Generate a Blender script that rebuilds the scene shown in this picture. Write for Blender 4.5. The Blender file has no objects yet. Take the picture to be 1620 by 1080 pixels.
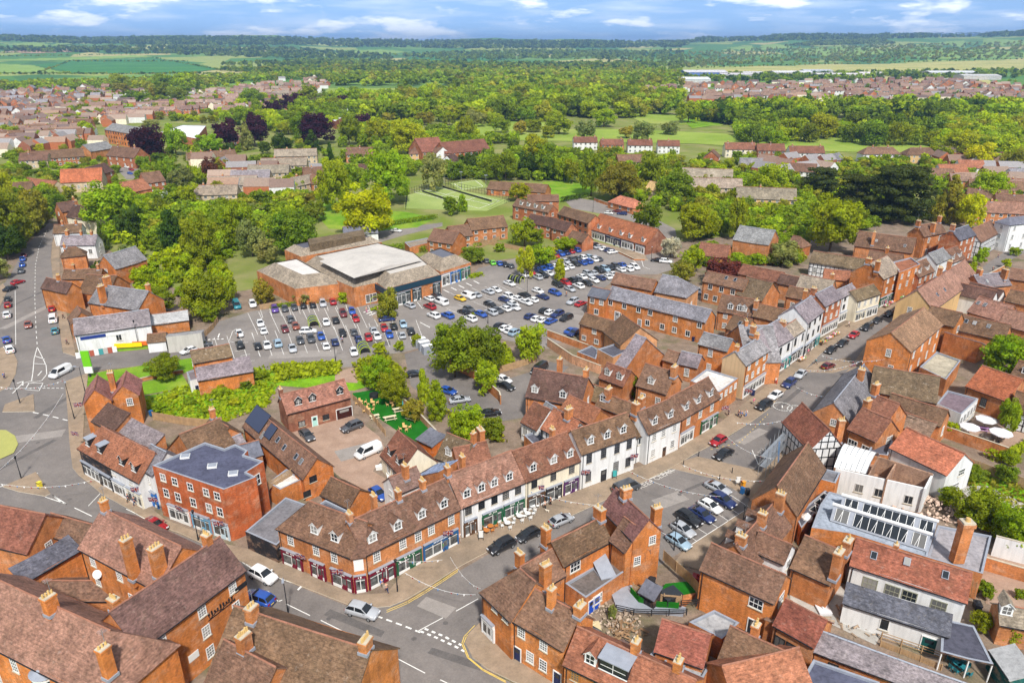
import bpy,math,random
import numpy as np
from mathutils import Vector,Matrix
random.seed(7);R=random.random
def RU(a,b):return a+ (b-a) *R()
SC=bpy.context.scene;COL=SC.collection
# ---------------------------------------------------------------- camera model (photo is 1620x1080)
F,PIT,HC=1140.0,math.radians(22.4),70.0
CP,SP=math.cos(PIT),math.sin(PIT)
def U(p,z=0.0):
 """ground position seen at photo pixel p, on the level z"""
 u,v=p[0] -810.0,p[1] -540.0
 dz= -F*SP-v*CP
 t= (z-HC) /dz
 return Vector((u*t,(F*CP-v*SP) *t,z))
def PX(w):
 x,y,z=w[0],w[1],w[2] -HC
 d=y*CP-z*SP
 return(810+F*x/d,540+F* (-y*SP-z*CP) /d)
cam=bpy.data.cameras.new("camera");cam.sensor_width=36;cam.lens=F/1620*36
cam.clip_start=1;cam.clip_end=60000
co=bpy.data.objects.new("camera",cam);COL.objects.link(co)
co.location= (0,0,HC);co.rotation_euler= (math.pi/2-PIT,0,0);SC.camera=co
# ---------------------------------------------------------------- object helpers
def tag(o,label=None,cat=None,group=None,kind=None):
 if label:o["label"] =label
 if cat:o["category"] =cat
 if group:o["group"] =group
 if kind:o["kind"] =kind
 return o
def empty(name,loc,rz=0):
 o=bpy.data.objects.new(name,None);COL.objects.link(o)
 o.location=loc;o.rotation_euler= (0,0,rz);o.empty_display_size=.5
 return o
def mk(name,data,parent=None,loc=(0,0,0),rz=0,color=None):
 o=bpy.data.objects.new(name,data);COL.objects.link(o)
 o.location=loc
 if rz:o.rotation_euler= (0,0,rz)
 if parent is not None:o.parent=parent
 if color:o.color= (color[0],color[1],color[2],1)
 return o
class MB:
 def __init__(s):s.v= [];s.f= [];s.m= []
 def poly(s,pts,m=0):
  n=len(s.v);s.v+= [tuple(p)for p in pts];s.f.append(tuple(range(n,n+len(pts))));s.m.append(m)
 def obox(s,o,a,b,c,m=0):
  """box from corner o along the three edge vectors a, b, c (right-handed)"""
  o,a,b,c=Vector(o),Vector(a),Vector(b),Vector(c)
  n=len(s.v)
  s.v+= [tuple(q)for q in(o,o+a,o+a+b,o+b,o+c,o+a+c,o+a+b+c,o+b+c)]
  for q in((0,3,2,1),(4,5,6,7),(0,1,5,4),(1,2,6,5),(2,3,7,6),(3,0,4,7)):
   s.f.append(tuple(n+i for i in q));s.m.append(m)
 def box(s,x0,x1,y0,y1,z0,z1,m=0):
  s.obox((x0,y0,z0),(x1-x0,0,0),(0,y1-y0,0),(0,0,z1-z0),m)
 def cyl(s,p,q,r0,r1=None,n=8,m=0,cap=True):
  p,q=Vector(p),Vector(q);r1=r0 if r1 is None else r1
  ax= (q-p).normalized();u=ax.orthogonal().normalized();w=ax.cross(u)
  k=len(s.v)
  for c,r in((p,r0),(q,r1)):
   for i in range(n):
    a=2*math.pi*i/n;s.v.append(tuple(c+u* (math.cos(a) *r) +w* (math.sin(a) *r)))
  for i in range(n):
   j= (i+1) %n;s.f.append((k+i,k+j,k+n+j,k+n+i));s.m.append(m)
  if cap:
   s.f.append(tuple(k+n+i for i in range(n)));s.m.append(m)
   s.f.append(tuple(k+n-1-i for i in range(n)));s.m.append(m)
 def prism(s,pts,z0,z1,m=0,top=None,bottom=False):
  """vertical walls round the polygon pts and a lid"""
  n=len(pts)
  a=sum(pts[i][0] *pts[(i+1) %n][1] -pts[(i+1) %n][0] *pts[i][1]for i in range(n))
  if a<0:pts=list(reversed(pts))
  for i in range(n):
   p,q=pts[i],pts[(i+1) %n]
   s.poly([(p[0],p[1],z0),(q[0],q[1],z0),(q[0],q[1],z1),(p[0],p[1],z1)],m)
  if top is not False:s.poly([(p[0],p[1],z1)for p in pts],m if top is None else top)
 def mesh(s,name,mats,off=None,smooth=False):
  d=bpy.data.meshes.new(name)
  v=s.v if off is None else[(a[0] -off[0],a[1] -off[1],a[2] -off[2])for a in s.v]
  d.from_pydata(v,[],s.f)
  for x in mats:d.materials.append(x)
  if any(s.m):d.polygons.foreach_set("material_index",s.m)
  if smooth:d.polygons.foreach_set("use_smooth",[True] *len(s.f))
  d.update()
  return d
 def build(s,name,mats,parent=None,color=None,smooth=False):
  off=parent.location if parent is not None else None
  return mk(name,s.mesh(name,mats,off,smooth),parent,color=color)
def lin(r,g,b):
 f=lambda c:(c/255/12.92)if c/255<=.04045 else((c/255+.055) /1.055) **2.4
 return(f(r),f(g),f(b))
 # ---------------------------------------------------------------- materials
class NT:
 def __init__(s,name,rough=.8,spec=.3,metal=0):
  s.m=bpy.data.materials.new(name);s.m.use_nodes=True;s.t=s.m.node_tree
  s.b=s.t.nodes["Principled BSDF"]
  s.b.inputs["Roughness"].default_value=rough;s.b.inputs["Specular IOR Level"].default_value=spec
  s.b.inputs["Metallic"].default_value=metal
 def n(s,typ,props=None,**ins):
  x=s.t.nodes.new(typ)
  for k,v in(props or{}).items():setattr(x,k,v)
  for k,v in ins.items():s.set(x,k,v)
  return x
 def set(s,x,k,v):
  k=int(k[1:])if k[0] =="i" and k[1:].isdigit()else k.replace("_"," ")
  if isinstance(v,bpy.types.NodeSocket):s.t.links.new(v,x.inputs[k])
  else:x.inputs[k].default_value=v
 def pos(s,sx=1,sy=1,sz=1,rnd=False):
  g=s.n("ShaderNodeNewGeometry").outputs["Position"]
  if rnd:
   r=s.n("ShaderNodeObjectInfo").outputs["Random"]
   k=s.n("ShaderNodeMath",{"operation":"MULTIPLY"},i0=r,i1=57.0).outputs[0]
   g=s.n("ShaderNodeVectorMath",{"operation":"ADD"},i0=g,i1=k).outputs[0]
  return s.n("ShaderNodeVectorMath",{"operation":"MULTIPLY"},i0=g,i1=(sx,sy,sz)).outputs[0]
 def noise(s,vec,scale,detail=3,rough=.55):
  return s.n("ShaderNodeTexNoise",None,Vector=vec,Scale=scale,Detail=detail,Roughness=rough).outputs["Fac"]
 def ramp(s,fac,stops):
  x=s.n("ShaderNodeValToRGB",None,Fac=fac);e=x.color_ramp.elements
  while len(e) <len(stops):e.new(.5)
  for el,(p,c)in zip(e,stops):
   el.position=p;el.color= (c,c,c,1)if isinstance(c,(int,float))else(*c,1)
  return x.outputs["Color"]
 def mix(s,a,b,fac=1.0,mode="MULTIPLY"):
  x=s.n("ShaderNodeMix",{"data_type":"RGBA","blend_type":mode})
  for i,v in((0,fac),(6,a),(7,b)):
   if isinstance(v,bpy.types.NodeSocket):s.t.links.new(v,x.inputs[i])
   else:x.inputs[i].default_value=v if i==0 else(*v[:3],1)
  return x.outputs[2]
 def obj(s):return s.n("ShaderNodeObjectInfo").outputs["Color"]
 def out(s,c):s.set(s.b,"Base_Color",c);return s.m
def plain(name,c,rough=.7,spec=.3,metal=0,var=0.0):
 t=NT(name,rough,spec,metal)
 if var:
  return t.out(t.mix((c[0],c[1],c[2]),t.ramp(t.noise(t.pos(),1.3,5),[(.3,1-var),(.7,1+var)])))
 t.b.inputs["Base Color"].default_value= (*c,1);return t.m
def mat_wall(name,blot,fine,course=0.0,patch=0.0):
 t=NT(name,.9,.15);c=t.obj()
 if patch:c=t.mix(c,lin(196,158,130),t.ramp(t.noise(t.pos(.5,.5,.9,True),.8,5,.7),[(.5,0.0),(.66,patch)]),"MIX");c=t.mix(c,lin(112,78,62),t.ramp(t.noise(t.pos(.9,.9,.5,True),1.1,5,.7),[(.54,0.0),(.68,patch)]),"MIX")
 c=t.mix(c,t.ramp(t.noise(t.pos(rnd=True),.35,4),[(.3,1-blot),(.7,1+blot)]))
 c=t.mix(c,t.ramp(t.noise(t.pos(3,3,9),1.0,3,.7),[(.3,1-fine),(.7,1+fine)]))
 if course:
  w=t.ramp(t.noise(t.pos(1.2,1.2,.12,True),1.5,3),[(.45,1.0),(.75,1-course)])
  c=t.mix(c,w)
 return t.out(c)
def mat_roof(name,mossy,spots,course=.22):
 t=NT(name,.85,.2);c=t.obj()
 c=t.mix(c,t.ramp(t.noise(t.pos(rnd=True),.28,4),[(.28,.74),(.5,1.0),(.75,1.22)]))
 c=t.mix(c,t.ramp(t.noise(t.pos(2.2,2.2,5),1.0,2,.8),[(.28,.55),(.5,1.0),(.72,1.5)]))
 c=t.mix(c,t.ramp(t.noise(t.pos(1.1,1.1,1.6,True),1.0,3,.7),[(.35,.84),(.65,1.14)]))
 c=t.mix(c,t.ramp(t.noise(t.pos(.5,.5,.1,True),1.7,2),[(.35,.85),(.65,1.12)]))
 zz=t.n("ShaderNodeSeparateXYZ",None,Vector=t.pos(1,1,4.2)).outputs[2]
 fr=t.n("ShaderNodeMath",{"operation":"FRACT"},i0=zz).outputs[0]
 c=t.mix(c,t.ramp(fr,[(0.0,1-course),(.25,1.0),(1.0,1.06)]))
 if mossy:c=t.mix(c,lin(88,78,60),t.ramp(t.noise(t.pos(rnd=True),.5,5,.7),[(.52,0.0),(.72,mossy)]),"MIX")
 if spots:c=t.mix(c,lin(205,196,182),t.ramp(t.noise(t.pos(rnd=True),1.6,4,.75),[(.6,0.0),(.72,spots)]),"MIX")
 return t.out(c)
def mat_ground(name,a,b,scale,c3=None,fine=.2,rough=.95,big=.03):
 t=NT(name,rough,.1)
 c=t.mix(a,b,t.ramp(t.noise(t.pos(),scale,5,.6),[(.35,0.0),(.65,1.0)]),"MIX")
 if c3:c=t.mix(c,c3,t.ramp(t.noise(t.pos(),big,4),[(.5,0.0),(.68,.8)]),"MIX")
 c=t.mix(c,t.ramp(t.noise(t.pos(),3.1,4,.8),[(.3,1-fine),(.7,1+fine)]))
 c=t.mix(c,t.ramp(t.noise(t.pos(),.55,4,.75),[(.3,1-fine*.8),(.7,1+fine*.6)]))
 return t.out(c)
M= {}
M["brick"] =mat_wall("brick wall",.24,.32,.25,.55)
M["render"] =mat_wall("rendered wall",.05,.04,.22)
M["tile"] =mat_roof("clay roof tile",.3,.2)
M["lichen"] =mat_roof("lichened clay tile",.5,.6)
M["slate"] =mat_roof("roof slate",.12,.22,.16)
M["flat"] =mat_wall("flat roof felt",.2,.12,.35)
def seams():
 t=NT("membrane roof",.8,.2);c=t.obj();c=t.mix(c,t.ramp(t.noise(t.pos(),.12,5,.7),[(.3,.8),(.7,1.08)]));f=t.n("ShaderNodeMath",{"operation":"FRACT"},i0=t.n("ShaderNodeSeparateXYZ",None,Vector=t.n("ShaderNodeVectorRotate",None,Vector=t.pos(.42,.42,1),Angle=.42).outputs[0]).outputs[0]).outputs[0]
 return t.out(t.mix(c,t.ramp(f,[(0.0,.78),(.06,1.0),(1.0,1.0)])))
M["seam"] =seams()
M["paint"] =NT("window paint",.5,.3);M["paint"] =M["paint"].out(M["paint"].obj())
M["white"] =plain("white paint",(.78,.78,.76),.5)
M["dark"] =plain("dark iron",(.02,.021,.024),.5)
t=NT("window pane",.07,.6);M["glass"] =t.out(t.mix((.02,.025,.03),(.3,.29,.27),t.ramp(t.n("ShaderNodeObjectInfo").outputs["Random"],[(.6,0.0),(.62,.35),(.85,.5),(.87,1.0)]),"MIX"))
M["shopglass"] =plain("shop window pane",(.1,.105,.105),.12,.5,var=.8)
M["pot"] =plain("clay chimney pot",lin(205,170,110),.85,var=.15)
M["ridge"] =plain("ridge tile",lin(150,104,84),.85,var=.25)
M["wood"] =plain("weathered timber",lin(170,140,105),.85,var=.2)
M["stone"] =plain("pale stone",lin(190,180,160),.9,var=.15)
M["lead"] =plain("grey lead sheet",lin(150,155,165),.5,var=.1)
M["solar"] =plain("solar panel cell",lin(52,60,84),.18,.6)
M["black"] =plain("black rubber",(.012,.012,.013),.8)
M["steel"] =plain("galvanised steel",lin(170,174,178),.4,.5,.6)
t=NT("car paint",.28,.5);t.b.inputs["Coat Weight"].default_value=.6;t.b.inputs["Coat Roughness"].default_value=.05
M["car"] =t.out(t.obj())
M["carglass"] =plain("car window",(.012,.015,.018),.05,.8)
M["lamp"] =plain("headlamp lens",(.75,.77,.8),.15,.6)
M["red"] =plain("red lens",lin(150,14,16),.2,.5)
M["plate"] =plain("number plate",lin(235,205,60),.4)
M["tar"] =mat_ground("asphalt",lin(120,114,110),lin(131,124,119),.15,lin(106,101,98),.15,.9,.05)
M["tar2"] =mat_ground("car park asphalt",lin(132,125,120),lin(144,137,131),.1,lin(118,112,108),.14,.9,.04)
M["pave"] =mat_ground("paving",lin(146,128,108),lin(162,142,121),.5,lin(128,115,100),.14,.9,.08)
M["kerb"] =plain("kerb stone",lin(198,186,166),.9,var=.12)
M["gravel"] =mat_ground("yard gravel",lin(158,132,114),lin(172,146,128),.4,lin(146,120,104),.15)
M["yard"] =mat_ground("backyard ground",lin(124,108,94),lin(146,128,112),.3,lin(96,98,62),.25,.95,.12)
M["concrete"] =mat_ground("weathered concrete",lin(160,156,150),lin(185,180,172),.3,lin(130,126,122),.12,.9,.2)
M["lawn"] =mat_ground("lawn",lin(98,138,30),lin(122,158,42),.12,lin(146,160,62),.2,.95,.06)
M["turf"] =mat_ground("artificial turf",lin(28,96,24),lin(34,110,28),.5,None,.08)
M["sport"] =mat_ground("tennis grass",lin(142,158,88),lin(156,170,100),.05,lin(128,150,76),.07)
M["meadow"] =mat_ground("meadow",lin(122,146,52),lin(148,166,74),.02,lin(160,160,90),.15,.95,.012)
M["rough"] =mat_ground("rough grass",lin(104,150,24),lin(128,170,34),.25,lin(150,160,70),.35,.95,.1)
M["crop"] =mat_ground("green crop",lin(62,118,62),lin(72,128,66),.01,lin(84,138,64),.05,.95,.006)
M["crop2"] =mat_ground("young crop",lin(126,156,68),lin(142,168,80),.01,None,.05)
M["straw"] =mat_ground("dry pasture",lin(170,168,98),lin(186,178,112),.01,lin(140,152,80),.08,.95,.008)
M["soil"] =mat_ground("ploughed soil",lin(182,152,124),lin(172,146,118),.02,None,.06)
M["line"] =plain("road paint",lin(226,224,218),.7,var=.1)
M["worn"] =plain("worn road paint",lin(196,190,182),.8,var=.25)
M["yline"] =plain("yellow road paint",lin(224,190,92),.7,var=.1)
M["hedge"] =plain("hedge leaf",(.05,.1,.015),.8,var=.3)
def mat_leaf():
 t=NT("leaf",.65,.25);c=t.obj()
 a=t.n("ShaderNodeVertexColor",{"layer_name":"tint"}).outputs["Color"]
 c=t.mix(c,a)
 r=t.n("ShaderNodeHueSaturation",None,Color=c,Saturation=1.0,Value=1.0)
 h=t.n("ShaderNodeMapRange",None,i0=t.n("ShaderNodeObjectInfo").outputs["Random"],i3=.475,i4=.52).outputs[0]
 t.set(r,"Hue",h)
 d=t.n("ShaderNodeBsdfDiffuse",None,Color=r.outputs[0]);tr=t.n("ShaderNodeBsdfTranslucent",None,Color=r.outputs[0])
 mx=t.n("ShaderNodeMixShader",None,i0=.45,i1=d.outputs[0],i2=tr.outputs[0])
 t.t.links.new(mx.outputs[0],t.t.nodes["Material Output"].inputs["Surface"])
 return t.m
M["leaf"] =mat_leaf()
M["bark"] =plain("bark",lin(92,78,62),.9,var=.2)
# ---------------------------------------------------------------- ground pieces
def gpoly(name,pts,m,z,px=True,kind="structure"):
 w= [U(p)if px else Vector((*p,0))for p in pts]
 b=MB();b.poly([(p.x,p.y,z)for p in w])
 import bmesh
 d=b.mesh(name,[M[m]]);bm=bmesh.new();bm.from_mesh(d);bmesh.ops.triangulate(bm,faces=bm.faces[:])
 for f in bm.faces:
  if f.normal.z<0:f.normal_flip()
 bm.to_mesh(d);bm.free()
 return tag(mk(name,d),kind=kind)
def raised(name,pts,m="pave",z=.13,kerb=True):
 """a pavement: a raised slab with a kerb stone round it"""
 w= [U(p)for p in pts];n=len(w)
 a=sum(w[i].x*w[(i+1) %n].y-w[(i+1) %n].x*w[i].y for i in range(n))
 if a<0:w.reverse()
 import bmesh
 bm=bmesh.new();vs= [bm.verts.new((p.x,p.y,z))for p in w]
 f=bm.faces.new(vs)
 if kerb:
  r=bmesh.ops.inset_region(bm,faces=[f],thickness=.3,use_even_offset=True)
  for q in r["faces"]:q.material_index=1
 lo= [bm.verts.new((p.x,p.y,0))for p in w]
 for i in range(n):
  j= (i+1) %n;q=bm.faces.new((lo[i],lo[j],vs[j],vs[i]));q.material_index=1
 bmesh.ops.triangulate(bm,faces=[q for q in bm.faces if len(q.verts) >4])
 d=bpy.data.meshes.new(name);bm.to_mesh(d);bm.free()
 d.materials.append(M[m]);d.materials.append(M["kerb"])
 return tag(mk(name,d),kind="structure")
def along(pts):
 out= [Vector(p)for p in pts]
 L= [0]
 for i in range(1,len(out)):L.append(L[-1] + (out[i] -out[i-1]).length)
 def at(s):
  for i in range(1,len(out)):
   if s<=L[i]or i==len(out) -1:
    k= (s-L[i-1]) /max(L[i] -L[i-1],1e-6);return out[i-1].lerp(out[i],min(max(k,0),1))
 return at,L[-1]
LINES= {"line":MB(),"yline":MB()}
def line(pts,w=.12,dash=0,gap=0,m="line",z=.036,px=True):
 pts= [U(p)if px else Vector((*p[:2],0))for p in pts]
 at,T=along(pts);s=0;b=LINES[m]
 segs= []
 if dash:
  while s<T:segs.append((s,min(s+dash,T)));s+=dash+gap
 else:
  acc=0
  for i in range(1,len(pts)):
   l= (pts[i] -pts[i-1]).length;segs.append((acc,acc+l));acc+=l
 for a,c in segs:
  p,q=at(a+1e-4),at(c-1e-4);d=q-p
  if d.length<.02:continue
  k=Vector((-d.y,d.x,0)).normalized() * (w/2);e=d.normalized() * (0 if dash else w*.4)
  b.poly([(*(p-e-k)[:2],z),(*(q+e-k)[:2],z),(*(q+e+k)[:2],z),(*(p-e+k)[:2],z)])
  # ---------------------------------------------------------------- windows, doors, dormers, shopfronts (meshes are shared)
CACHE= {}
def win_mesh(w,h,style):
 k= ("w",round(w,1),round(h,1),style);w,h=k[1],k[2]
 if k in CACHE:return CACHE[k]
 b=MB();t=.07
 b.box(-w/2,w/2,-.015,.02,0,h,1)
 for x0,x1,z0,z1 in((-w/2-t,-w/2+t*.6,0,h),(w/2-t*.6,w/2+t,0,h),(-w/2-t,w/2+t,-.04,.07),(-w/2-t,w/2+t,h-.07,h+.05)):
  b.box(x0,x1,-.06,0,z0,z1,0)
 nx,nz= {"sash":(3,4),"case":(2,1),"case3":(3,2),"pane":(1,1),"two":(2,2)}[style]
 for i in range(1,nx):x= -w/2+w*i/nx;b.box(x-.03,x+.03,-.05,-.016,0,h,0)
 for i in range(1,nz):z=h*i/nz;b.box(-w/2,w/2,-.045,-.016,z- (.03 if i*2!=nz else .05),z+ (.03 if i*2!=nz else .05),0)
 b.box(-w/2-.15,w/2+.15,-.14,0,-.14,-.04,2)
 d=b.mesh("window",[M["paint"],M["glass"],M["stone"]]);CACHE[k] =d
 return d
def door_mesh(w=1.0,h=2.1):
 k= ("d",w,h)
 if k in CACHE:return CACHE[k]
 b=MB()
 b.box(-w/2,w/2,-.05,0,0,h,0);b.box(-w*.3,w*.3,-.07,-.04,h*.62,h*.88,1)
 for x0,x1,z0,z1 in((-w/2-.12,-w/2,0,h),(w/2,w/2+.12,0,h),(-w/2-.12,w/2+.12,h,h+.14)):b.box(x0,x1,-.1,0,z0,z1,2)
 CACHE[k] =d=b.mesh("door",[M["paint"],M["glass"],M["white"]])
 return d
def dormer_mesh(tp,flat=False,w=1.35,h=1.3,dark=False):
 """local: x along the eave, y into the slope, z up from the eave line; tp = tan of the roof pitch"""
 k= ("dm",round(tp,2),flat,w,h,dark)
 if k in CACHE:return CACHE[k]
 b=MB();z0=.75;y0=z0/tp-.12;zt=z0+h;yb=zt/tp;x=w/2
 for s in(-1,1):
  q= [(s*x,y0,z0-.2),(s*x,yb,zt),(s*x,y0,zt)]
  b.poly(q if s<0 else q[::-1],3 if dark else 1)
 b.poly([(-x,y0,z0-.2),(x,y0,z0-.2),(x,y0,zt),(-x,y0,zt)],3 if dark else 1)
 o=.14
 if flat:
  b.obox((-x-o,y0-o,zt),(2*x+2*o,0,0),(0,yb-y0+o+.3,.12),(0,0,.12),4)
 else:
  zr=zt+x*.95;yr=zr/tp
  b.poly([(-x,y0,zt),(x,y0,zt),(0,y0,zr)],3 if dark else 1)
  for s in(-1,1):
   ex,ez=s* (x+o),zt-o*.95
   q= [(ex,y0-.18,ez),(0,y0-.18,zr),(0,yr,zr),(ex,ez/tp,ez)]
   b.poly(q[::-1]if s>0 else q,0)
   q2= [(ex,y0-.18,ez-.1),(0,y0-.18,zr-.1),(0,y0-.18,zr),(ex,y0-.18,ez)]
   b.poly(q2 if s<0 else q2[::-1],1)
 ww=w-.42
 b.box(-ww/2,ww/2,y0-.03,y0+.05,z0+.12,zt-.12,2)
 b.box(-.035,.035,y0-.06,y0,z0+.12,zt-.12,1);b.box(-ww/2,ww/2,y0-.055,y0,z0+h*.5-.03,z0+h*.5+.03,1)
 b.box(-x-.03,x+.03,y0-.1,y0,z0-.03,z0+.06,1)
 CACHE[k] =d=b.mesh("dormer",[M["tile"],M["white"],M["glass"],M["dark"],M["lead"]])
 return d
def shop_mesh(w,h=2.9,doors=1,awn=False):
 k= ("s",round(w,1),h,doors,awn)
 if k in CACHE:return CACHE[k]
 b=MB();w=k[1];d= -.32
 b.box(-w/2,w/2,d*.6,0,0,.5,4)
 b.box(-w/2,w/2,d*.5,-.0,.5,h-.55,1)
 b.box(-w/2-.05,w/2+.05,d,0,h-.55,h,0)
 b.box(-w/2-.1,w/2+.1,d-.12,0,h,h+.1,2)
 nl=int(min(w*.5,3) /.26);rl=random.Random(int(w*10))
 for i in range(nl):
  if rl.random() >.14:b.box(-nl*.13+i*.26,-nl*.13+i*.26+rl.uniform(.1,.2),d-.02,d,h-.42,h-rl.uniform(.14,.22),4)
 n=max(2,int(w/1.3))
 for i in range(n+1):
  x= -w/2+w*i/n;t=.13 if i in(0,n)else .05
  b.box(x-t,x+t,d*.75,0,0 if i in(0,n)else .5,h-.55,0 if i in(0,n)else 4)
 b.box(-w/2,w/2,d*.58,d*.5+.01,h-1.0,h-.92,4)
 for j in range(doors):
  x= -w/2+w* (j+.5) /doors+w*.12
  b.box(x-.5,x+.5,d*.7,d*.4,0,2.1,3);b.box(x-.36,x+.36,d*.74,d*.5,.9,1.95,1)
 CACHE[k] =m=b.mesh("shopfront",[M["paint"],M["shopglass"],M["lead"],M["paint"],M["white"]])
 return m
 # ---------------------------------------------------------------- buildings
WC=dict(b=lin(192,124,76),o=lin(200,125,68),r=lin(176,109,74),d=lin(150,98,76),w=(.76,.76,.75),c=lin(232,222,198),g=lin(190,186,178),y=lin(214,178,126),s=lin(196,178,150),p=lin(205,150,104),k=(.03,.03,.035))
RC=dict(n=lin(136,104,85),d=lin(108,82,72),o=lin(176,116,88),p=lin(162,122,104),t=lin(127,99,77),r=lin(143,97,78),s=lin(130,127,127),g=lin(122,120,124),k=lin(92,92,102),m=lin(126,108,84),u=lin(128,119,122),w=lin(214,208,202),l=lin(170,168,168),z=lin(166,152,134),b=lin(106,108,118))
for k_ in "ndoptrmz":RC[k_] =tuple(c*.74 for c in RC[k_])
RM=dict(n="tile",d="tile",o="tile",p="tile",t="tile",r="tile",s="slate",g="slate",k="slate",m="lichen",u="slate",w="flat",l="flat",z="tile",b="flat")
NWARN= []
def grid_slab(b,P,Q,S,T,th,m,nu,nv,amp,seed):
 """roof slope P-Q (eave) to T-S (ridge): gently uneven top and closed edges"""
 rng=random.Random(seed);up= (Q-P).cross(T-P).normalized()
 if up.z<0:up= -up
 k=len(b.v);ph= [rng.uniform(0,6.3)for _ in range(4)]
 for j in range(nv+1):
  for i in range(nu+1):
   s,t=i/nu,j/nv
   p=P.lerp(Q,s).lerp(T.lerp(S,s),t)
   edge=1.0
   q=p+Vector((0,0,amp*edge* (math.sin(s*5+ph[0]) *.6+math.sin(s*11+t*3+ph[1]) *.35+rng.uniform(-.35,.35)) - (amp*1.2*math.sin(math.pi*s))))
   b.v.append(tuple(q))
 W=nu+1
 for j in range(nv):
  for i in range(nu):
   b.f.append((k+j*W+i,k+j*W+i+1,k+ (j+1) *W+i+1,k+ (j+1) *W+i));b.m.append(m)
 ring= [k+i for i in range(W)] + [k+j*W+nu for j in range(1,nv+1)] + [k+nv*W+i for i in range(nu-1,-1,-1)] + [k+j*W for j in range(nv-1,0,-1)]
 lo=len(b.v)
 for r in ring:b.v.append(tuple(Vector(b.v[r]) -up*th))
 n=len(ring)
 for i in range(n):
  j= (i+1) %n;b.f.append((lo+i,lo+j,ring[j],ring[i]));b.m.append(m)
class House:
 def __init__(s,name,label,cat,base):
  s.root=empty(name,(base.x,base.y,0));tag(s.root,label,cat);s.np=0
 def part(s,name,data,pos,rz=0,color=None,parent=None):
  par=parent or s.root
  off=par.location if par is s.root else(par.location+s.root.location)
  return mk(name,data,par,Vector(pos) -Vector(off),rz,color)
def wins(h,P,Q,H,rows,style="sash",col=(.78,.78,.76),shop=None,z0=0.0):
 """rows: storeys from the top down; each an int (evenly spaced) or a list of positions 0..1"""
 d=Q-P;L=d.length;rz=math.atan2(d.y,d.x);n=Vector((d.y,-d.x,0)).normalized()
 k=len(rows)
 if not k:return
 sh= (H-z0) /k
 for i,row in enumerate(rows):
  zc=z0+sh* (k-1-i)
  ts= [(j+.5) /row for j in range(row)]if isinstance(row,int)else row
  hh=min(1.75,sh* (.5 if i or k==1 else .46));ww= {"sash":1.0,"case":1.25,"case3":1.7,"pane":1.0,"two":1.1}[style]
  for t in ts:
   p=P.lerp(Q,t);p.z=zc+sh*.34
   h.part("window",win_mesh(ww,hh,style),p,rz,col)
def shopf(h,P,Q,a,b,col,doors=1,hgt=2.9):
 d=Q-P;L=d.length* (b-a);p=P.lerp(Q,(a+b) /2);p.z=0
 o=h.part("shopfront",shop_mesh(L-.2,hgt,doors),p,math.atan2(d.y,d.x),col)
def chimney(h,parent,p,zt,sx=.9,sy=.6,rz=0,col=None,pots=3,zb=None):
 b=MB();zb=p.z-1.2 if zb is None else zb
 H=zt-zb
 b.box(-sx/2,sx/2,-sy/2,sy/2,0,H-.35,0);b.box(-sx/2-.08,sx/2+.08,-sy/2-.08,sy/2+.08,H-.35,H-.12,0)
 b.box(-sx/2-.02,sx/2+.02,-sy/2-.02,sy/2+.02,H-.12,H,2)
 b.box(-sx/2-.1,sx/2+.1,-sy/2-.12,sy/2+.1,.8,1.18,3)
 for i in range(pots):
  x= -sx/2+sx* (i+.5) /pots;b.cyl((x,0,H),(x,0,H+RU(.35,.6)),.15,.11,8,1)
 q=Vector((p.x,p.y,zb))
 if random.Random(int(abs(p.x*7+p.y*3))).random() <.35 and sx>.7:
  b.cyl((sx*.3,0,H),(sx*.3,0,H+1.9),.03,n=4,m=4)
  for j in range(4):b.cyl((sx*.3-.45+j*.05,-.0+j*.2-.3,H+1.75),(sx*.3+.45-j*.05,j*.2-.3,H+1.75),.018,n=3,m=4)
 h.part("chimney",b.mesh("chimney",[M["brick"],M["pot"],M["stone"],M["lead"],M["steel"]]),q,rz,col or WC["b"],parent)
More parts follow.
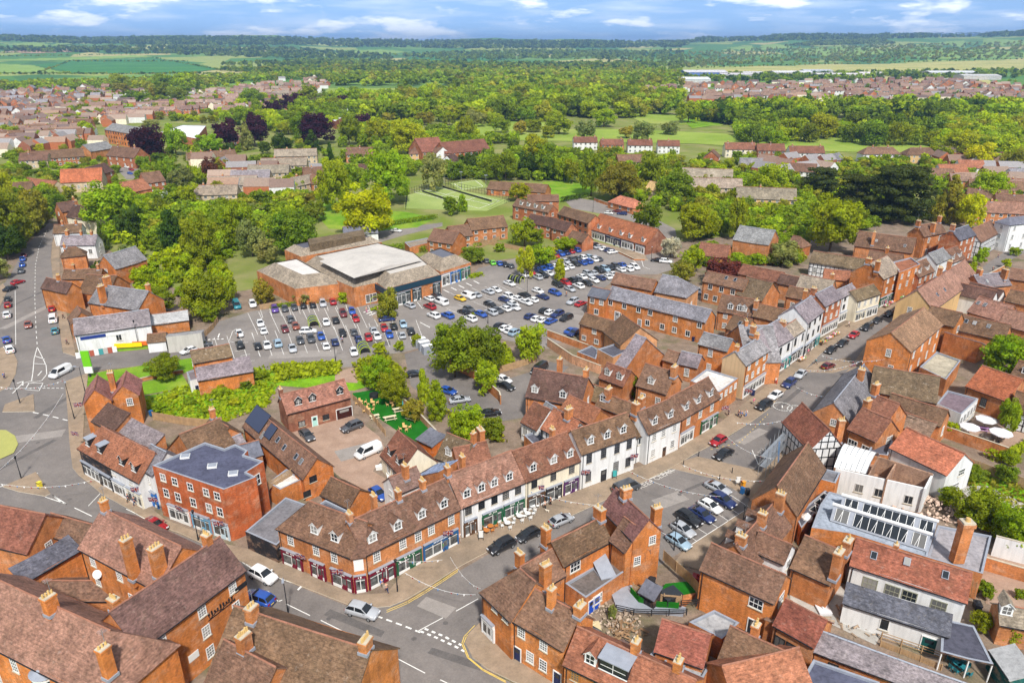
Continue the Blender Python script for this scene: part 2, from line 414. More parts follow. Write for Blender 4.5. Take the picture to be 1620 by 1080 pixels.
def vol(h,A,B,C,He,pitch=45,ends="gg",roof="n",wall="b",fw=(),ga=(),gb=(),st="sash",wc=None,ch=(),do=(),dflat=False,sk=(),shop=(),doors=(),dw=(),ew=None,mono=False,W=None,zb=0,ext=(0,0),ddark=False,back=True,amp=.07,tim=False,oh=.3):
 """one gabled (or hipped) range: A-B the near eave, C a point on the ridge, all photo pixels; He the eave height"""
 A,B=U(A,He),U(B,He);tp=math.tan(math.radians(pitch));flip=False
 d= (B-A).normalized();nin=Vector((-d.y,d.x,0))
 if isinstance(C,tuple):
  g=U(C,He+2.5)
  if(g-A).dot(nin) <0:A,B=B,A;d= -d;nin= -nin;flip=True
 else:W=C if W is None else W
 A=A-d*ext[0];B=B+d*ext[1]
 L= (B-A).length
 def ridge(w):
  k=w if mono else w/2
  return A+nin*k+Vector((0,0,tp*k)),B+nin*k+Vector((0,0,tp*k))
 if W is None:
  def err(w):
   r0,r1=ridge(w);p,q=PX(r0),PX(r1)
   return(q[0] -p[0]) * (C[1] -p[1]) - (q[1] -p[1]) * (C[0] -p[0])
  w0,e0=1.0,err(1.0);W=None;w=1.0
  while w<30:
   w+=.25;e1=err(w)
   if e0*e1<=0:W=w-.25+.25*abs(e0) /max(abs(e0) +abs(e1),1e-9);break
   e0=e1
  if W is None:NWARN.append((h.root["label"],"no width"));W=7.0
  if mono and W>15 or W>22:NWARN.append((h.root["label"],round(W,1)))
 R0,R1=ridge(W);rise=R0.z-He;half=W if mono else W/2
 A2,B2=A+nin*W,B+nin*W
 hp= [half*.85 if ends[0] =="h" else 0,half*.85 if ends[1] =="h" else 0]
 if sum(hp) >L*.96:k=L*.96/sum(hp);hp= [x*k for x in hp]
 K0,K1=R0+d*hp[0],R1-d*hp[1]
 info=dict(A=A,B=B,A2=A2,B2=B2,R0=K0,R1=K1,d=d,n=nin,W=W,L=L,He=He,tp=tp,rise=rise,flip=flip)
 # walls
 wm=MB();z=Vector((0,0,1));D=lambda p:Vector((p.x,p.y,zb))
 wm.poly([D(A),D(B),B,A])
 if mono:
  wm.poly([D(B),D(B2),R1,B]);wm.poly([D(B2),D(A2),R0,R1]);wm.poly([D(A2),D(A),A,R0])
 else:
  wm.poly([D(B),D(B2),B2,B]if ends[1] =="h" else[D(B),D(B2),B2,R1,B])
  wm.poly([D(B2),D(A2),A2,B2])
  wm.poly([D(A2),D(A),A,A2]if ends[0] =="h" else[D(A2),D(A),A,R0,A2])
 if ew:
  em=MB();k_= -d*.03;em.poly([D(A2) +k_,D(A) +k_,A+k_,R0+k_,A2+k_]);em.build("gable_plaster",[M["render"]],h.root,ew)
 wk=wall if isinstance(wall,tuple)else WC[wall];hj=random.Random(int(abs(A.x*13+A.y*7)));k_,k2=hj.uniform(.84,1.1),hj.uniform(-.07,.07)
 if wall in("b","o","r","d"):wk= (wk[0] *k_,wk[1] *k_* (1+k2),wk[2] *k_* (1+k2*2))
 wm.build("wall",[M["render" if wall in("w","c","g","y")else "brick"]],h.root,wk)
 # roof
 rm=MB();up=Vector((0,0,.06));ov=.16;seed=int(abs(A.x*31+A.y*17)) +1
 e=nin* (-oh) +Vector((0,0,-oh*tp));e2=nin*oh+Vector((0,0,-oh*tp))
 o0= -d* (oh if ends[0] =="h" else ov);o1=d* (oh if ends[1] =="h" else ov)
 k0= -d* (0 if ends[0] =="h" else ov);k1=d* (0 if ends[1] =="h" else ov)
 nu=max(2,int(L/1.6));nv=max(2,int(W/3))
 grid_slab(rm,A+e+o0+up,B+e+o1+up,K1+k1+up,K0+k0+up,.14,0,nu,nv,amp,seed)
 if not mono:
  grid_slab(rm,B2+e2+o1+up,A2+e2+o0+up,K0+k0+up,K1+k1+up,.14,0,nu,nv,amp,seed+1)
  for q,P,Qq,K,s in((ends[0],A2,A,K0,-1),(ends[1],B,B2,K1,1)):
   if q=="h":
    v=d* (s*oh) +Vector((0,0,-oh*tp))
    a,c= (P+e2+v,Qq+e+v)if s<0 else(P+e+v,Qq+e2+v)
    a.z=c.z=He-oh*tp
    rm.poly([a+up,c+up,K+up]);rm.poly([a+up-z*.14,c+up-z*.14,c+up,a+up])
  at,T=along([K0+k0,K1+k1]);n=max(1,int(T/1.0))
  for i in range(n):
   p,q=at(T*i/n),at(T* (i+1) /n-.03);jz=RU(.0,.03) -amp*1.2*math.sin(math.pi* (i+.5) /n)
   k=nin*.13
   rm.poly([p-k+z* (.1+jz),q-k+z* (.1+jz),q+z* (.23+jz),p+z* (.23+jz)],1);rm.poly([p+z* (.23+jz),q+z* (.23+jz),q+k+z* (.1+jz),p+k+z* (.1+jz)],1)
 mt=M[RM[roof]]if isinstance(roof,str)else M["tile"];rc=RC[roof]if isinstance(roof,str)else tuple(c*.8 for c in roof);k_=hj.uniform(.84,1.12);rc=tuple(c*k_*hj.uniform(.975,1.025)for c in rc)
 ro=rm.build("roof",[mt,M["lead"]if mt is M["slate"]else M["ridge"]],h.root,rc)
 gm=MB();g_=A-nin* (oh+.06) +z* (-oh*tp-.02);gm.obox(g_,d*L,nin*.11,z*.11,0);gm.build("gutter",[M["dark"]],h.root)
 if He>4.5:
  gm=MB();q_=A+d*.35-nin*.1;gm.cyl((q_.x,q_.y,zb),(q_.x,q_.y,He),.055,n=5,cap=False);gm.build("downpipe",[M["dark"]],h.root)
  # chimneys (t along the range, height above the ridge, offset 0 ridge .. -1 near eave .. 1 far eave, size)
 for c in ch:
  c=list(c) + [1.2,0,1.0,3][len(c) -1:]
  t,ht,off,sz,pots=c[:5]
  p=A.lerp(B,t) +nin* (half* (1+off));zr=He+rise* (1-abs(off))
  p.z=zr;chimney(h,ro,p,He+rise+ht,.88*sz,.68*min(sz,1.4),math.atan2(d.y,d.x) +math.pi/2,wk if wall in("b","o","r","d")else WC["b"],pots)
 rz=math.atan2(d.y,d.x)
 for t in do:
  q=A.lerp(B,t);dd=dormer_mesh(tp,dflat,dark=ddark)
  h.part("dormer",dd,q,rz,rc)
 for t,w_ in dw:h.part("dormer",dormer_mesh(tp,True,w_,1.5,True),A.lerp(B,t),rz,rc)
 for c in sk:
  t,f=c[0],c[1];w_,l_= (c[2],c[3])if len(c) >2 else(.8,1.1)
  b=MB();p=A.lerp(B,t) +nin* (half*f);p.z=He+rise*f+.1;s= (nin+z*tp).normalized();nn=d.cross(s)
  b.obox(p-d* (w_/2),d*w_,s*l_,nn*.1,0);b.obox(p-d* (w_/2-.08) +s*.08+nn*.1,d* (w_-.16),s* (l_-.16),nn*.02,1)
  panel=len(c) >4
  h.part("solar_panel" if panel else "rooflight",b.mesh("rooflight",[M["dark" if panel else "lead"],M["solar" if panel else "glass"]],h.root.location),h.root.location,0)
 H=He
 if not mono and He>4.3 and wall!="k":
  if not ga and ends[0] =="g" and hj.random() <.4:ga= [[hj.uniform(.3,.7)]] + ([[]]if hj.random() <.5 else[[hj.uniform(.3,.7)]])
  if not gb and ends[1] =="g" and hj.random() <.4:gb= [[hj.uniform(.3,.7)]] + ([[]]if hj.random() <.5 else[[hj.uniform(.3,.7)]])
 wcol=wc or((.78,.78,.76))
 wz=2.95 if shop else 0
 wins(h,A,B,H,fw,st,wcol,z0=wz)
 wins(h,A2+ (R0-A2) *0,A,H,ga,st,wcol);wins(h,B,B2,H,gb,st,wcol)
 for s_ in shop:shopf(h,A,B,s_[0],s_[1],s_[2],s_[3]if len(s_) >3 else 1)
 for c in doors:
  p=A.lerp(B,c[0]);p.z=zb;h.part("door",door_mesh(*(c[2:]if len(c) >2 else())),p,rz,c[1])
 if tim:
  b=MB()
  for P,Q in((A,B),(B,B2),(A2,A)):
   dd= (Q-P).normalized();nn=Vector((dd.y,-dd.x,0));l= (Q-P).length;k=max(2,int(l/1.2))
   for i in range(k+1):b.obox(D(P) +dd* (l*i/k-.09),dd*.18,-nn* -.05,z*He,0)
   for f in(.0,.33,.66,.97):b.obox(D(P) +z* (He*f),dd*l,nn*.05,z*.18,0)
  for e0,e1,r_,k_ in((B,B2,R1,d),(A2,A,R0,-d)):
   for s_ in(e0,e1):b.obox(s_+k_*.02,r_-s_,k_*.05,z* -.22,0)
   for f in(.33,.66):q0,q1=e0.lerp(r_,f),e1.lerp(r_,f);b.obox(q0+k_*.02,q1-q0,k_*.05,z*.16,0)
   for f in(.3,.5,.7):q0=e0.lerp(e1,f);b.obox(q0+k_*.02,(e1-e0).normalized() *.16,k_*.05,z* (rise* (1-abs(f-.5) *2) -.1),0)
  b.build("timber_frame",[M["dark"]],h.root)
 h.last=info;h.rc=rc
 return info
def inset(w,t):
 out= [];n=len(w)
 for i in range(n):
  d0,d1= (w[i] -w[i-1]).normalized(),(w[(i+1) %n] -w[i]).normalized();n0,n1=Vector((-d0.y,d0.x,0)),Vector((-d1.y,d1.x,0));k=n0+n1
  out.append(w[i] +k/max(k.dot(n0),.3) *t)
 return out
def tri(d):
 import bmesh
 bm=bmesh.new();bm.from_mesh(d);bmesh.ops.triangulate(bm,faces=[f for f in bm.faces if len(f.verts) >4]);bm.to_mesh(d);bm.free();return d
def flat(h,pts,He,roof="b",wall="b",par=.35,fw=(),walls=(),st="sash",zb=0,deck=None,coping=None):
 """flat-roofed block with a parapet; pts are photo pixels on the top edge, in order"""
 w= [U(p,He)for p in pts];n=len(w)
 a=sum(w[i].x*w[(i+1) %n].y-w[(i+1) %n].x*w[i].y for i in range(n))
 rev=a<0
 if rev:w.reverse()
 ins=inset(w,.28);dn=Vector((0,0,par));q=MB()
 for i in range(n):j= (i+1) %n;q.poly([w[i],w[j],ins[j],ins[i]],1);q.poly([ins[i],ins[j],ins[j] -dn,ins[i] -dn],1)
 q.poly([p-dn for p in ins],0);d=tri(q.mesh("flat_roof",[M["flat"],M["lead"]],h.root.location))
 rc=RC[roof]if isinstance(roof,str)else roof
 h.froof=mk("roof",d,h.root,color=rc)
 b=MB();b.prism([(p.x,p.y)for p in w],zb,He-.02,0,top=False)
 b.build("wall",[M["render" if wall in("w","c","g","y")else "brick"]],h.root,wall if isinstance(wall,tuple)else WC[wall])
 for(i,rows,*rest)in walls:
  P,Q=U(pts[i],He),U(pts[(i+1) %n],He)
  if rev:P,Q=Q,P
  wins(h,P,Q,He-par,rows,rest[0]if rest else st,z0=rest[1]if len(rest) >1 else 0)
 h.w=w
 return w
def skirt(h,pts,He,inset_,pitch,roof="z",top="w",wall="b",zb=0):
 """tiled skirt roof round a flat top"""
 w= [U(p,He)for p in pts];n=len(w)
 a=sum(w[i].x*w[(i+1) %n].y-w[(i+1) %n].x*w[i].y for i in range(n))
 if a<0:w.reverse()
 ins= [p+Vector((0,0,inset_*math.tan(math.radians(pitch))))for p in inset(w,inset_)]
 b=MB()
 for i in range(n):
  j= (i+1) %n;o= (w[i] -w[j]).cross(Vector((0,0,1))).normalized() *.4
  b.poly([w[i] -Vector((0,0,.05)),w[j] -Vector((0,0,.05)),ins[j],ins[i]])
 rm=mk("roof",b.mesh("roof",[M["tile"]],h.root.location),h.root,color=RC[roof])
 t=MB();t.poly([p-Vector((0,0,.25))for p in ins])
 mk("flat_top",tri(t.mesh("flat_top",[M["seam"]],h.root.location)),h.root,color=RC[top]if isinstance(top,str)else top)
 q=MB();q.prism([(p.x,p.y)for p in w],zb,He,0,top=False)
 q.build("wall",[M["brick"]],h.root,WC[wall])
 h.w=w;h.ins=ins
 return w
LAB=set()
def H(name,label,base,cat="house"):
 if label in LAB:NWARN.append(("dup label",label))
 LAB.add(label)
 return House(name,label,cat,U(base))
 # ---------------------------------------------------------------- building data (photo pixels)
_vol=vol
INF= [];LASTH= [None]
def V(*a,**k):return("v",a,k)
def G(L,Rr,He,depth,**k):return("g",(L,Rr,He,depth),k)
def FL(*a,**k):return("f",a,k)
def SK(*a,**k):return("s",a,k)
_U=U
def UU(p,z=0.0):
 return Vector(p)if len(p) ==3 else _U(p,z)
U=UU
def B(name,label,*vs,cat="house"):
 v=vs[0];p=v[1][0]
 if v[0]in "fs":p=p[0]
 g=_U(p[:2],v[1][3]if v[0] =="v" else(v[1][2]if v[0] =="g" else v[1][1]))
 if label in LAB:NWARN.append(("dup label",label))
 LAB.add(label)
 h=House(name,label,cat,g);LASTH[0] =h
 for k,a,kw in vs:
  if k=="v":INF.append(vol(h,*a,**kw))
  elif k=="f":flat(h,*a,**kw)
  elif k=="s":skirt(h,*a,**kw)
  else:
   L,Q,He,dep=a;L,Q=_U(L,He),_U(Q,He);d= (Q-L).normalized();inn=Vector((-d.y,d.x,0))
   vol(h,L+inn*dep,L,(Q-L).length,He,**kw)
 return h
MAR,NAVY,TEAL,GREEN,BLUE=lin(112,18,44),lin(34,44,84),lin(36,150,150),lin(30,92,62),lin(36,92,146)
WHT,BLK,CRM,PUR,BRN= (.76,.76,.74),(.025,.026,.03),lin(226,220,200),lin(84,44,96),lin(92,66,48)
# ---- corner shop and the north side of the high street
h=B("corner_shop","brick corner shop with maroon shopfront, chamfered corner and white dormers facing the junction",V((439,834),(557,880),(530,807),6.2,42,ends=["h","g"],ext=(0,0),fw=[[.17,.52,.76]],shop=[(.02,.3,MAR),(.42,.62,MAR),(.7,.98,MAR)],do=[.47,.74],wall="b"),V((575,877),(727,803),(640,785),6.2,42,ext=(0,0),fw=[[.12,.38,.54,.68,.9]],shop=[(.02,.28,MAR),(.3,.56,GREEN),(.58,.97,BLUE)],do=[.12,.37,.62,.86],ch=[(.02,1.4),(.3,1.6,.35),(.5,1.6),(.76,1.5,0)]),cat="shop")
p,q=U((557,880),6.2),U((575,877),6.2);d= (q-p).normalized();n=Vector((d.y,-d.x,0));p=p+n*.03;q=q+n*.03
b=MB();b.prism([(p.x,p.y),(q.x,q.y),(q.x-n.x*4,q.y-n.y*4),(p.x-n.x*4,p.y-n.y*4)],0,6.2,0,top=1)
b.obox(Vector((p.x,p.y,3.7)) +d*.1,d* ((q-p).length-.2),Vector((0,0,1.9)),n*.05,2);b.build("corner_wall",[M["brick"],M["brick"],M["white"]],h.root,WC["b"])
i0,i1=INF[-2],INF[-1];b=MB();o_=Vector((0,0,-.2));g0,g1= (p+n*.35-d*.3+o_),(q+n*.35+d*.3+o_);up_=Vector((0,0,.09));b.poly([g0+up_,g1+up_,i1["R0"] +up_,i0["R1"] +up_]);b.poly([g0-up_,g1-up_,g1+up_,g0+up_]);b.build("corner_roof",[M["tile"]],h.root,h.rc)
m= (p+q) /2;m.z=0;h.part("door",door_mesh(1.3,2.3),m,math.atan2(d.y,d.x),lin(160,20,34))
h.part("shop_sign",shop_mesh((q-p).length,3.0,0),m-n*.1,math.atan2(d.y,d.x),MAR)
B("terraced_shop","white rendered terrace with pink tiled roof and small dormers above the cafe tables",V((730,801),(831,760),(765,729),5.8,44,roof="p",wall="w",fw=[[.1,.3,.5,.68,.88]],do=[.12,.34,.54,.78],shop=[(.02,.22,BRN),(.3,.62,GREEN),(.64,.98,GREEN)],ch=[(.0,1.5),(.3,1.3,.4)],wc=BLK),cat="shop")
B("terraced_shop","cream terraced shop with red tiled roof and a purple shop sign",V((832,760),(917,727),(860,696),5.9,44,roof="r",wall="c",fw=[[.15,.5,.85]],do=[.17,.55,.86],shop=[(.02,.34,BRN),(.36,.66,BLK),(.7,.98,PUR)],wc=BLK,ch=[(.75,1.4,.1)]),cat="shop")
B("inn","large white inn with brown roof, three dormers and black sash windows",V((920,717),(1006,687),(953,665),7.2,44,ends=["g","g"],roof="t",wall="w",fw=[[.14,.4,.65,.88],[.14,.65,.88]],do=[.2,.5,.8],doors=[(.42,BLK,1.3,2.4)],wc=(.1,.1,.11),ch=[]),V((1006,691),(1022,685),(1000,655),5.5,42,roof="t",wall="w",fw=[1,[]],st="case"),cat="inn")
B("terraced_house","white terraced house with a raised brick parapet and bow windows beside the archway",V((1025,685),(1077,662),(1029,643),6.6,46,roof="n",wall="w",fw=[[.2,.48,.82],[.2,.8]],do=[.27,.75],doors=[(.55,BRN)],ch=[(.02,1.6,.2,1.4,2)]))
B("terraced_house","orange brick terrace of mossy tiles with three white lantern dormers",V((1077,662),(1139,627),(1077,619),6.2,46,roof="n",wall="b",fw=[[.2,.5,.8]],do=[.2,.5,.82],shop=[(.02,.35,WHT),(.55,.98,GREEN)]))
B("flat_roofed_shop","flat roofed shop with navy fascia and white upper windows",FL([(1118,583),(1168,598),(1138,620),(1092,602)],5.2,roof="w",wall="b",walls=[(1,[4],"sash",2.4)]),cat="shop")
def front(h,i,col,hg=2.9,nd=1,a=.02,b_=.98):
 w=h.w;P,Q=w[i],w[(i+1) %len(w)]
 shopf(h,Vector((P.x,P.y,0)),Vector((Q.x,Q.y,0)),a,b_,col,nd,hg)
h=bpy.context
B("townhouse","three storey orange brick townhouse with slate roof and a bare beige gable",V((1180,577),(1216,554),(1182,545),8.0,40,roof="s",wall="o",fw=[3,4],shop=[(.02,.98,WHT)],ch=[(.05,1.2),(.9,1.3)],ew=lin(200,170,132)),V((1105,543),(1150,555),(1148,534),7.2,38,roof="s",wall="o",fw=[[.45],[.45]]))
B("terraced_shop","long white shop with purple slate roof and blue shopfront",V((1217,555),(1255,533),(1215,514),7.2,40,roof="u",wall="w",fw=[3],shop=[(.02,.5,BLUE),(.52,.98,TEAL)],ch=[(.0,1.4,.1,1.3)],wc=BLK),cat="shop")
B("terraced_shop","white shop with weathered grey-brown roof and a brick stack at its end",V((1254,533),(1278,517),(1251,510),7.2,40,roof="z",wall="w",fw=[2],shop=[(.02,.98,BLK)],ch=[(.0,1.3,.2,1.5)],wc=BLK),cat="shop")
B("townhouse","tall white house with purple slate roof beside the teal shop wall",V((1278,510),(1303,491),(1266,480),9.0,40,roof="u",wall="w",fw=[3,3],shop=[(.02,.7,BLK),(.72,.98,TEAL)],wc=BLK,ch=[(.98,1.2,.4)]))
B("townhouse","red brick townhouse with white stone lintels and slate roof",V((1305,484),(1332,470),(1302,459),8.6,40,roof="u",wall="r",fw=[3,3],shop=[(.02,.98,WHT)],ch=[(.02,1.5,.2,1.4)]))
B("terraced_shop","narrow white shop with black windows next to the stone lintelled townhouse",V((1332,470),(1356,459),(1337,453),7.6,40,roof="u",wall="w",fw=[2,2],shop=[(.02,.98,WHT)],wc=BLK),cat="shop")
B("terraced_shop","cream shop with grey-brown hipped roof below the great brick gable",V((1356,476),(1393,464),(1366,454),6.2,40,roof="m",wall="c",fw=[4],shop=[(.02,.45,CRM),(.5,.98,WHT)]),cat="shop")
B("georgian_block","big three storey brick block with tall bare gable and stone window bands",V((1398,441),(1425,429),(1385,412),8.8,38,roof="z",wall="o",fw=[[.3,.7],[.3,.7]],shop=[(.02,.98,GREEN)],ch=[(.03,1.2,.1,1.6),(.0,1.0,-.5,1.3)],st="sash"),FL([(1423,431),(1456,418),(1441,407),(1413,414)],9.4,roof="o",wall="o",walls=[(0,[3,3],"sash",3)]),cat="townhouse")
B("terraced_shop","narrow brick shop with two small dormers squeezed beside the tall white gable",V((1453,438),(1478,428),(1458,412),6.2,45,roof="n",wall="r",fw=[3],shop=[(.02,.98,BLK)],do=[.2,.7]),cat="shop")
B("terraced_shop","tall white gabled house with slate roof above pavement cafe",V((1482,417),(1505,407),(1477,398),8.2,40,roof="s",wall="w",fw=[2,3],shop=[(.02,.98,NAVY)]),cat="shop")
B("terraced_shop","white house with brown roof and two white dormers at the end of the row",V((1505,416),(1527,408),(1508,391),6.4,45,roof="n",wall="w",fw=[3],shop=[(.02,.98,WHT)],do=[.25,.75]),cat="shop")
B("townhouse","tall brick house with dark slate roof by the church path",V((1518,380),(1544,371),(1522,359),9.0,42,roof="k",wall="r",fw=[3,3,3],ch=[(.02,2,0,1.6,4)]))
B("timber_house","black and white timber house with brown roof beside the church path",V((1552,383),(1582,367),(1556,354),6.2,45,roof="n",wall="w",fw=[3,[]],tim=True))
B("rendered_block","tall white rendered building with slate hipped roof at the picture edge",V((1598,356),(1650,350),(1620,341),10,35,roof="b",wall="w",fw=[3,3,3],ends="hh",ga=[1,1,1]))
B("townhouse","brick house of several gables with tall stacks behind the white cafe house",V((1462,374),(1497,367),(1482,352),8,45,roof="n",wall="b",fw=[2,2],ch=[(.0,2,0,1.5),(.95,2.2,0,1.3),(.4,1,-.8,1.6)]))
B("outbuilding","long brown tiled range behind the high street under the yellow-green trees",V((1352,388),(1443,400),(1400,371),5,42,roof="n",wall="b",sk=[(.35,.4),(.85,.3)],ch=[(.3,1.3,-.8,1.2)]))
B("outbuilding","low brown roof wedged before the long tiled range",V((1372,408),(1425,416),(1400,399),4,42,roof="n",wall="b",ch=[(.5,1.6,.2,1.8)]))
B("timber_house","black and white timbered hall with long grey-brown roof",V((1281,414),(1362,427),(1320,402),5,45,roof="m",wall="w",tim=True,fw=[4]))
B("outbuilding","small orange tiled building in front of the timbered hall",V((1303,440),(1345,444),(1325,427),4,42,roof="o",wall="b"))
B("brick_house","three storey brick house with grey slate roof among garden trees",V((1177,369),(1232,377),(1206,362),7.4,35,roof="s",wall="b",fw=[4,4],gb=[1,1]))
B("outbuilding","brown hipped annexe attached behind the three storey brick house",V((1246,386),(1268,391),(1262,374),4,42,roof="n",wall="b",ends="gh"))
B("outbuilding","old red barn with mossy roof beside the greenhouse frame",V((1103,402),(1150,408),(1132,386),3.5,42,roof="r",wall="b",ga=[1]))
B("outbuilding","long rust red tiled range behind the copper tree",V((1168,432),(1233,446),(1205,424),5,40,roof="r",wall="b"),V((1230,447),(1260,453),(1252,436),5,40,roof="d",wall="b"))
B("outbuilding","long dusty grey-brown roof stretching towards the townhouse stacks",V((1260,453),(1312,463),(1296,439),5,42,roof="z",wall="b",ch=[(.9,1.6,.2,1.3)]))
B("outbuilding","olive tiled brick range above the small concrete flat roof",V((1193,453),(1233,463),(1218,446),5,40,roof="m",wall="b",fw=[1]))
B("brick_house","orange brick house with plum roof, two rooflights and arched windows",V((1112,444),(1176,458),(1150,435),6.4,42,roof="n",wall="b",fw=[[.2,.48,.76],[.12,.35]],gb=[1],sk=[(.5,.55),(.72,.55)],st="case"))
B("garage","grey concrete flat roofed annexe between the brick houses",FL([(1180,470),(1194,455),(1217,461),(1207,478)],4,roof="l",wall="b"))
B("brick_house","brown tiled house with white dormer windows beyond the long slate workshop",V((1135,491),(1189,500),(1170,470),5.4,44,roof="n",wall="b",fw=[2,2],do=[.35,.62,.75]))
B("outbuilding","dark brown roofed building touching the white gable",V((1191,499),(1234,509),(1218,484),6,42,roof="t",wall="b",ch=[(-.02,1.2,-.4,1.3)]))
B("outbuilding","mossy tiled cottage with a single rooflight behind the slate townhouses",V((1148,518),(1176,527),(1185,504),4.6,40,roof="t",wall="b",sk=[(.55,.4)]),V((1150,530),(1200,530),(1190,515),5.5,35,roof="s",wall="b",ch=[(.8,1.3)]))
B("brick_house","small brick house with mossy roof and one white window behind the red townhouse",V((1243,468),(1274,474),(1268,456),5,40,roof="t",wall="b",fw=[[.4]]))
# ---- long workshops between the car park and the high street
B("workshop","long two storey brick workshop with worn grey slate roof",V((959,470),(1116,509),(1048,472),6,40,roof="g",wall="o",fw=[[.05,.2,.35,.47,.72,.95],[.15,.45,.6,.72,.85]],st="case",doors=[(.37,lin(140,140,140)),(.13,lin(150,150,155),1.4,2.6)]),V((930,467),(959,473),(950,456),6,35,roof="b",wall="o",fw=[2,1],st="case"))
B("workshop","brick workshop with brown slate roof next to the packed car park",V((967,447),(1031,459),(1003,437),6.2,38,roof="n",wall="o",fw=[5],st="case"))
B("workshop","pale brick hipped building with grey roof and blank walls",V((1036,461),(1085,470),(1070,438),7,35,roof="g",wall="p",ends="gh",gb=[1]))
B("cottage","brick cottage row with brown roof and bathroom gable by the walled garden",V((917,511),(998,535),(968,507),5,40,roof="t",wall="b",fw=[[.3,.6,.85],[.1,.35,.55]],st="case"),G((982,545),(1040,537),5,9,pitch=38,roof="t",wall="p",gb=[2,2],st="case"))
B("garage","flat roofed brick store with dark felt next to the cottage gable",FL([(945,552),(980,541),(999,552),(970,565)],4,roof="k",wall="p"))
B("garage","flat charcoal roof over a low store behind the garden wall",FL([(913,556),(936,546),(946,553),(943,568)],2.6,roof="k",wall="b"))
B("outbuilding","little slate and brick outbuildings with red window by the townhouse yard",V((1049,568),(1072,575),(1063,555),3.4,38,roof="n",wall="b"),V((1072,574),(1103,581),(1091,558),4,38,roof="u",wall="b",fw=[1]),V((1036,556),(1052,562),(1050,545),3.5,40,roof="u",wall="b"))
# ---- courts behind the inn
B("brick_house","big dark roofed brick house with dormers backing onto the tarmac yard",V((832,626),(918,642),(906,593),5.6,42,roof="d",wall="b",do=[.14,.66],fw=[[.4]],ch=[(.35,1.2,.95,1.3),(.95,1.6,.1,1.3)]))
B("outbuilding","low mossy tiled lean-to along the dark roofed brick house",V((904,598),(968,622),(946,598),3.4,38,roof="m",wall="b",W=5))
B("cottage","red tiled cottage with two wide white dormers by the round cypress",V((948,596),(986,610),(980,580),4.2,44,roof="r",wall="b",do=[.25,.75]))
B("brick_house","dark brown roofed brick house with single dormer and a large end stack",V((1007,608),(1054,622),(1040,580),5,44,roof="n",wall="b",do=[.42],fw=[2],ch=[(1.0,1.6,-.2,1.7)]),FL([(985,580),(1005,569),(1012,573),(998,588)],3,roof="k",wall="b"))
B("cottage","rosy tiled rear wing above a white single storey extension",V((825,666),(849,679),(849,637),4,42,roof="r",wall="w",fw=[2],st="case"))
B("cottage","white rear wing with small grey slate roof",V((848,656),(864,666),(874,641),5,40,roof="s",wall="w",fw=[1]))
B("cottage","orange tiled timbered wing with a white chimney behind the cream shop",V((857,676),(897,698),(898,657),6,44,roof="o",wall="w",fw=[3],tim=True,ch=[(.62,1.8,-.1,1.5)]),FL([(829,688),(850,680),(872,696),(850,708)],3,roof="k",wall="b"))
B("outbuilding","pair of orange roofs behind the inn",V((887,646),(935,670),(936,641),5.6,40,roof="o",wall="b"))
B("brick_house","mossy brown roofed wing with white gablet and stack joining the inn",V((943,640),(1004,662),(985,632),6,42,roof="t",wall="b",do=[.12],ch=[(.2,1.8,-.3,1.6),(.97,1.6,.2,1.4)]))
# ---- courtyard with parked cars
h=B("brick_house","red brick house with clay roof, dark gablets and a mint door facing the gravel yard",V((454,653),(554,627),(498,611),4.4,44,roof=lin(176,122,104),wall="d",fw=[[],[.2,.58]],st="case",do=[.2,.42,.86],ddark=True,doors=[(.4,lin(170,216,206)),(.88,lin(60,28,24),3.2,2.2)],wc=BLK,ch=[(.02,1,.3)]))
B("barn","long converted barn with solar panels, rooflights and an orange brick gable",V((385,673),(480,755),(456,688),4.6,44,roof="n",wall="o",gb=[[.3],[.05]],wc=BLK,sk=[(.12,.18,6,3.8,1),(.36,.25,2.6,2.6,1),(.3,.05,.8,1.4),(.5,.38),(.62,.3),(.8,.32),(.88,.3)],st="case"),FL([(424,763),(453,741),(481,756),(443,774)],3.6,roof="w",wall="o"))
B("outbuilding","small mossy roofed brick store with broken battens behind the corner shop",V((508,781),(552,802),(553,767),3,38,roof="t",wall="o",fw=[[.3]]),FL([(500,800),(515,790),(560,812),(545,824)],4.5,roof="k",wall="b"))
h=B("flat_roofed_block","three storey orange brick block with blue-grey flat roof over small shops",FL([(241,736),(354,774),(405,754),(390,746),(417,729),(386,719),(392,712),(372,702),(355,709),(324,699)],9.3,roof=lin(86,88,108),wall=lin(184,98,58),walls=[(0,[[.13,.3,.52,.74,.89],[.13,.3,.52,.74,.89]],"two",3.1),(3,[[.5],[]],"two")]),cat="shop")
P,Q=U((241,736),9.3),U((354,774),9.3)
for a,b_,c in((.12,.42,WHT),(.46,.72,lin(112,160,190)),(.76,.97,lin(190,210,220))):shopf(h,P,Q,a,b_,c)
for px_ in((294,723),(337,738),(370,750)):
 g=U(px_,9.0);b=MB();b.obox((g.x-.7,g.y-.6,8.9),(1.4,.3,0),(-.3,1.2,0),(0,0,.35),0);b.obox((g.x-.6,g.y-.5,9.25),(1.2,.26,0),(-.25,1.0,0),(0,0,.08),1)
 b.build("roof_lantern",[M["white"],M["lead"]],h.root)
B("terraced_shop","narrow white rendered shop with grey roof and bright blue window against the flat roofed block",V((219,737),(242,750),(252,709),6.6,44,roof="g",wall="w",fw=[[.5]],shop=[(.05,.95,lin(40,110,190))]),cat="shop")
B("terraced_shop","black fronted shop with orange roof and two flat lead dormers on the bend",V((136,714),(172,735),(164,676),5.4,46,roof="o",wall="k",ends="hg",ext=(2.5,0),fw=[[]],do=[.22,.62],dflat=True,ddark=True,shop=[(.0,.98,BLK,1)]),cat="shop")
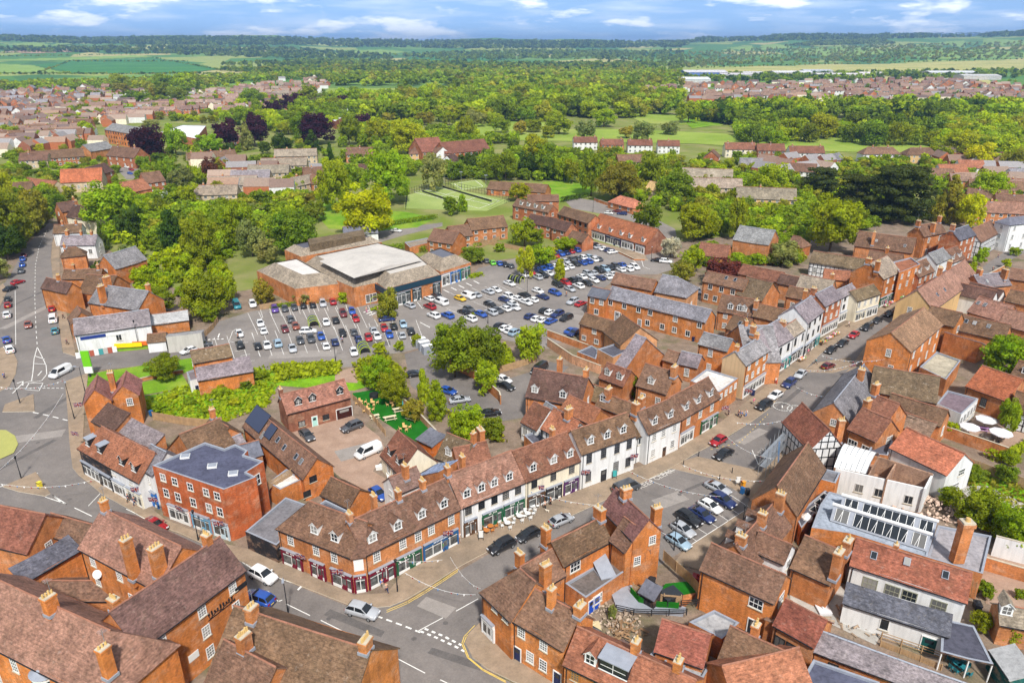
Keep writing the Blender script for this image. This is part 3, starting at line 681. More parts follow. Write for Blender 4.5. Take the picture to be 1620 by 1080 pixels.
B("terraced_shop","white shop with orange roof and two little gabled dormers",V((172,735),(220,761),(207,697),5.4,46,roof="o",wall="w",fw=[[.1,.7]],do=[.35,.75],shop=[(.02,.45,WHT),(.5,.98,CRM)],ddark=True),cat="shop")
B("outbuilding","purple slate roof behind the orange roofed shops",V((182,684),(236,713),(222,667),3.8,30,roof="u",wall="b",mono=True))
B("outbuilding","dark brown roof below the double gabled brick house",V((146,665),(180,682),(196,648),4.5,32,roof="d",wall="b",mono=True))
B("brick_house","blank brick house with twin gables and a chimney between them",G((132,638),(175,631),6.5,7,pitch=48,roof=lin(170,118,108),wall="o"),G((176,629),(218,623),6.5,7,pitch=44,roof=lin(166,112,104),wall="o",ch=[(.6,2,-.9,1.2)]))
B("outbuilding","narrow brick lean-to roofs behind the blue-grey flat roof",V((262,713),(322,688),(312,676),4.5,40,roof="t",wall="b"),V((345,700),(372,690),(358,676),4,30,roof="u",wall="b",W=5),V((377,705),(404,698),(390,683),4,30,roof="b",wall="b",W=5),V((318,682),(345,700),(350,668),5,42,roof="t",wall="b",ch=[(.1,1.8)]))
h=B("outbuilding","black single storey annexe with white cornice below a slatted roof fence",FL([(388,840),(437,862),(500,803),(452,786)],3.3,roof="g",wall="k"),cat="shop")
# ---- big brick buildings at the bottom of the frame
B("hotel","tall three storey brick hotel front with sash windows and a scrolled iron sign",V((219,1026),(386,900),(248,917),9.4,44,roof=lin(122,92,84),wall="o",fw=[[.18,.55,.86],[.18,.55,.86],[.18,.55,.86]],ch=[(.06,1.0,.15,1.3),(.9,1.3,.1,1.2)]),V((126,865),(225,918),(232,838),9.4,42,roof="p",wall="o",fw=[[.15,.5],[.15,.6],[]],ch=[(.72,2.2,-1.0,1.3,3),(.95,1.6,-.7,1.7,4),(.04,1.6)],ext=(0,3)),cat="hotel")
B("hotel","long pink-brown roofed brick hall with bow window and white sashes",V((-80,984),(170,1112),(86,957),8.0,44,roof="p",wall="o",ends="gh",fw=[6,6],ch=[(.52,1.8,-.1,1.5,4),(.95,1.2,-.6,1.3)]),cat="hotel")
hh_=LASTH[0];i0=INF[-1];pp=min((i0["A"].lerp(i0["B"],k/40)for k in range(41)),key=lambda v:abs(PX(v)[0] -62));b=MB();n_= -i0["n"];d_=i0["d"]
for k in range(8):
 a0,a1=math.pi*k/8,math.pi* (k+1) /8;f_=lambda a,z_,r_=1.25:pp+d_* (math.cos(a) *r_) +n_* (math.sin(a) *r_*.75) +Vector((0,0,z_-pp.z));b.poly([f_(a1,0),f_(a0,0),f_(a0,7.3),f_(a1,7.3)],0)
 for z0_,z1_ in((1.2,3.0),(4.6,6.8)):b.poly([f_(a1-.05,z0_,1.28),f_(a0+.05,z0_,1.28),f_(a0+.05,z1_,1.28),f_(a1-.05,z1_,1.28)],1)
 b.poly([f_(a1,7.3,1.45),f_(a0,7.3,1.45),f_(a0,7.9,.2),f_(a1,7.9,.2)],2)
b.build("bow_window",[M["white"],M["glass"],M["lead"]],hh_.root)
B("outbuilding","grey slate lean-to with a blank brick wall in the hotel court",V((37,921),(128,868),(60,873),5.5,25,roof="k",wall="o",mono=True))
B("outbuilding","low brown lean-to roof in the hollow of the hotel court",V((62,948),(160,948),(110,918),3,30,roof="n",wall="b",ext=(3,2)))
B("brick_house","broad red-brown roof with a tiled gable beside the traffic islands",V((-60,850),(43,873),(20,803),6.5,42,roof=lin(150,96,80),wall="b"))
B("brick_house","smaller brown roof abutting the hotel along the road",V((83,846),(140,862),(112,820),6,42,roof="n",wall="b",ext=(2,2)))
B("brick_house","wide dark roofed building with an orange gable and cream chimney pots",V((330,1062),(548,1142),(470,990),7.5,42,roof="t",wall="o",ch=[(.16,1.4,-.1,1.4,3),(.97,1.3,0,1.5,5)]))
B("brick_house","small cross gabled roof topped by a stack with six cream pots",V((318,1092),(398,1140),(375,1022),7,44,roof="n",wall="b",ch=[(.35,1.8,.1,1.6,6)]))
# ---- the island block
B("brick_house","brick corner house with sloping bay shop window at the junction",V((762,935),(809,980),(816,893),6.4,46,roof="n",wall="o",ends="hg",fw=[[.45,.8],[]],ch=[(.95,1.6,.5,1.4,4)],shop=[(.02,.45,WHT)]))
B("brick_house","two storey brick house with white sashes, arched door and tall stack",V((811,978),(892,1026),(868,943),6.2,44,roof="n",wall="o",fw=[[.18,.62],[.36,.62]],doors=[(.1,NAVY),(.9,NAVY)],ch=[(.52,2.2,-.2,1.1,2),(1.0,1.4,.0,1.5,3)]))
B("terraced_house","salmon tiled terrace with an oak dormer and a wide dark dormer",V((893,1048),(1080,1138),(985,1023),5.6,40,roof="o",wall="o",fw=[[.1,.3,.5],[]],do=[.2],ch=[(.5,1.5,.1,1.2,2),(.85,1.4,.1,1.2)],dw=[(.4,3.4)],wc=lin(170,120,60)))
B("brick_house","small pyramid roofed wing with a yellowed stack",V((862,926),(893,907),(848,882),5.2,44,roof="n",wall="o",ext=(2,0),ch=[(.1,1.6,.3,1.2)]))
B("brick_house","long brown roofed range with a lichened parapet and a white casement window",V((891,893),(966,853),(915,836),6.4,42,roof="t",wall="o",fw=[[.25],[]],st="case3",ch=[(.02,1.5,.6,1.3),(1.0,1.8,0,1.8,2)]),FL([(894,922),(965,880),(999,896),(927,945)],3.2,roof=lin(112,104,100),wall="b",walls=[(2,[[.25]],"case3")]))
B("brick_house","gable fronted brick house with a circular vent beside the fire ladder",V((966,852),(990,871),(985,815),6.8,48,roof="n",wall="o",gb=[[.5],[]],st="case"))
B("brick_house","tall brick gable with purple roof and twin stacks above the parked row",G((1002,852),(1046,838),8.4,8,pitch=48,roof=lin(136,96,90),wall="o",gb=[[.7],[.2],[]],ch=[(.3,1.6,0,1.6),(.9,1.0,.8,1.4)]))
B("brick_house","salmon red hipped roof building below the black fenced terrace",V((1037,1027),(1112,1053),(1100,996),4.2,40,roof=lin(164,100,84),wall="b"))
B("garage","slate grey flat roofed box next to the dark dormer",FL([(1027,1036),(1037,1024),(1061,1036),(1052,1050)],3.2,roof="b",wall="b"))
B("garage","speckled concrete flat roof below the salmon red roof",FL([(1076,1056),(1092,1034),(1125,1050),(1112,1073)],3.5,roof="l",wall="b"))
B("outbuilding","brown tiled range with a row of timber windows by the yard door",V((1137,1042),(1222,1084),(1180,1001),4.2,40,roof="t",wall="b",fw=[5],wc=lin(120,80,50),st="case",ch=[(.42,1.4,.2,1.2)]))
B("outbuilding","orange tiled roof closing the yard along the frame's lower edge",V((1200,1100),(1258,1085),(1225,1033),4.5,40,roof="o",wall="b",ext=(3,2)))
B("brick_house","large orange brick range with brown roof, one white sash and a black yard door",V((1109,899),(1225,952),(1205,893),6.6,40,roof="n",wall="o",fw=[[.78],[]],st="case3",gb=[1,[]],doors=[(.8,BLK,1.5,2.5)]))
h=B("terrace_roof","weathered flat terrace roof edged in pale blue beside the brick range",FL([(1090,983),(1130,964),(1170,984),(1142,1010)],3.4,roof="l",wall="b"),cat="flat roof")
# ---- bottom corner behind the parked row
B("cottage","white gabled cottage end with brown roof among the close roofs",V((1190,868),(1240,890),(1231,852),6.2,42,roof="n",wall="w",gb=[1,1],st="case"))
B("brick_house","wide chocolate brown roof ending at two full height brick stacks",V((1252,896),(1313,923),(1285,851),4.6,34,roof="t",wall="b",ch=[(1.02,2.0,-.75,2.0,2),(1.03,1.8,.1,1.8,2)]))
B("cottage","long whitewashed cottage with rust red mossy roof and three rooflights",V((1346,892),(1529,951),(1442,877),4.6,36,roof=lin(150,92,72),wall="w",fw=[[.2,.4,.55,.8]],st="case3",wc=lin(150,150,130),sk=[(.18,.4),(.47,.55),(.8,.5)],ch=[(.35,.8,.1,.8,1)]))
B("outbuilding","slate roofed white outbuilding with a green garden door",V((1335,952),(1494,1003),(1422,945),3.4,30,roof=lin(112,112,124),wall="w",fw=[[.42]],doors=[(.85,lin(24,84,80),1.6,2.2)],ext=(0,.5),mono=True,st="pane"))
B("canopy_roof","dark grey felt canopy over the garden dining table",FL([(1500,980),(1541,989),(1572,1050),(1532,1042),(1488,1030),(1489,1009)],3.0,roof=lin(84,84,96),wall="k",par=.08,zb=2.75),cat="canopy")
for q_ in((1541,991),(1570,1050),(1533,1043),(1490,1031)):
 g=U(q_,2.8);b=MB();b.box(g.x-.07,g.x+.07,g.y-.07,g.y+.07,0,2.8);b.build("post",[M["white"]],LASTH[0].root)
B("outbuilding","long lilac grey slate roof with black vents in its brick wall",V((1290,1028),(1450,1088),(1395,1033),4.2,36,roof="u",wall="b",fw=[[.13,.6]],wc=BLK,ext=(0,6)))
B("outbuilding","rust red tiled store with two small windows by the rubble yard",V((1225,986),(1288,1021),(1277,964),5,40,roof=lin(150,88,72),wall="b",fw=[[.2,.5]],st="case",wc=BLK))
B("garage","blue-grey flat roof with wide pale parapet",FL([(1287,1042),(1392,1078),(1370,1120),(1262,1085)],4.2,roof=lin(92,94,112),wall="b"))
B("shed","mottled grey shed with teal plank wall",V((1568,1028),(1600,1074),(1608,1020),2.8,25,roof="l",wall=lin(40,96,92),mono=True))
B("cottage","grey-brown roofed cottage with white dormer beside the garden bushes",V((1583,985),(1660,1000),(1620,962),3.4,38,roof="z",wall="b",do=[.12]))
# ---- glass roofed hall
GH=B("market_hall","hall with long glazed roof monitors and pale blue-grey decking",FL([(1312,777),(1484,822),(1467,881),(1345,843),(1284,834),(1298,797)],5,roof=lin(158,166,178),wall="o",par=.15),cat="hall")
def monitor(p0,p1,hh=1.9):
 P,Q=U(p0,5),U(p1,5);d= (Q-P).normalized();n=Vector((d.y,-d.x,0));z=Vector((0,0,1));L= (Q-P).length
 b=MB();f0,f1=P+n*1.5,P;top=P+z*hh;back=P-n*2.2
 b.poly([f0,f0+d*L,top+d*L,top],0);b.poly([top,top+d*L,back+d*L,back],0)
 b.poly([f0,top,back],0);b.poly([f0+d*L,back+d*L,top+d*L],0)
 b.obox(top-d*.2-n*.3,d* (L+.4),n*.5,z*.22,1)
 b.build("roof_monitor",[M["lead"],M["white"]],GH.root)
 sl= (top-f0);sn=d.cross(sl).normalized();sn= -sn if sn.z<0 else sn
 for a,c in((.04,.18),(.24,.78),(.84,.97)):
  g=MB();o=f0+d* (L*a) +sl*.12+sn*.03
  g.obox(o,d* (L* (c-a)),sl*.76,sn*.03,0)
  k=max(2,int(L* (c-a) /.95))
  for i in range(k+1):g.obox(o+d* (L* (c-a) *i/k-.03) +sn*.03,d*.07,sl*.76,sn*.04,1)
  for i in range(0,k,2):
   q=o+d* (L* (c-a) * (i+.5) /k) +sn*.04;g.obox(q,d*.06,sl*.74+d* (L* (c-a) /k*.5),sn*.03,1)
  g.build("glazing",[M["glass"],M["white"]],GH.root)
monitor((1330,800),(1478,842));monitor((1316,815),(1468,863))
B("hall_annexe","stained grey flat roof with a very tall brick chimney",FL([(1484,830),(1569,847),(1555,907),(1467,881)],4.4,roof=lin(160,155,158),wall="b"),cat="flat roof")
g=U((1513,886),4.3)
hh=House("brick_chimney","very tall freestanding brick chimney on the stained grey flat roof","chimney",g);LAB.add("x")
b=MB();b.box(-.75,.75,-.6,.6,4.2,10.6,0);b.box(-.88,.88,-.73,.73,10.1,10.6,0);b.box(-.8,.8,-.65,.65,10.6,10.85,1)
o=mk("shaft",b.mesh("shaft",[M["brick"],M["stone"]]),hh.root,color=WC["b"]);b=MB();b.cyl((0,0,10.85),(0,0,11.3),.36,.28,12,0);b.build("pot",[M["pot"]],None).parent=hh.root
B("hall","steep dark brown roofed hall with white boarded end beside the scaffold",V((1259,813),(1305,740),(1253,735),6.0,48,roof="t",wall="b",ga=[]),FL([(1296,757),(1306,741),(1330,747),(1322,764)],5,roof="g",wall="o"))
B("brick_house","brown roofed house with stepped ridges and three stacks along the parked row",V((1188,811),(1140,862),(1203,818),5.4,44,roof="n",wall="b",do=[.3,.55,.8],ch=[(.03,2.2,.3,1.4),(.45,1.6,.2,1.3),(.92,1.2,.1,1.5)],ext=(1,2)))
# ---- burnt building, timber gable, white sheeting
h=H("burnt_house","roofless burnt white house with bare brown inner walls and white sheeting",(1400,770),"ruin")
def wallbox(h,p,q,z0,z1,t,m="render",col=WC["w"],name="wall"):
 P,Q=U(p,z1),U(q,z1);P.z=Q.z=z0;d= (Q-P).normalized();n=Vector((-d.y,d.x,0))
 b=MB();b.obox(P,d* (Q-P).length,n*t,Vector((0,0,z1-z0)),0);return b.build(name,[M[m]],h.root,col)
scor=lin(168,134,112)
wallbox(h,(1322,741),(1465,773),0,4.6,.3);wallbox(h,(1465,773),(1477,750),0,4.9,.3);wallbox(h,(1388,722),(1476,750),0,5.2,.3,"brick",scor);wallbox(h,(1322,741),(1342,712),0,4.6,.3,"brick",scor)
wallbox(h,(1404,757),(1418,733),0,5.0,.2,"brick",scor)
wallbox(h,(1376,750),(1390,724),0,4.8,.2,"brick",scor)
gp= [U(p,.3)for p in((1322,752),(1465,785),(1476,755),(1345,720))];b=MB();b.poly([(q.x,q.y,1.9)for q in gp]);b.build("attic_floor",[M["brick"]],h.root,scor)
P,Q=U((1322,741),4.6),U((1465,773),4.6)
for t_ in(.3,.52,.85):
 p=P.lerp(Q,t_);p.z=1.2;h.part("window",win_mesh(1.2,1.5,"case"),p,math.atan2((Q-P).y,(Q-P).x),(.6,.58,.55))
sb=MB();n=8
P,Q,S,T_=U((1320,738),4.8),U((1370,748),4.8),U((1392,722),4.8),U((1340,705),4.8)
for i in range(n):
 a,c=i/n,(i+1) /n;za,zc=4.7+2.2*math.sin(math.pi*a),4.7+2.2*math.sin(math.pi*c)
 for j in range(6):
  s0,s1=j/6,(j+1) /6
  q4= [P.lerp(Q,s0).lerp(T_.lerp(S,s0),a),P.lerp(Q,s1).lerp(T_.lerp(S,s1),a),P.lerp(Q,s1).lerp(T_.lerp(S,s1),c),P.lerp(Q,s0).lerp(T_.lerp(S,s0),c)]
  sb.poly([(q4[0].x,q4[0].y,za),(q4[1].x,q4[1].y,za),(q4[2].x,q4[2].y,zc),(q4[3].x,q4[3].y,zc)],0)
for j in range(7):
 s0=j/6
 for i in range(n):
  a,c=i/n,(i+1) /n;p=P.lerp(Q,s0).lerp(T_.lerp(S,s0),a);q=P.lerp(Q,s0).lerp(T_.lerp(S,s0),c)
  p.z,q.z=4.74+2.2*math.sin(math.pi*a),4.74+2.2*math.sin(math.pi*c);sb.cyl(p,q,.06,n=5,m=1)
sb.build("sheeting",[M["white"],M["steel"]],h.root)
B("timber_house","timber framed white gable with open trusses under red tiles by the scaffold",G((1281,710),(1334,707),5.6,10,pitch=50,roof=lin(160,100,80),wall="w",tim=True,ch=[(.85,1.0,.9,1.3)]))
B("brick_house","orange tiled house with white side wall and brick garden gable",V((1409,707),(1498,750),(1470,692),5,36,roof=lin(204,126,96),wall="w",gb=[[.6],[.5]],st="case3"),FL([(1372,716),(1390,684),(1413,697),(1405,720)],4,roof="k",wall="b"))
# ---- south side of the high street
B("brick_house","mottled red hipped roof with mossy verges above a white casement",V((1342,677),(1386,697),(1366,645),5.5,42,roof="r",wall="b",fw=[2],st="case3",ch=[(.05,1.6,.2,1.5)]))
B("brick_house","rust roofed house with brick rear gable and tall pale stack",V((1360,655),(1400,672),(1393,627),6,42,roof="r",wall="b",gb=[1],ch=[(.02,2.2,0,1.5)]))
B("street_house","grey slate street slope behind a brown gabled roof at the road edge",V((1287,650),(1337,590),(1335,616),5.5,42,roof="g",wall="b",ch=[(.3,1.6,.3,1.4)]))
B("long_barn","broad mossy roofed hall with black timber and white gable end",V((1377,617),(1481,636),(1440,588),6,42,roof="m",wall="b",gb=[1,1],tim=False))
B("long_barn","long brown roof with white end gable above a patched brick wall",V((1400,645),(1488,673),(1440,631),4.6,40,roof="t",wall="b",gb=[1]),FL([(1482,638),(1499,617),(1548,630),(1521,655)],4,roof=lin(128,112,120),wall="w",walls=[(2,[5],"case")]))
B("cottage","orange tiled outhouse beside the parasol court",V((1529,610),(1592,633),(1590,590),4.6,36,roof=lin(172,102,70),wall="b",fw=[1],wc=BLK))
B("cottage","white timbered cottage with brown roof at the end of the parasol court",V((1598,648),(1650,662),(1625,622),4,40,roof="t",wall="w",tim=True))
B("bank_building","big orange brick gabled building with ribbed tile roof and white street facade",V((1441,556),(1491,513),(1430,511),7.4,34,roof=lin(150,118,92),wall="o",fw=[4,4],ext=(0,0)),FL([(1455,580),(1482,556),(1520,570),(1497,600)],4.2,roof=lin(176,166,146),wall="b"),cat="bank")
B("brick_house","brown roofed brick house with square gable right behind the ribbed tile roof",V((1462,504),(1510,516),(1488,487),7,40,roof="t",wall="o",gb=[1,1],st="case"))
B("long_barn","long brown roof with three rooflights and white end",V((1513,521),(1588,538),(1562,506),5,38,roof="t",wall="b",sk=[(.12,.5),(.3,.5),(.6,.5)],gb=[1]))
B("cottage","brick cottage with low slate front roof above white windows",V((1505,531),(1561,547),(1540,527),3.4,25,roof="u",wall="b",fw=[3],st="case3",mono=True,W=4.5))
B("brick_house","dusty pink roofed house with white awning and rooflights",V((1531,492),(1585,508),(1568,474),5.5,40,roof="p",wall="b",sk=[(.1,.5),(.3,.5)]))
B("street_house","street terrace of pinkish roofs with cream gable over the queue of cars",V((1476,490),(1548,438),(1500,452),6.5,44,W=9,roof="p",wall="y",ch=[(.5,1.6,.2,1.3),(.75,1.4,.3,1.3)],sk=[(.2,.3),(.35,.3)]))
B("brick_house","purple slate roofed house with rooflight and square stack",V((1552,455),(1600,450),(1575,432),6,40,roof="u",wall="b",ch=[(.2,1.6,.1,1.6),(.85,1.6,-.5,1.8)],sk=[(.3,.3)]))
B("cottage","white double gabled rear wing with dark roofs",G((1568,477),(1578,472),5,9,pitch=50,roof="d",wall="w"),G((1579,472),(1590,469),5,9,pitch=50,roof="d",wall="w"),V((1590,475),(1650,488),(1620,462),5,40,roof="t",wall="b"))
B("brick_house","red-brown roofed house at the frame edge below the church path",V((1596,440),(1650,448),(1625,428),6,40,roof="n",wall="b"))
B("brick_house","mauve roofed house stepping down towards the round green tree",V((1580,512),(1650,530),(1610,492),5,38,roof="p",wall="b"))
B("brick_house","brick house with a brown roof peeping over the round green tree",V((1588,548),(1650,560),(1620,535),4,38,roof="t",wall="b"))
B("pub","low orange brick house with white dormer near the frame edge above the garden",V((1600,592),(1660,610),(1640,578),4.2,40,roof="t",wall="b",do=[.3]))
# ---------------------------------------------------------------- the road on the west side
B("warehouse","white walled shop with slate roof, hoarding and yellow banner on the side road",V((118,530),(238,513),(178,497),4.6,30,roof="u",wall="w",fw=[[.55]],st="case",ends="gg"),cat="shop")
B("brick_house","large slate roofed brick house with two massive stacks on the west road",V((140,478),(218,490),(180,453),6.2,40,roof="s",wall="o",ch=[(.15,2.4,.1,2.0,4),(.3,1.4,-.9,1.9),(.95,1.6,.2,1.2)]))
B("brick_house","brick gable house with dark roof lining the west pavement",G((105,463),(128,456),6.2,11,pitch=46,roof="d",wall="o",ch=[(.5,1.6)]),G((113,512),(150,505),5,6,pitch=44,roof="n",wall="o"))
B("brick_house","slate roofed house with twin brick gables and pale downpipe",G((154,421),(182,425),6,12,pitch=45,roof="s",wall="o"),V((184,421),(208,418),(196,402),5.5,40,roof="s",wall="o"))
B("brick_house","brown roofed brick house next to the long garden wall of the west road",V((98,441),(158,440),(128,426),5,40,roof="t",wall="o",ch=[(.25,1.5),(.9,1.5)]),V((160,446),(205,448),(182,436),4,38,roof="t",wall="b"))
B("cottage","hip roofed brick cottage on the bend of the west road",V((96,407),(135,403),(114,391),4.6,42,roof="t",wall="b",ends="hh",ch=[(.2,1.3)]))
B("cottage","slate cottage with clustered stacks further up the west road",V((95,388),(150,387),(122,372),5,42,roof="u",wall="w",ch=[(.15,1.8,0,1.6,4),(.55,1.5),(.85,1.4)],fw=[3],st="case"))
B("cottage","whitewashed cottage at the top of the west road",V((84,369),(128,367),(105,355),5,42,roof="t",wall="w",ch=[(.3,1.4),(.8,1.4)]))
B("cottage","cream jettied house half hidden by the large lime tree",V((105,342),(150,350),(128,325),5.5,45,roof="d",wall="c",ch=[(.1,1.8)],fw=[2]))
B("brick_house","brick house with steep dark roof behind the jettied house",V((98,335),(128,330),(112,318),6,45,roof="d",wall="b",ch=[(.9,1.5)]))
B("shed","long grey asbestos roofed store behind the white walled shop",V((238,514),(298,506),(266,494),3,20,roof="l",wall="o"))
B("shed","concrete roofed shed with white lean-to at the car park gate",V((268,528),(322,522),(295,511),2.8,15,roof="l",wall="g",mono=True,W=6),V((237,530),(265,527),(250,517),2.8,25,W=5,roof="t",wall="w",fw=[2],st="case"))
B("village_hall","low brick hall with mauve sheet roof and mossy tiled upper roof",V((313,602),(400,587),(352,570),3.6,16,roof="u",wall="o",mono=True),V((306,574),(367,563),(335,549),6,32,roof="m",wall="o"),FL([(295,588),(310,584),(316,598),(300,602)],2.8,roof="u",wall="w"),cat="hall")
# ---------------------------------------------------------------- supermarket
SM=B("supermarket","wide brick supermarket with white flat roof and brown tiled skirts",SK([(406,428),(467,457),(543,448),(482,414)],5.2,4.2,33,roof="z",top="w"),SK([(480,418),(542,448),(560,455),(596,447),(610,457),(697,434),(668,410),(602,392)],6,3.2,42,roof="z",top=lin(198,192,184)),SK([(655,411),(697,430),(745,415),(700,396)],5,4,34,roof="z",top="b"),SK([(450,395),(476,406),(604,383),(566,371)],7.5,2.6,36,roof="z",top="k"),cat="supermarket")
def facade(h,p,q,He,col,name="fascia",z0=3.2,z1=4.7,out=.25):
 P,Q=U(p,He),U(q,He);d= (Q-P).normalized();n=Vector((d.y,-d.x,0));P.z=z0
 b=MB();b.obox(P+n*.02,d* (Q-P).length,n*out,Vector((0,0,z1-z0)),0);return b.build(name,[M["paint"]],h.root,col)
facade(SM,(610,457),(697,434),6,lin(30,60,76),z0=4.2,z1=5.9);facade(SM,(594,448),(610,457),6,lin(30,60,76),z0=4.2,z1=5.9)
P,Q=U((610,457),6),U((697,434),6);P.z=Q.z=0
shopf(SM,P,Q,.1,.42,lin(40,60,62),1,3.8);shopf(SM,P,Q,.46,.62,lin(40,60,62),1,3.8);shopf(SM,P,Q,.84,.98,lin(40,60,62),0,3.8)
P,Q=U((697,430),5),U((745,415),5);shopf(SM,P,Q,.02,.28,WHT,1,4);shopf(SM,P,Q,.3,.62,lin(30,110,190),1,4);shopf(SM,P,Q,.64,.96,lin(30,120,90),1,4)
P,Q=U((560,455),6),U((596,447),6);dd=Q-P
for t_ in(.62,.8):p=P.lerp(Q,t_);p.z=.6;SM.part("window",win_mesh(2.2,2.4,"pane"),p,math.atan2(dd.y,dd.x),(.8,.8,.8))
# shallow white ridge over the sales floor
w= [U(p,9.2)for p in((505,413),(598,396),(668,412),(560,440))];m0,m1= (w[0] +w[1]) /2,(w[3] +w[2]) /2;m0.z=m1.z=10.3
b=MB();b.poly([w[0],w[3],m1,m0]);b.poly([m0,m1,w[2],w[1]]);b.poly([w[3],w[2],m1]);b.poly([w[1],w[0],m0]);b.build("sales_roof",[M["seam"]],SM.root,lin(198,192,184))
b=MB();g= [U(p,10)for p in((487,381),(575,366),(578,374),(490,390))];b.prism([(q.x,q.y)for q in g],8,10.6,0);b.build("plant_screen",[M["tile"]],SM.root,RC["m"])
# ---------------------------------------------------------------- east of the car park
B("shop_parade","long shop parade with orange tiled roof and five white dormers",V((932,361),(1022,388),(991,349),3.6,42,roof=lin(178,112,78),wall="d",fw=[[]],shop=[(.02,.3,WHT),(.32,.58,NAVY),(.6,.8,WHT),(.84,.98,WHT)],do=[.15,.36,.55,.7,.92],gb=[]),cat="shop")
B("apartment_block","long brick flats with brown roof and dark recessed windows",V((882,338),(931,353),(915,333),6.2,38,roof="t",wall="r",fw=[6,6],wc=BLK,st="case"))
B("outbuilding","little brick store with black gable beside the hedge",V((897,376),(921,383),(912,366),3.6,40,roof="n",wall="r"))
B("brick_house","brick housing wing with dark roof near the hedge corner",V((832,351),(874,359),(855,341),5,40,roof="d",wall="r",fw=[3,3],st="case"),V((872,360),(895,366),(890,349),5,42,roof="d",wall="r",fw=[2,1],st="case"))
B("apartment_block","red brick flats with white dormers at the edge of the playing field",V((811,325),(868,336),(842,319),6,40,roof="n",wall="r",fw=[4,4],st="case",do=[.2,.4,.6,.8]),V((835,318),(884,318),(855,308),6.4,38,roof="n",wall="r",fw=[2,2]))
B("pavilion","low brown roofed brick pavilion beside the tennis courts",V((770,299),(862,305),(815,289),3,30,roof="t",wall="b",fw=[5],st="case"))
B("bungalow","salmon roofed bungalow with white conservatory and blue blossom",V((962,319),(1001,329),(984,310),2.9,36,roof=lin(206,132,104),wall="b",fw=[3],st="case",ends="hh"))
B("detached_house","cream house with straw coloured roof on the tree lined street",V((1020,299),(1044,303),(1033,287),5.2,40,roof=lin(212,178,126),wall="s",fw=[2,2],st="case"))
B("brick_house","semi-detached brick houses below the supermarket lane",V((676,380),(716,386),(690,362),5,36,roof="n",wall="b",fw=[3,3],st="case"),V((716,376),(748,372),(730,356),5,36,roof="n",wall="b",fw=[2,2],st="case"))
B("brick_house","brick semi with brown roof facing the garden hedges",V((746,364),(803,358),(775,343),5,38,roof="t",wall="b",fw=[4,4],st="case"))
B("garage","flat roofed brown garages by the hedged lane",FL([(640,383),(676,376),(684,382),(648,391)],2.8,roof="z",wall="b"))
B("detached_house","slate roofed white building tucked behind the supermarket",V((545,372),(598,368),(570,357),4,35,roof="b",wall="w",fw=[2],st="case"))
# ---------------------------------------------------------------- houses further off, one by one: (x, y of the base centre, length, depth, eaves, ridge angle, roof, wall, label)
def sh(x,y,L,Wd,He,ang,roof,wall,label,name="detached_house",pitch=40,fw=None,ends="gg",**k):
 c=_U((x,y));a=math.radians(ang);d=Vector((math.cos(a),math.sin(a),0));n=Vector((-d.y,d.x,0))
 A_=c-d*L/2-n*Wd/2;B_=c+d*L/2-n*Wd/2;A_.z=B_.z=He
 LAB.add(label);h=House(name,label,k.pop("cat","house"),c)
 ns=2 if He>4 else 1
 vol(h,A_,B_,Wd,He,pitch,ends=ends,roof=roof,wall=wall,fw=[max(2,int(L/3))] *ns if fw is None else fw,st="case",amp=.02,**k)
 return h
sh(925,236,17,8,5.2,2,"r","w","white semi-detached pair with red roof and cream gable by the meadow","semi_detached_house",ch=[(.1,1),(.9,1)])
sh(967,240,16,8,5.2,0,"r","b","red brick semi-detached pair between two white pairs by the meadow","semi_detached_house",ch=[(.1,1),(.9,1)])
sh(1011,241,17,8,5.2,-2,"r","w","white semi-detached pair with dark roof before the leaning willow","semi_detached_house",ch=[(.1,1),(.9,1)])
sh(1056,242,15,8,5.2,-4,"r","w","white semi-detached pair half hidden by round garden trees","semi_detached_house",ch=[(.5,1)])
sh(1168,248,20,9,5.4,-3,"r","c","cream semi-detached pair with red roofs and a central gable","semi_detached_house",ch=[(.1,1),(.9,1)])
sh(1216,250,18,9,5.4,-3,"r","d","maroon roofed semi-detached pair between cream and white pairs","semi_detached_house",ch=[(.5,1)])
sh(1272,254,22,9,5.4,-3,"r","w","white semi-detached pair beside the white blossom tree","semi_detached_house",ch=[(.1,1),(.9,1)])
sh(1388,256,24,9,5.4,0,"n","w","long white pair with hipped brown roof facing the meadow","semi_detached_house",ends="hh",ch=[(.3,1),(.7,1)])
sh(1451,257,20,9,5.4,0,"n","y","pale yellow hipped house with dark roof facing the meadow","semi_detached_house",ends="hh",ch=[(.5,1)])
sh(1125,262,12,9,5.6,70,"n","r","red brick house with steep gable below the cream pair")
sh(1190,268,16,8,3.2,-8,"s","w","white bungalow with grey roof in front of the maroon pair","bungalow")
sh(1246,272,12,9,4,60,"n","b","brick bungalow with gable towards the white semi pair","bungalow")
sh(1262,282,18,9,4.5,-20,"n","w","white house with brown roof among the dense gardens")
sh(1318,262,10,8,4,40,"g","b","small grey roofed house near the white blossom tree")
sh(1455,290,30,10,4,-10,"n","b","long low brown roofed house behind the great cedar")
sh(1500,284,16,9,4.6,5,"o","w","white gabled house with orange roof near the willow row")
sh(1530,276,14,9,4.4,-5,"o","w","orange roofed bungalow beside the willow row","bungalow")
sh(1555,262,16,9,4.2,-20,"n","w","white house with grey-brown roof beyond the great cedar")
sh(1595,268,18,10,4.2,30,"o","r","red bungalow with salmon roof at the meadow edge","bungalow")
sh(1608,290,14,9,4.2,10,"g","w","white walled house with conservatory at the frame edge")
sh(1117,293,26,9,5,-14,"z","c","beige house with solar panels on its pale roof")
sh(1125,310,28,9,5,-8,"z","s","long stone coloured house below the solar roofed house")
sh(1208,330,26,10,5.4,-12,"z","y","buff brick house with tall windows among dark conifers",ch=[(.4,1)])
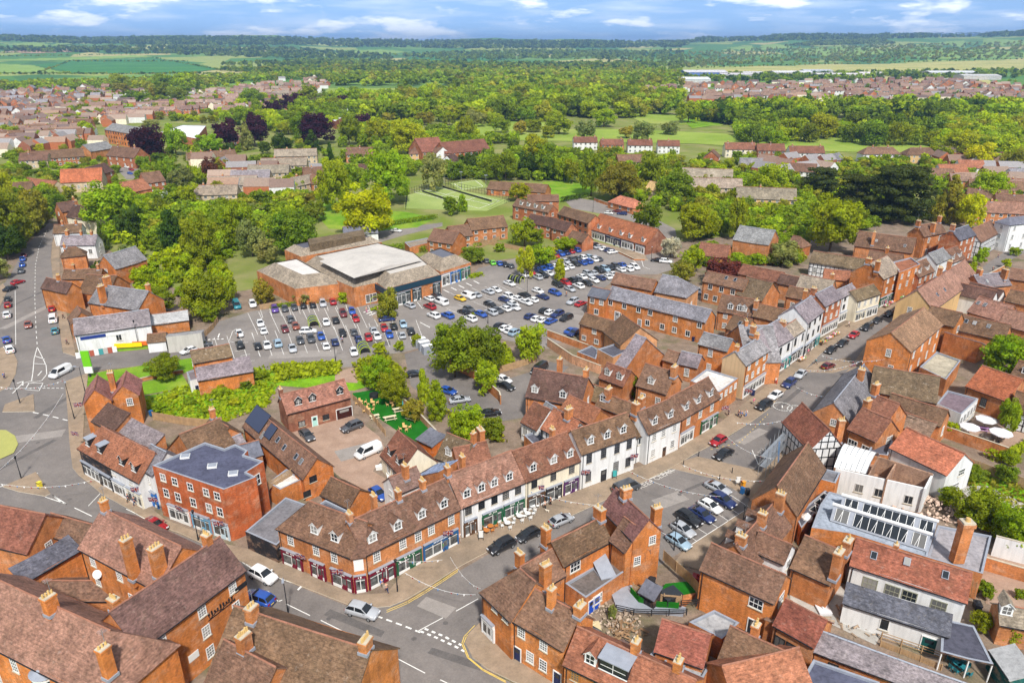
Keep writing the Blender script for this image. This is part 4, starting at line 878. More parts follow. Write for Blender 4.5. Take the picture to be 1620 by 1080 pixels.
sh(1000,268,20,9,5,10,"n","r","brick house hidden among trees above the playing field")
sh(571,256,17,9,5.2,2,"n","b","brick and white house with brown roof on the park edge",ch=[(.5,1)])
sh(566,278,12,8,3,8,"d","w","dark roofed white bungalow below the park edge house","bungalow")
sh(515,300,14,9,4,20,"n","b","brown roofed cottage beyond the tall park trees")
sh(672,254,20,9,5,8,"n","y","buff house with hipped brown roof beside the care home",ends="hh")
sh(713,268,10,9,5,70,"d","w","white gable cottage below the care home trees")
h=B("care_home","large red roofed care home of several brick wings",V((668,241),(705,238),(690,217),6.5,36,roof=lin(140,92,76),wall="r",fw=[5,5],st="case"),V((705,243),(776,237),(740,222),6.5,36,roof=lin(140,92,76),wall="r",fw=[8,8],st="case"),G((690,243),(712,242),6.5,14,pitch=40,roof="n",wall="w",gb=[2,2]),cat="care home")
B("mill","long four storey red brick mill with grey roof beside the copper beech",V((165,205),(214,213),(190,197),10,30,roof="s",wall="o",fw=[12,12,12],st="case",wc=BLK),cat="mill")
B("factory","red brick works with white flat roof behind the round green tree",FL([(253,209),(288,198),(326,199),(310,219)],7,roof=(.8,.8,.8),wall="r"),cat="factory")
B("factory","large pale roofed shed behind the park copper beeches",FL([(505,178),(545,168),(560,176),(530,192)],7,roof=(.7,.72,.74),wall="r"),cat="factory")
B("church_hall","stone church hall with a long orange tiled roof",V((95,289),(161,286),(120,267),5.2,45,roof=lin(206,122,84),wall="s",fw=[6]),V((33,294),(80,300),(52,282),4,40,roof="o",wall="s"),cat="church")
B("terrace_row","long terrace of red brick cottages with brown roof above the church hall",V((44,253),(134,247),(95,237),5.2,40,roof="t",wall="r",fw=[12,12],st="case",amp=.02),cat="terrace")
B("terrace_row","old sandstone range with many pale stacks beneath the copper beeches",V((298,252),(375,246),(340,239),4.5,38,roof="t",wall="s",ch=[(.1,1),(.3,1),(.5,1),(.7,1),(.9,1)],amp=.02),cat="terrace")
B("red_house","red brick villa with slate roof in front of the giant copper beech",V((168,246),(212,250),(190,232),6.5,42,roof="n",wall="r",fw=[4,4],ch=[(.2,1.5),(.8,1.5)]),V((143,240),(180,234),(160,225),5,38,roof="s",wall="b"))
B("red_house","red brick house with dark gables beside the small town car park",V((150,278),(180,270),(165,258),6.5,42,roof="d",wall="r",fw=[3,3]),V((204,305),(240,298),(222,283),5,40,roof="o",wall="r"))
B("red_house","brick house with white flat annexe south of the small town car park",V((232,290),(262,286),(248,271),6,42,roof="n",wall="r",fw=[3,3]),FL([(222,306),(238,297),(265,303),(250,315)],3,roof=(.7,.72,.68),wall="w"))
for i,(x,y,L,ang,ro,wa,lab)in enumerate(((342,322,22,8,"z","s","beige house with white conservatory among garden trees"),(372,306,24,5,"z","s","buff semi with pale grey-brown roof, lowest of the stepped row"),(400,296,20,5,"u","s","buff semi carrying dark solar panels in the stepped row"),(428,286,22,6,"z","s","buff semi in the middle of the stepped row"),(452,274,26,8,"z","s","long buff semi near the top of the stepped row"),(470,258,26,10,"z","s","buff terrace at the top of the stepped row"),(478,300,14,60,"z","s","beige bungalow below the stepped row by the park trees"),(505,290,16,20,"n","b","brown roofed bungalow beside the park trees"),(60,265,16,10,"n","s","pale house with brown roof behind the church hall"),(18,225,22,6,"t","r","brick semi near the frame edge above the terrace row"),(60,215,30,4,"t","r","brown roofed row with white dormers below the new estate"),(105,222,30,6,"t","r","long brown roofed row with white dormers beside the mill"),(130,205,20,6,"t","b","brick house with brown roof uphill of the mill"),(28,318,16,20,"t","s","stone house among the trees below the church hall"),(385,230,14,20,"n","r","brick lodge between the two copper beeches"),(1600,316,40,-18,"n","b","long brown roofed school range at the frame edge"),(1555,330,16,-20,"n","b","brown roofed annexe beside the school range"),(1580,352,24,-14,"p","b","pink-brown roofed house below the school range"),(1615,340,24,-14,"n","b","dark roofed house below the school range"))):
 sh(x,y,L,9,5 if L>15 else 3.4,ang,ro,wa,lab,ch=[(.3,.9)])
 # ---------------------------------------------------------------- terrain
def sstep(a,b,x):t=min(max((x-a) / (b-a),0),1);return t*t* (3-2*t)
CREST= [(-900,128),(0,138),(300,140),(560,132),(700,112),(900,108),(1100,122),(1250,138),(1400,150),(1500,158),(1620,160),(2500,150)]
def terr(x,y):
 r=math.hypot(x,y);az=810+1060*x/max(y,1.0)
 h=CREST[0][1]
 for(a,p),(c,q)in zip(CREST,CREST[1:]):
  if a<=az<=c:h=p+ (q-p) * (az-a) / (c-a)
 if az>CREST[-1][0]:h=CREST[-1][1]
 b=sstep(3200,8200,r) * (h+14*math.sin(az*.016+1) +8*math.sin(az*.043) +4*math.sin(az*.13))
 b+=34*math.exp(-((az-1370) /95) **2- ((r-4300) /700) **2) +30*math.exp(-((az-1600) /130) **2- ((r-4600) /900) **2)
 b+=30*math.exp(-((az-120) /320) **2- ((r-4600) /900) **2)
 return b-sstep(9000,16000,r) *120
def UT(p):
 """first meeting of the pixel's ray with the terrain"""
 u,v=p[0] -810.0,p[1] -540.0;d=Vector((u,F*CP-v*SP,-F*SP-v*CP)).normalized()
 t=60.0
 while t<15000:
  q=Vector((0,0,HC)) +d*t
  if q.z<=terr(q.x,q.y):return q
  t+=max(2,(q.z-terr(q.x,q.y)) *1.5,t*.004)
 return q
rs= [-400,-50,20,120,400,900,1500,2200] + [2400+i*200 for i in range(34)] + [9500,10500,12000,14000,17000]
b=MB();NA=120
for r in rs:
 for i in range(NA+1):
  a=math.radians(-72+144*i/NA)
  if r<30:x,y=math.sin(a) *400,r
  else:x,y=math.sin(a) *r,math.cos(a) *r
  b.v.append((x,y,terr(x,y)if r>2000 else 0.0))
for j in range(len(rs) -1):
 for i in range(NA):k=j* (NA+1) +i;b.f.append((k,k+1,k+NA+2,k+NA+1));b.m.append(0)
t=NT("countryside",.95,.1)
vo=t.n("ShaderNodeTexVoronoi",{"feature":"F1"},Vector=t.pos(1,.62,0),Scale=.0042,Randomness=.9)
sep=t.n("ShaderNodeSeparateColor",None,Color=vo.outputs["Color"]).outputs[0]
c=t.ramp(sep,[(0.0,lin(84,128,60)),(.25,lin(112,146,66)),(.42,lin(74,116,62)),(.58,lin(150,162,84)),(.75,lin(94,132,58)),(.9,lin(176,170,108)),(1.0,lin(120,150,70))])
t.t.nodes[c.node.name].color_ramp.interpolation="CONSTANT"
near=t.mix(lin(112,126,52),lin(140,138,88),t.ramp(t.noise(t.pos(),.06,5),[(.4,0.0),(.65,1.0)]),"MIX")
d=t.n("ShaderNodeSeparateXYZ",None,Vector=t.pos()).outputs[1]
fd=t.n("ShaderNodeMapRange",None,i0=d,i1=1100.0,i2=1500.0).outputs[0]
c=t.mix(near,c,fd,"MIX")
c=t.mix(c,t.ramp(t.noise(t.pos(),.02,6,.7),[(.3,.82),(.7,1.15)]))
M["country"] =t.out(c)
tag(b.build("ground",[M["country"]],smooth=True),kind="structure")
def field(pts,m,name="field",dz=1.5):
 """a field draped on the far terrain"""
 x0,x1=min(p[0]for p in pts),max(p[0]for p in pts);y0,y1=min(p[1]for p in pts),max(p[1]for p in pts)
 def inside(x,y):
  k=False;j=len(pts) -1
  for i in range(len(pts)):
   (xi,yi),(xj,yj) =pts[i],pts[j]
   if(yi>y) != (yj>y)and x< (xj-xi) * (y-yi) / (yj-yi) +xi:k=not k
   j=i
  return k
 nx,ny=max(4,int((x1-x0) /6)),max(4,int((y1-y0) /.8));b=MB();cc= {}
 def g(i,j):
  if(i,j)not in cc:q=UT((x0+ (x1-x0) *i/nx,y0+ (y1-y0) *j/ny));cc[i,j] = (q.x,q.y,q.z+dz)
  return cc[i,j]
 for i in range(nx):
  for j in range(ny):
   if inside(x0+ (x1-x0) * (i+.5) /nx,y0+ (y1-y0) * (j+.5) /ny):b.poly([g(i,j+1),g(i+1,j+1),g(i+1,j),g(i,j)])
 tag(b.build(name,[M[m]]),kind="structure")
field([(52,104),(110,98),(240,92),(300,99),(346,110),(300,116),(200,117),(110,116)],"crop")
field([(0,97),(60,97),(110,96),(240,91),(215,88),(140,91),(0,95)],"crop2");field([(0,102),(52,104),(100,116),(0,116)],"crop2")
field([(3,84),(30,79),(120,78),(132,82),(60,85)],"soil");field([(370,79),(440,77),(500,81),(420,83)],"straw")
field([(640,92),(700,86),(780,94),(760,99),(660,99)],"crop");field([(860,99),(960,92),(1010,97),(990,103),(880,104)],"straw")
field([(1085,112),(1200,106),(1400,102),(1620,94),(1620,112),(1400,116),(1200,118)],"straw");field([(1250,78),(1340,74),(1430,82),(1350,90),(1260,88)],"crop2");field([(1440,84),(1560,78),(1620,84),(1620,92),(1480,94)],"crop2")
field([(1150,76),(1230,70),(1260,76),(1180,82)],"crop2");field([(1480,68),(1560,62),(1620,64),(1620,72),(1520,76)],"crop2");field([(1000,84),(1080,80),(1130,86),(1040,92)],"crop")
field([(520,84),(600,79),(650,83),(560,90)],"crop2");field([(0,70),(70,66),(120,70),(50,75)],"crop2");field([(180,76),(240,73),(300,77),(220,80)],"straw")
gpoly("field",[(510,150),(520,140),(700,140),(700,152),(640,156),(540,156)],"meadow",.3)
gpoly("meadow",[(745,212),(735,195),(760,190),(860,193),(880,205),(1000,205),(1180,214),(1400,221),(1500,226),(1490,244),(1300,240),(1100,228),(900,224),(780,222)],"meadow",.25)
gpoly("meadow",[(985,180),(1100,182),(1160,190),(1140,200),(1020,196)],"meadow",.25)
gpoly("field",[(1080,190),(1130,186),(1150,196),(1095,204)],"lawn",.3)
# ---------------------------------------------------------------- town ground
gpoly("town_ground",[(-60,330),(60,330),(300,470),(700,420),(1100,380),(1500,330),(1700,330),(1800,600),(1800,1130),(-150,1130),(-150,620)],"yard",.012)
gpoly("yard_ground",[(1040,560),(1240,470),(1330,430),(1480,390),(1560,360),(1600,390),(1420,480),(1240,600),(1060,700),(920,740),(740,860),(700,780),(830,690),(860,620)],"yard",.02)
# roads (asphalt) ---------------------------------------------------------
gpoly("road",[(78,352),(90,358),(82,385),(80,410),(84,442),(88,477),(94,522),(99,556),(103,605),(108,650),(111,700),(116,738),(124,752),(142,766),(170,784),(205,806),(260,836),(330,864),(380,888),(440,914),(512,943),(560,962),(650,950),(700,918),(780,872),(860,836),(950,795),(1010,767),(1060,742),(1100,718),(1150,692),(1190,667),(1215,648),(1262,597),(1300,558),(1340,530),(1375,508),(1410,490),(1440,475),(1480,460),(1512,448),(1530,452),(1500,470),(1465,488),(1415,514),(1370,545),(1345,582),(1310,617),(1280,655),(1235,705),(1212,732),(1185,790),(1180,806),(1085,868),(1000,920),(900,900),(752,990),(742,1008),(742,1030),(770,1060),(820,1085),(860,1130),(560,1130),(500,1060),(360,1000),(230,900),(100,840),(0,830),(-150,830),(-150,560),(-40,470),(8,447),(22,425),(37,395),(59,370)],"tar",.024)
gpoly("side_road",[(98,556),(126,566),(185,556),(236,550),(307,541),(330,533),(345,560),(300,566),(200,581),(150,586),(101,604)],"tar",.028)
gpoly("car_park",[(318,545),(335,512),(400,492),(480,483),(545,475),(600,482),(640,468),(700,452),(745,438),(757,424),(812,410),(838,396),(882,396),(912,390),(945,390),(990,396),(1040,402),(1062,395),(1068,425),(1040,434),(985,434),(960,452),(935,468),(925,492),(918,517),(905,532),(868,552),(800,538),(745,520),(702,520),(690,543),(640,557),(600,562),(560,580),(480,584),(410,586),(385,577),(350,567),(312,562)],"tar2",.03)
gpoly("road",[(898,322),(888,312),(905,312),(945,318),(990,336),(1040,348),(1068,362),(1075,395),(1060,400),(1045,378),(1000,350),(950,338),(905,330)],"tar2",.03)
gpoly("road",[(560,375),(620,362),(700,352),(700,358),(640,372),(600,384)],"tar2",.03)
gpoly("yard",[(640,560),(690,545),(740,590),(800,600),(850,585),(870,572),(900,580),(880,600),(830,660),(760,672),(700,650),(650,610)],"tar",.03)
gpoly("gravel_yard",[(460,681),(556,657),(600,690),(612,715),(590,745),(640,775),(625,800),(585,800),(545,760),(520,740),(470,690)],"gravel",.03)
gpoly("bowling_green",[(556,622),(620,612),(672,668),(690,690),(656,700),(590,655)],"turf",.04)
gpoly("rough_meadow",[(225,640),(300,612),(410,585),(520,585),(560,590),(620,600),(560,618),(440,610),(420,640),(330,668),(250,660)],"rough",.04)
gpoly("lawn",[(135,592),(200,582),(305,566),(312,580),(292,590),(215,605),(140,620)],"lawn",.04);gpoly("lawn",[(218,606),(288,592),(300,612),(222,626)],"lawn",.05);gpoly("lawn",[(220,628),(300,614),(305,622),(225,642)],"lawn",.05)
gpoly("verge",[(128,566),(180,557),(235,552),(320,538),(318,530),(235,545),(130,560)],"lawn",.05)
gpoly("bare_earth",[(530,588),(560,582),(572,592),(565,606),(530,604)],"gravel",.06)
gpoly("playing_field",[(838,300),(862,288),(905,285),(945,300),(925,312),(885,318),(850,312)],"lawn",.05)
gpoly("lawn",[(505,345),(545,330),(640,335),(690,345),(660,360),(600,365),(520,362)],"lawn",.04);gpoly("lawn",[(480,325),(530,318),(560,330),(510,345)],"lawn",.05)
gpoly("tennis_court",[(642,310),(695,294),(808,318),(770,334),(640,330)],"sport",.06);gpoly("tennis_court",[(712,290),(760,284),(772,296),(728,302)],"sport",.06)
gpoly("lawn",[(20,255),(140,250),(150,262),(60,268)],"lawn",.1);gpoly("lawn",[(110,175),(180,166),(182,172),(128,184)],"lawn",.3)
gpoly("roundabout",[(-30,680),(10,681),(24,690),(29,703),(22,717),(0,727),(-40,727)],"straw",.16)
gpoly("garden_lawn",[(1052,930),(1090,926),(1100,944),(1062,952),(1040,945)],"turf",.82)
gpoly("garden_lawn",[(1520,740),(1560,735),(1660,790),(1660,850),(1560,830)],"rough",.05);gpoly("patio",[(1520,690),(1545,655),(1600,650),(1640,700),(1600,725),(1560,715)],"gravel",.06)
gpoly("patio",[(1515,770),(1560,768),(1630,800),(1610,806),(1540,795)],"concrete",.07)
gpoly("rubble_yard",[(1250,930),(1290,905),(1340,925),(1335,960),(1395,1000),(1385,1020),(1310,985),(1250,950)],"concrete",.05)
gpoly("brick_terrace",[(1540,890),(1560,865),(1680,915),(1680,980),(1560,955)],"gravel",.06)
gpoly("church_path",[(1512,448),(1535,438),(1560,418),(1590,398),(1650,378),(1650,388),(1605,408),(1575,428),(1545,446),(1530,454)],"tar",.03)
gpoly("yard",[(1160,478),(1180,470),(1200,480),(1185,492)],"concrete",.03)
gpoly("small_car_park",[(185,268),(215,258),(240,262),(232,282),(200,284)],"tar2",.05)
gpoly("lane",[(440,210),(446,205),(452,206),(448,213)],"tar2",.05)
# pavements ---------------------------------------------------------------
raised("pavement",[(83,385),(90,362),(98,362),(94,390),(95,440),(106,500),(120,560),(126,566),(100,558),(95,522),(88,477),(84,442),(81,410)])
raised("pavement",[(103,604),(140,590),(134,640),(132,690),(130,720),(150,742),(215,785),(262,822),(362,862),(400,870),(450,892),(560,942),(612,938),(640,905),(735,845),(840,790),(925,772),(1000,742),(1022,735),(1080,705),(1140,668),(1180,636),(1220,605),(1260,572),(1306,532),(1345,508),(1395,480),(1440,460),(1490,440),(1512,447),(1480,460),(1440,475),(1410,490),(1375,508),(1340,530),(1300,558),(1262,596),(1215,648),(1190,666),(1150,691),(1100,717),(1060,741),(1010,766),(950,794),(865,834),(810,853),(755,881),(720,900),(695,917),(670,932),(645,947),(617,959),(580,962),(550,956),(512,941),(435,911),(390,892),(360,878),(285,843),(255,833),(225,818),(200,803),(160,781),(140,763),(122,749),(115,740),(110,700),(107,650)])
raised("pavement",[(752,992),(741,1003),(736,1017),(748,1040),(771,1058),(812,1078),(900,1110),(900,1060),(810,1000),(770,975)])
raised("pavement",[(1181,806),(1086,868),(1066,890),(1120,905),(1200,850),(1240,790),(1212,735),(1190,792)])
raised("pavement",[(1212,732),(1236,704),(1281,655),(1312,616),(1346,581),(1370,546),(1416,515),(1466,489),(1500,471),(1530,478),(1480,505),(1430,540),(1390,590),(1345,640),(1300,690),(1270,740),(1240,770)])
raised("crossing_pavement",[(1052,737),(1104,722),(1200,744),(1222,760),(1190,790),(1130,757),(1062,741)],z=.06)
raised("crossing_pavement",[(1268,588),(1290,574),(1345,565),(1352,580),(1318,590)],z=.06)
raised("traffic_island",[(4,652),(8,640),(53,624),(55,651)],z=.14);raised("traffic_island",[(4,770),(57,747),(80,781),(71,785),(30,778)],z=.14)
raised("pavement",[(-60,575),(15,545),(28,572),(25,592),(15,611),(-5,622),(-60,640)])
raised("pavement",[(-30,470),(5,449),(12,460),(-2,490),(-40,520)])
raised("car_park_island",[(588,500),(618,492),(628,506),(600,514)],z=.14);raised("car_park_island",[(560,478),(600,470),(640,472),(700,452),(744,440),(752,428),(700,440),(640,462),(590,466)],z=.12)
raised("pavement",[(932,380),(1020,402),(1025,412),(1005,412),(985,402),(940,392)],z=.12)
# ---------------------------------------------------------------- painted markings
line([(74,365),(62,390),(56,420),(55,470),(57,520),(59,548)],.14,2,2.4)
line([(59,549),(54,567),(52,590),(50,602)],.15);line([(59,549),(66,563),(73,578),(74,592),(66,602),(50,605)],.15);line([(55,563),(70,568)],.2);line([(53,575),(72,576)],.2)
line([(20,622),(36,606),(52,602)],.2);line([(28,606),(36,603),(36,609)],.3);line([(44,606),(68,606),(62,618),(40,616),(46,606)],.15);line([(60,594),(66,587)],.2,0)
line([(0,616),(40,614),(103,614)],.22,.6,.4);line([(52,652),(80,658),(107,665)],.25,1.6,1.2);line([(0,770),(40,757),(60,748)],.2,1.5,1)
line([(72,786),(105,797),(83,783),(98,795)],.15);line([(118,803),(145,816)],.15);line([(140,800),(158,781)],.12)
line([(200,805),(215,812),(238,826),(258,838),(288,852)],.12);line([(258,838),(278,852)],.15);line([(360,879),(372,879),(388,892)],.15);line([(388,892),(398,898)],.2)
line([(435,911),(452,918),(478,926)],.15);line([(478,926),(472,932)],.3);line([(400,935),(424,935),(440,951),(446,949)],.15)
line([(453,955),(490,973)],.13);line([(508,981),(540,997)],.13);line([(585,1018),(608,1031)],.13);line([(630,1042),(672,1064)],.13);line([(697,1075),(720,1086)],.13)
line([(596,974),(640,990),(665,1000)],.25,.9,.6)
line([(665,998),(690,1008),(720,1022),(735,1030)],.3,.55,.5);line([(672,994),(700,1005),(730,1020)],.3,.55,.5)
line([(661,998),(700,977)],.13);line([(722,966),(756,947)],.13)
for dz in(.0,5):
 line([(612,965+dz*.6),(645,951+dz*.6),(672,935+dz*.6),(700,917+dz*.6),(725,900+dz*.6)],.1,m="yline")
 line([(756-dz,989),(738-dz*.7,1006),(733-dz*.5,1018),(742-dz*.4,1040),(764,1058+dz*.4),(800,1077+dz*.4)],.1,m="yline")
line([(1180,806),(1086,866)],.12);line([(1020,760),(1086,736)],.12)
for i in range(7):
 a= (1085+i*17,866-i*10.5);line([a,(a[0] -42,a[1] -27)],.1)
line([(1215,655),(1170,700),(1120,712)],.12,.5,.8,m="yline");line([(1190,712),(1200,735),(1222,712)],.12)
line([(104,350+155),(112,505),(114,520),(106,521)],.12)
line([(24,460),(25,545)],.12)
line([(307,541),(331,537),(356,536)],.5,.6,.5)
# car park bays: rows given by two ends, bay vector and number
def bays(p,q,n,v,both=True):
 for i in range(n+1):
  t=i/n;x,y=p[0] + (q[0] -p[0]) *t,p[1] + (q[1] -p[1]) *t
  line([(x-v[0],y-v[1])if both else(x,y),(x+v[0],y+v[1])],.1,z=.042)
bays((412,490),(545,475),9,(4,13),False);bays((400,512),(590,500),11,(8,17));bays((405,545),(665,525),14,(7,19));bays((345,552),(405,545),3,(6,18))
bays((655,472),(820,455),8,(12,6));bays((700,500),(800,470),5,(14,6));bays((842,412),(905,396),9,(10,5),False)
line([(660,478),(668,488),(676,484)],.15);line([(665,510),(680,518)],.25);line([(790,520),(808,512)],.2);line([(1000,410),(1010,420)],.2);line([(1015,412),(1018,422),(1028,426)],.15)
for i in range(7):line([(576+i*4.5,494+i*2.2),(584+i*4.5,491+i*2.2)],.5)
for i in range(6):line([(690+i*12,462-i*3.5),(698+i*12,466-i*3.5)],.4)
line([(363,538),(368,524),(374,520)],.12);line([(363,540),(380,543),(392,541)],.12);line([(345,534),(347,528)],.3)
for a in((395,560),(402,570),(386,553)):line([a,(a[0] -14,a[1] +3)],.12)
def ring(c,r,z=.036):
 g=U(c);pts= [(g.x+math.cos(k) *r,g.y+math.sin(k) *r)for k in[2*math.pi*i/24 for i in range(25)]];line(pts,.25,px=False,z=z)
ring((1238,643),1.9);ring((1261,648),1.9)
for c in((1238,643),(1261,648)):
 g=U(c)
 for dx in(-.2,):line([(g.x+dx,g.y-.5),(g.x+dx+.3,g.y+.5)],.22,px=False)
for q_ in([(655,304),(690,296),(790,318),(758,330),(655,304)],[(690,313),(722,303)],[(724,321),(757,311)],[(672,300),(774,324)],[(718,291),(752,286),(764,295),(732,300),(718,291)]):line(q_,.3,z=.09)
tag(LINES["line"].build("road_markings",[M["line"]]),kind="structure");tag(LINES["yline"].build("road_markings",[M["yline"]]),kind="structure")
def road_text(body,c,ang,size,m="worn"):
 f=bpy.data.curves.new("road_lettering","FONT");f.body=body;f.size=size;f.align_x="CENTER";f.align_y="CENTER";f.materials.append(M[m]);f.extrude=.002
 o=mk("road_lettering",f);g=U(c);o.location= (g.x,g.y,.042);o.rotation_euler= (0,0,ang);tag(o,kind="structure")
d=U((1045,738)) -U((960,778));an=math.atan2(d.y,d.x)
road_text("KEEP",(1022,766),an,1.6);road_text("CLEAR",(1050,751),an,1.6);road_text("LOADING",(1212,710),an,1.0);road_text("ONLY",(1218,728),an,1.0)
# repairs and covers in the road surface
M["patch"] =mat_ground("tar patch",lin(98,94,92),lin(110,105,102),.6,None,.15);M["patch2"] =mat_ground("worn tar",lin(146,139,133),lin(154,147,141),.5,None,.12)
for i,(x,y,L_,W_,a,m)in enumerate(((560,985,9,1.1,-.45,"patch"),(690,960,5,2.2,-.5,"patch2"),(720,1040,7,1.0,-.4,"patch"),(880,862,12,.9,.62,"patch"),(1060,790,6,3,.5,"patch2"),(1110,765,10,.8,.55,"patch"),(1190,690,8,2,.7,"patch2"),(1250,630,14,.9,.85,"patch"),(60,690,9,3,.3,"patch2"),(40,720,12,1.0,1.2,"patch"),(90,640,12,.9,1.4,"patch"),(70,460,26,1.1,1.5,"patch"),(45,500,20,2,1.5,"patch2"),(320,870,9,1.2,-.5,"patch"),(480,560,16,4,.1,"patch2"),(720,490,14,5,-.3,"patch2"),(900,500,10,4,-.4,"patch2"),(590,545,9,3,.2,"patch"),(560,715,6,4,.5,"patch2"))):
 g=_U((x,y));ca,sa=math.cos(a),math.sin(a);gpoly("road_patch",[(g.x+u*ca-v*sa+RU(-.2,.2),g.y+u*sa+v*ca+RU(-.2,.2))for u,v in((-L_/2,-W_/2),(L_/2,-W_/2),(L_/2,W_/2),(-L_/2,W_/2))],m,.033,px=False)
for x,y in((520,978),(655,1010),(705,985),(840,872),(940,818),(1075,782),(1165,718),(1225,668),(70,610),(60,700),(110,790),(300,880),(64,480),(640,530),(830,500)):
 g=_U((x,y));gpoly("road_cover",[(g.x+math.cos(i*.785) *.36,g.y+math.sin(i*.785) *.36)for i in range(8)],"patch",.04,px=False)
 # ---------------------------------------------------------------- cars
CC=dict(k=(.012,.013,.016),g=(.07,.075,.085),s=(.42,.44,.47),w=(.78,.78,.78),r=(.36,.012,.018),m=(.14,.02,.025),b=(.02,.08,.36),n=(.015,.03,.12),t=(.03,.22,.28),l=(.3,.42,.52),v=(.1,.05,.25),y=(.72,.44,.02),e=(.16,.55,.05),o=(.26,.07,.04))
CN=dict(k="black",g="dark grey",s="silver",w="white",r="red",m="dark red",b="blue",n="navy",t="teal",l="pale blue",v="purple",y="yellow",e="lime green",o="rusty brown")
TYPES= {"hatch":(4.1,.88,[(0,.62),(.15,.95),(.9,1.0),(2.6,.98),(3.2,.93),(3.8,.78),(4.1,.58)],(.12,.75,2.15,3.05),1.47,"hatchback"),"suv":(4.5,.93,[(0,.7),(.12,1.08),(1,1.12),(2.9,1.1),(3.5,1.05),(4.2,.92),(4.5,.66)],(.1,.6,2.5,3.35),1.7,"SUV"),"saloon":(4.6,.9,[(0,.62),(.1,.93),(.9,.97),(2.9,.95),(3.5,.9),(4.3,.76),(4.6,.56)],(.5,1.35,2.5,3.4),1.43,"saloon car"),"van":(5.2,1.0,[(0,.8),(.05,1.2),(1,1.25),(3.9,1.2),(4.4,1.12),(5.0,.95),(5.2,.66)],(.04,.1,3.7,4.6),2.05,"van"),}
CARM= {}
def car_meshes(ty,lod):
 if(ty,lod)in CARM:return CARM[ty,lod]
 L,W,st,(xa,xb,xc,xd),zr,_=TYPES[ty];b=MB()
 secs= []
 for i,(x,z)in enumerate(st):
  e=0 if 0<i<len(st) -1 else .16;w=W-e
  secs.append([(x-L/2,y,zz)for y,zz in((-w*.9,.25),(-w,.5),(-w,z-.12),(-w*.9,z),(0,z+.03),(w*.9,z),(w,z-.12),(w,.5),(w*.9,.25))])
 k=len(b.v)
 for s in secs:b.v+=s
 n=9
 for i in range(len(secs) -1):
  for j in range(n):
   a,c=k+i*n+j,k+i*n+ (j+1) %n;b.f.append((a,a+n,c+n,c));b.m.append(0)
 b.f.append(tuple(k+j for j in range(n)));b.m.append(0);b.f.append(tuple(k+ (len(secs) -1) *n+n-1-j for j in range(n)));b.m.append(0)
 zb=st[2][1] -.02;wb,wr=W*.9,W*.72;xm= (xb+xc) /2
 lo= [(xa,zb),(xb+.05,zb),(xm,zb),(xc,zb),(xd,zb-.05)];hi= [(xb,zr-.05),(xb+.15,zr-.01),(xm,zr+.03),(xc-.1,zr-.01),(xc,zr-.06)]
 for s in(-1,1):
  for i in range(4):
   q= [(lo[i][0] -L/2,s*wb,lo[i][1]),(lo[i+1][0] -L/2,s*wb,lo[i+1][1]),(hi[i+1][0] -L/2,s*wr,hi[i+1][1] -.06),(hi[i][0] -L/2,s*wr,hi[i][1] -.06)]
   b.poly(q if s<0 else q[::-1],0)
 for i in range(4):
  p= [(hi[i][0] -L/2,hi[i][1]),(hi[i+1][0] -L/2,hi[i+1][1])]
  for y0,y1,d0,d1 in((-wr,-wr*.6,.06,0),(-wr*.6,wr*.6,0,0),(wr*.6,wr,0,.06)):
   b.poly([(p[0][0],y0,p[0][1] -d0),(p[1][0],y0,p[1][1] -d0),(p[1][0],y1,p[1][1] -d1),(p[0][0],y1,p[0][1] -d1)],0)
 b.poly([(xa-L/2,-wb,zb),(xb-L/2,-wr,zr-.1),(xb-L/2,wr,zr-.1),(xa-L/2,wb,zb)][::-1],0)
 b.poly([(xd-L/2,-wb,zb-.05),(xd-L/2,wb,zb-.05),(xc-L/2,wr,zr-.1),(xc-L/2,-wr,zr-.1)],0)
 b.box(-L/2+.02,-L/2+.5,-W*.86,W*.86,.22,.4,1);b.box(L/2-.5,L/2-.02,-W*.86,W*.86,.22,.42,1)
 for s in(-1,1):b.box(xd-L/2-.45,xd-L/2-.2,s*W-.08* (1 if s>0 else 0),s*W+ (.18 if s>0 else .08) - (.18 if s<0 else 0),zb-.02,zb+.14,0)
 g=MB();e=.014
 def L3(p,q,t):return tuple(p[i] + (q[i] -p[i]) *t for i in range(3))
 def pane(q,m=.08,off=(0,0,0)):
  c=tuple(sum(p[i]for p in q) /4 for i in range(3));g.poly([tuple(L3(p,c,m)[i] +off[i]for i in range(3))for p in q],0)
 pane([(xd-L/2,-wb,zb-.05),(xd-L/2,wb,zb-.05),(xc-L/2,wr,zr-.1),(xc-L/2,-wr,zr-.1)],.1,(.02,0,.02))
 pane([(xa-L/2,wb,zb),(xa-L/2,-wb,zb),(xb-L/2,-wr,zr-.1),(xb-L/2,wr,zr-.1)],.14,(-.02,0,.02))
 for s in(-1,1):
  for i0,i1 in((0,2),(2,4)):
   if ty=="van" and i0==0:continue
   q= [(lo[i0][0] -L/2,s*wb,lo[i0][1]),(lo[i1][0] -L/2,s*wb,lo[i1][1]),(hi[i1][0] -L/2,s*wr,hi[i1][1] -.06),(hi[i0][0] -L/2,s*wr,hi[i0][1] -.06)]
   pane(q if s<0 else q[::-1],.11,(0,s*.02,.01))
 r=.33 if ty in("suv","van")else .31;wx= (L*.19,L*.8)
 wm=MB();wm.cyl((0,-.1,0),(0,.1,0),r,n=14,m=0);wm.cyl((0,-.115,0),(0,.115,0),r*.62,n=10,m=1)
 hl=MB();hl.box(-.05,.06,-.2,.2,-.08,.08,0)
 tl=MB();tl.box(-.04,.05,-.17,.17,-.12,.12,0)
 pl=MB();pl.box(-.02,.02,-.26,.26,-.06,.06,0)
 arch= []
 out=dict(body=b,glass=g,L=L,W=W,r=r,wx=[x-L/2 for x in wx],st=st)
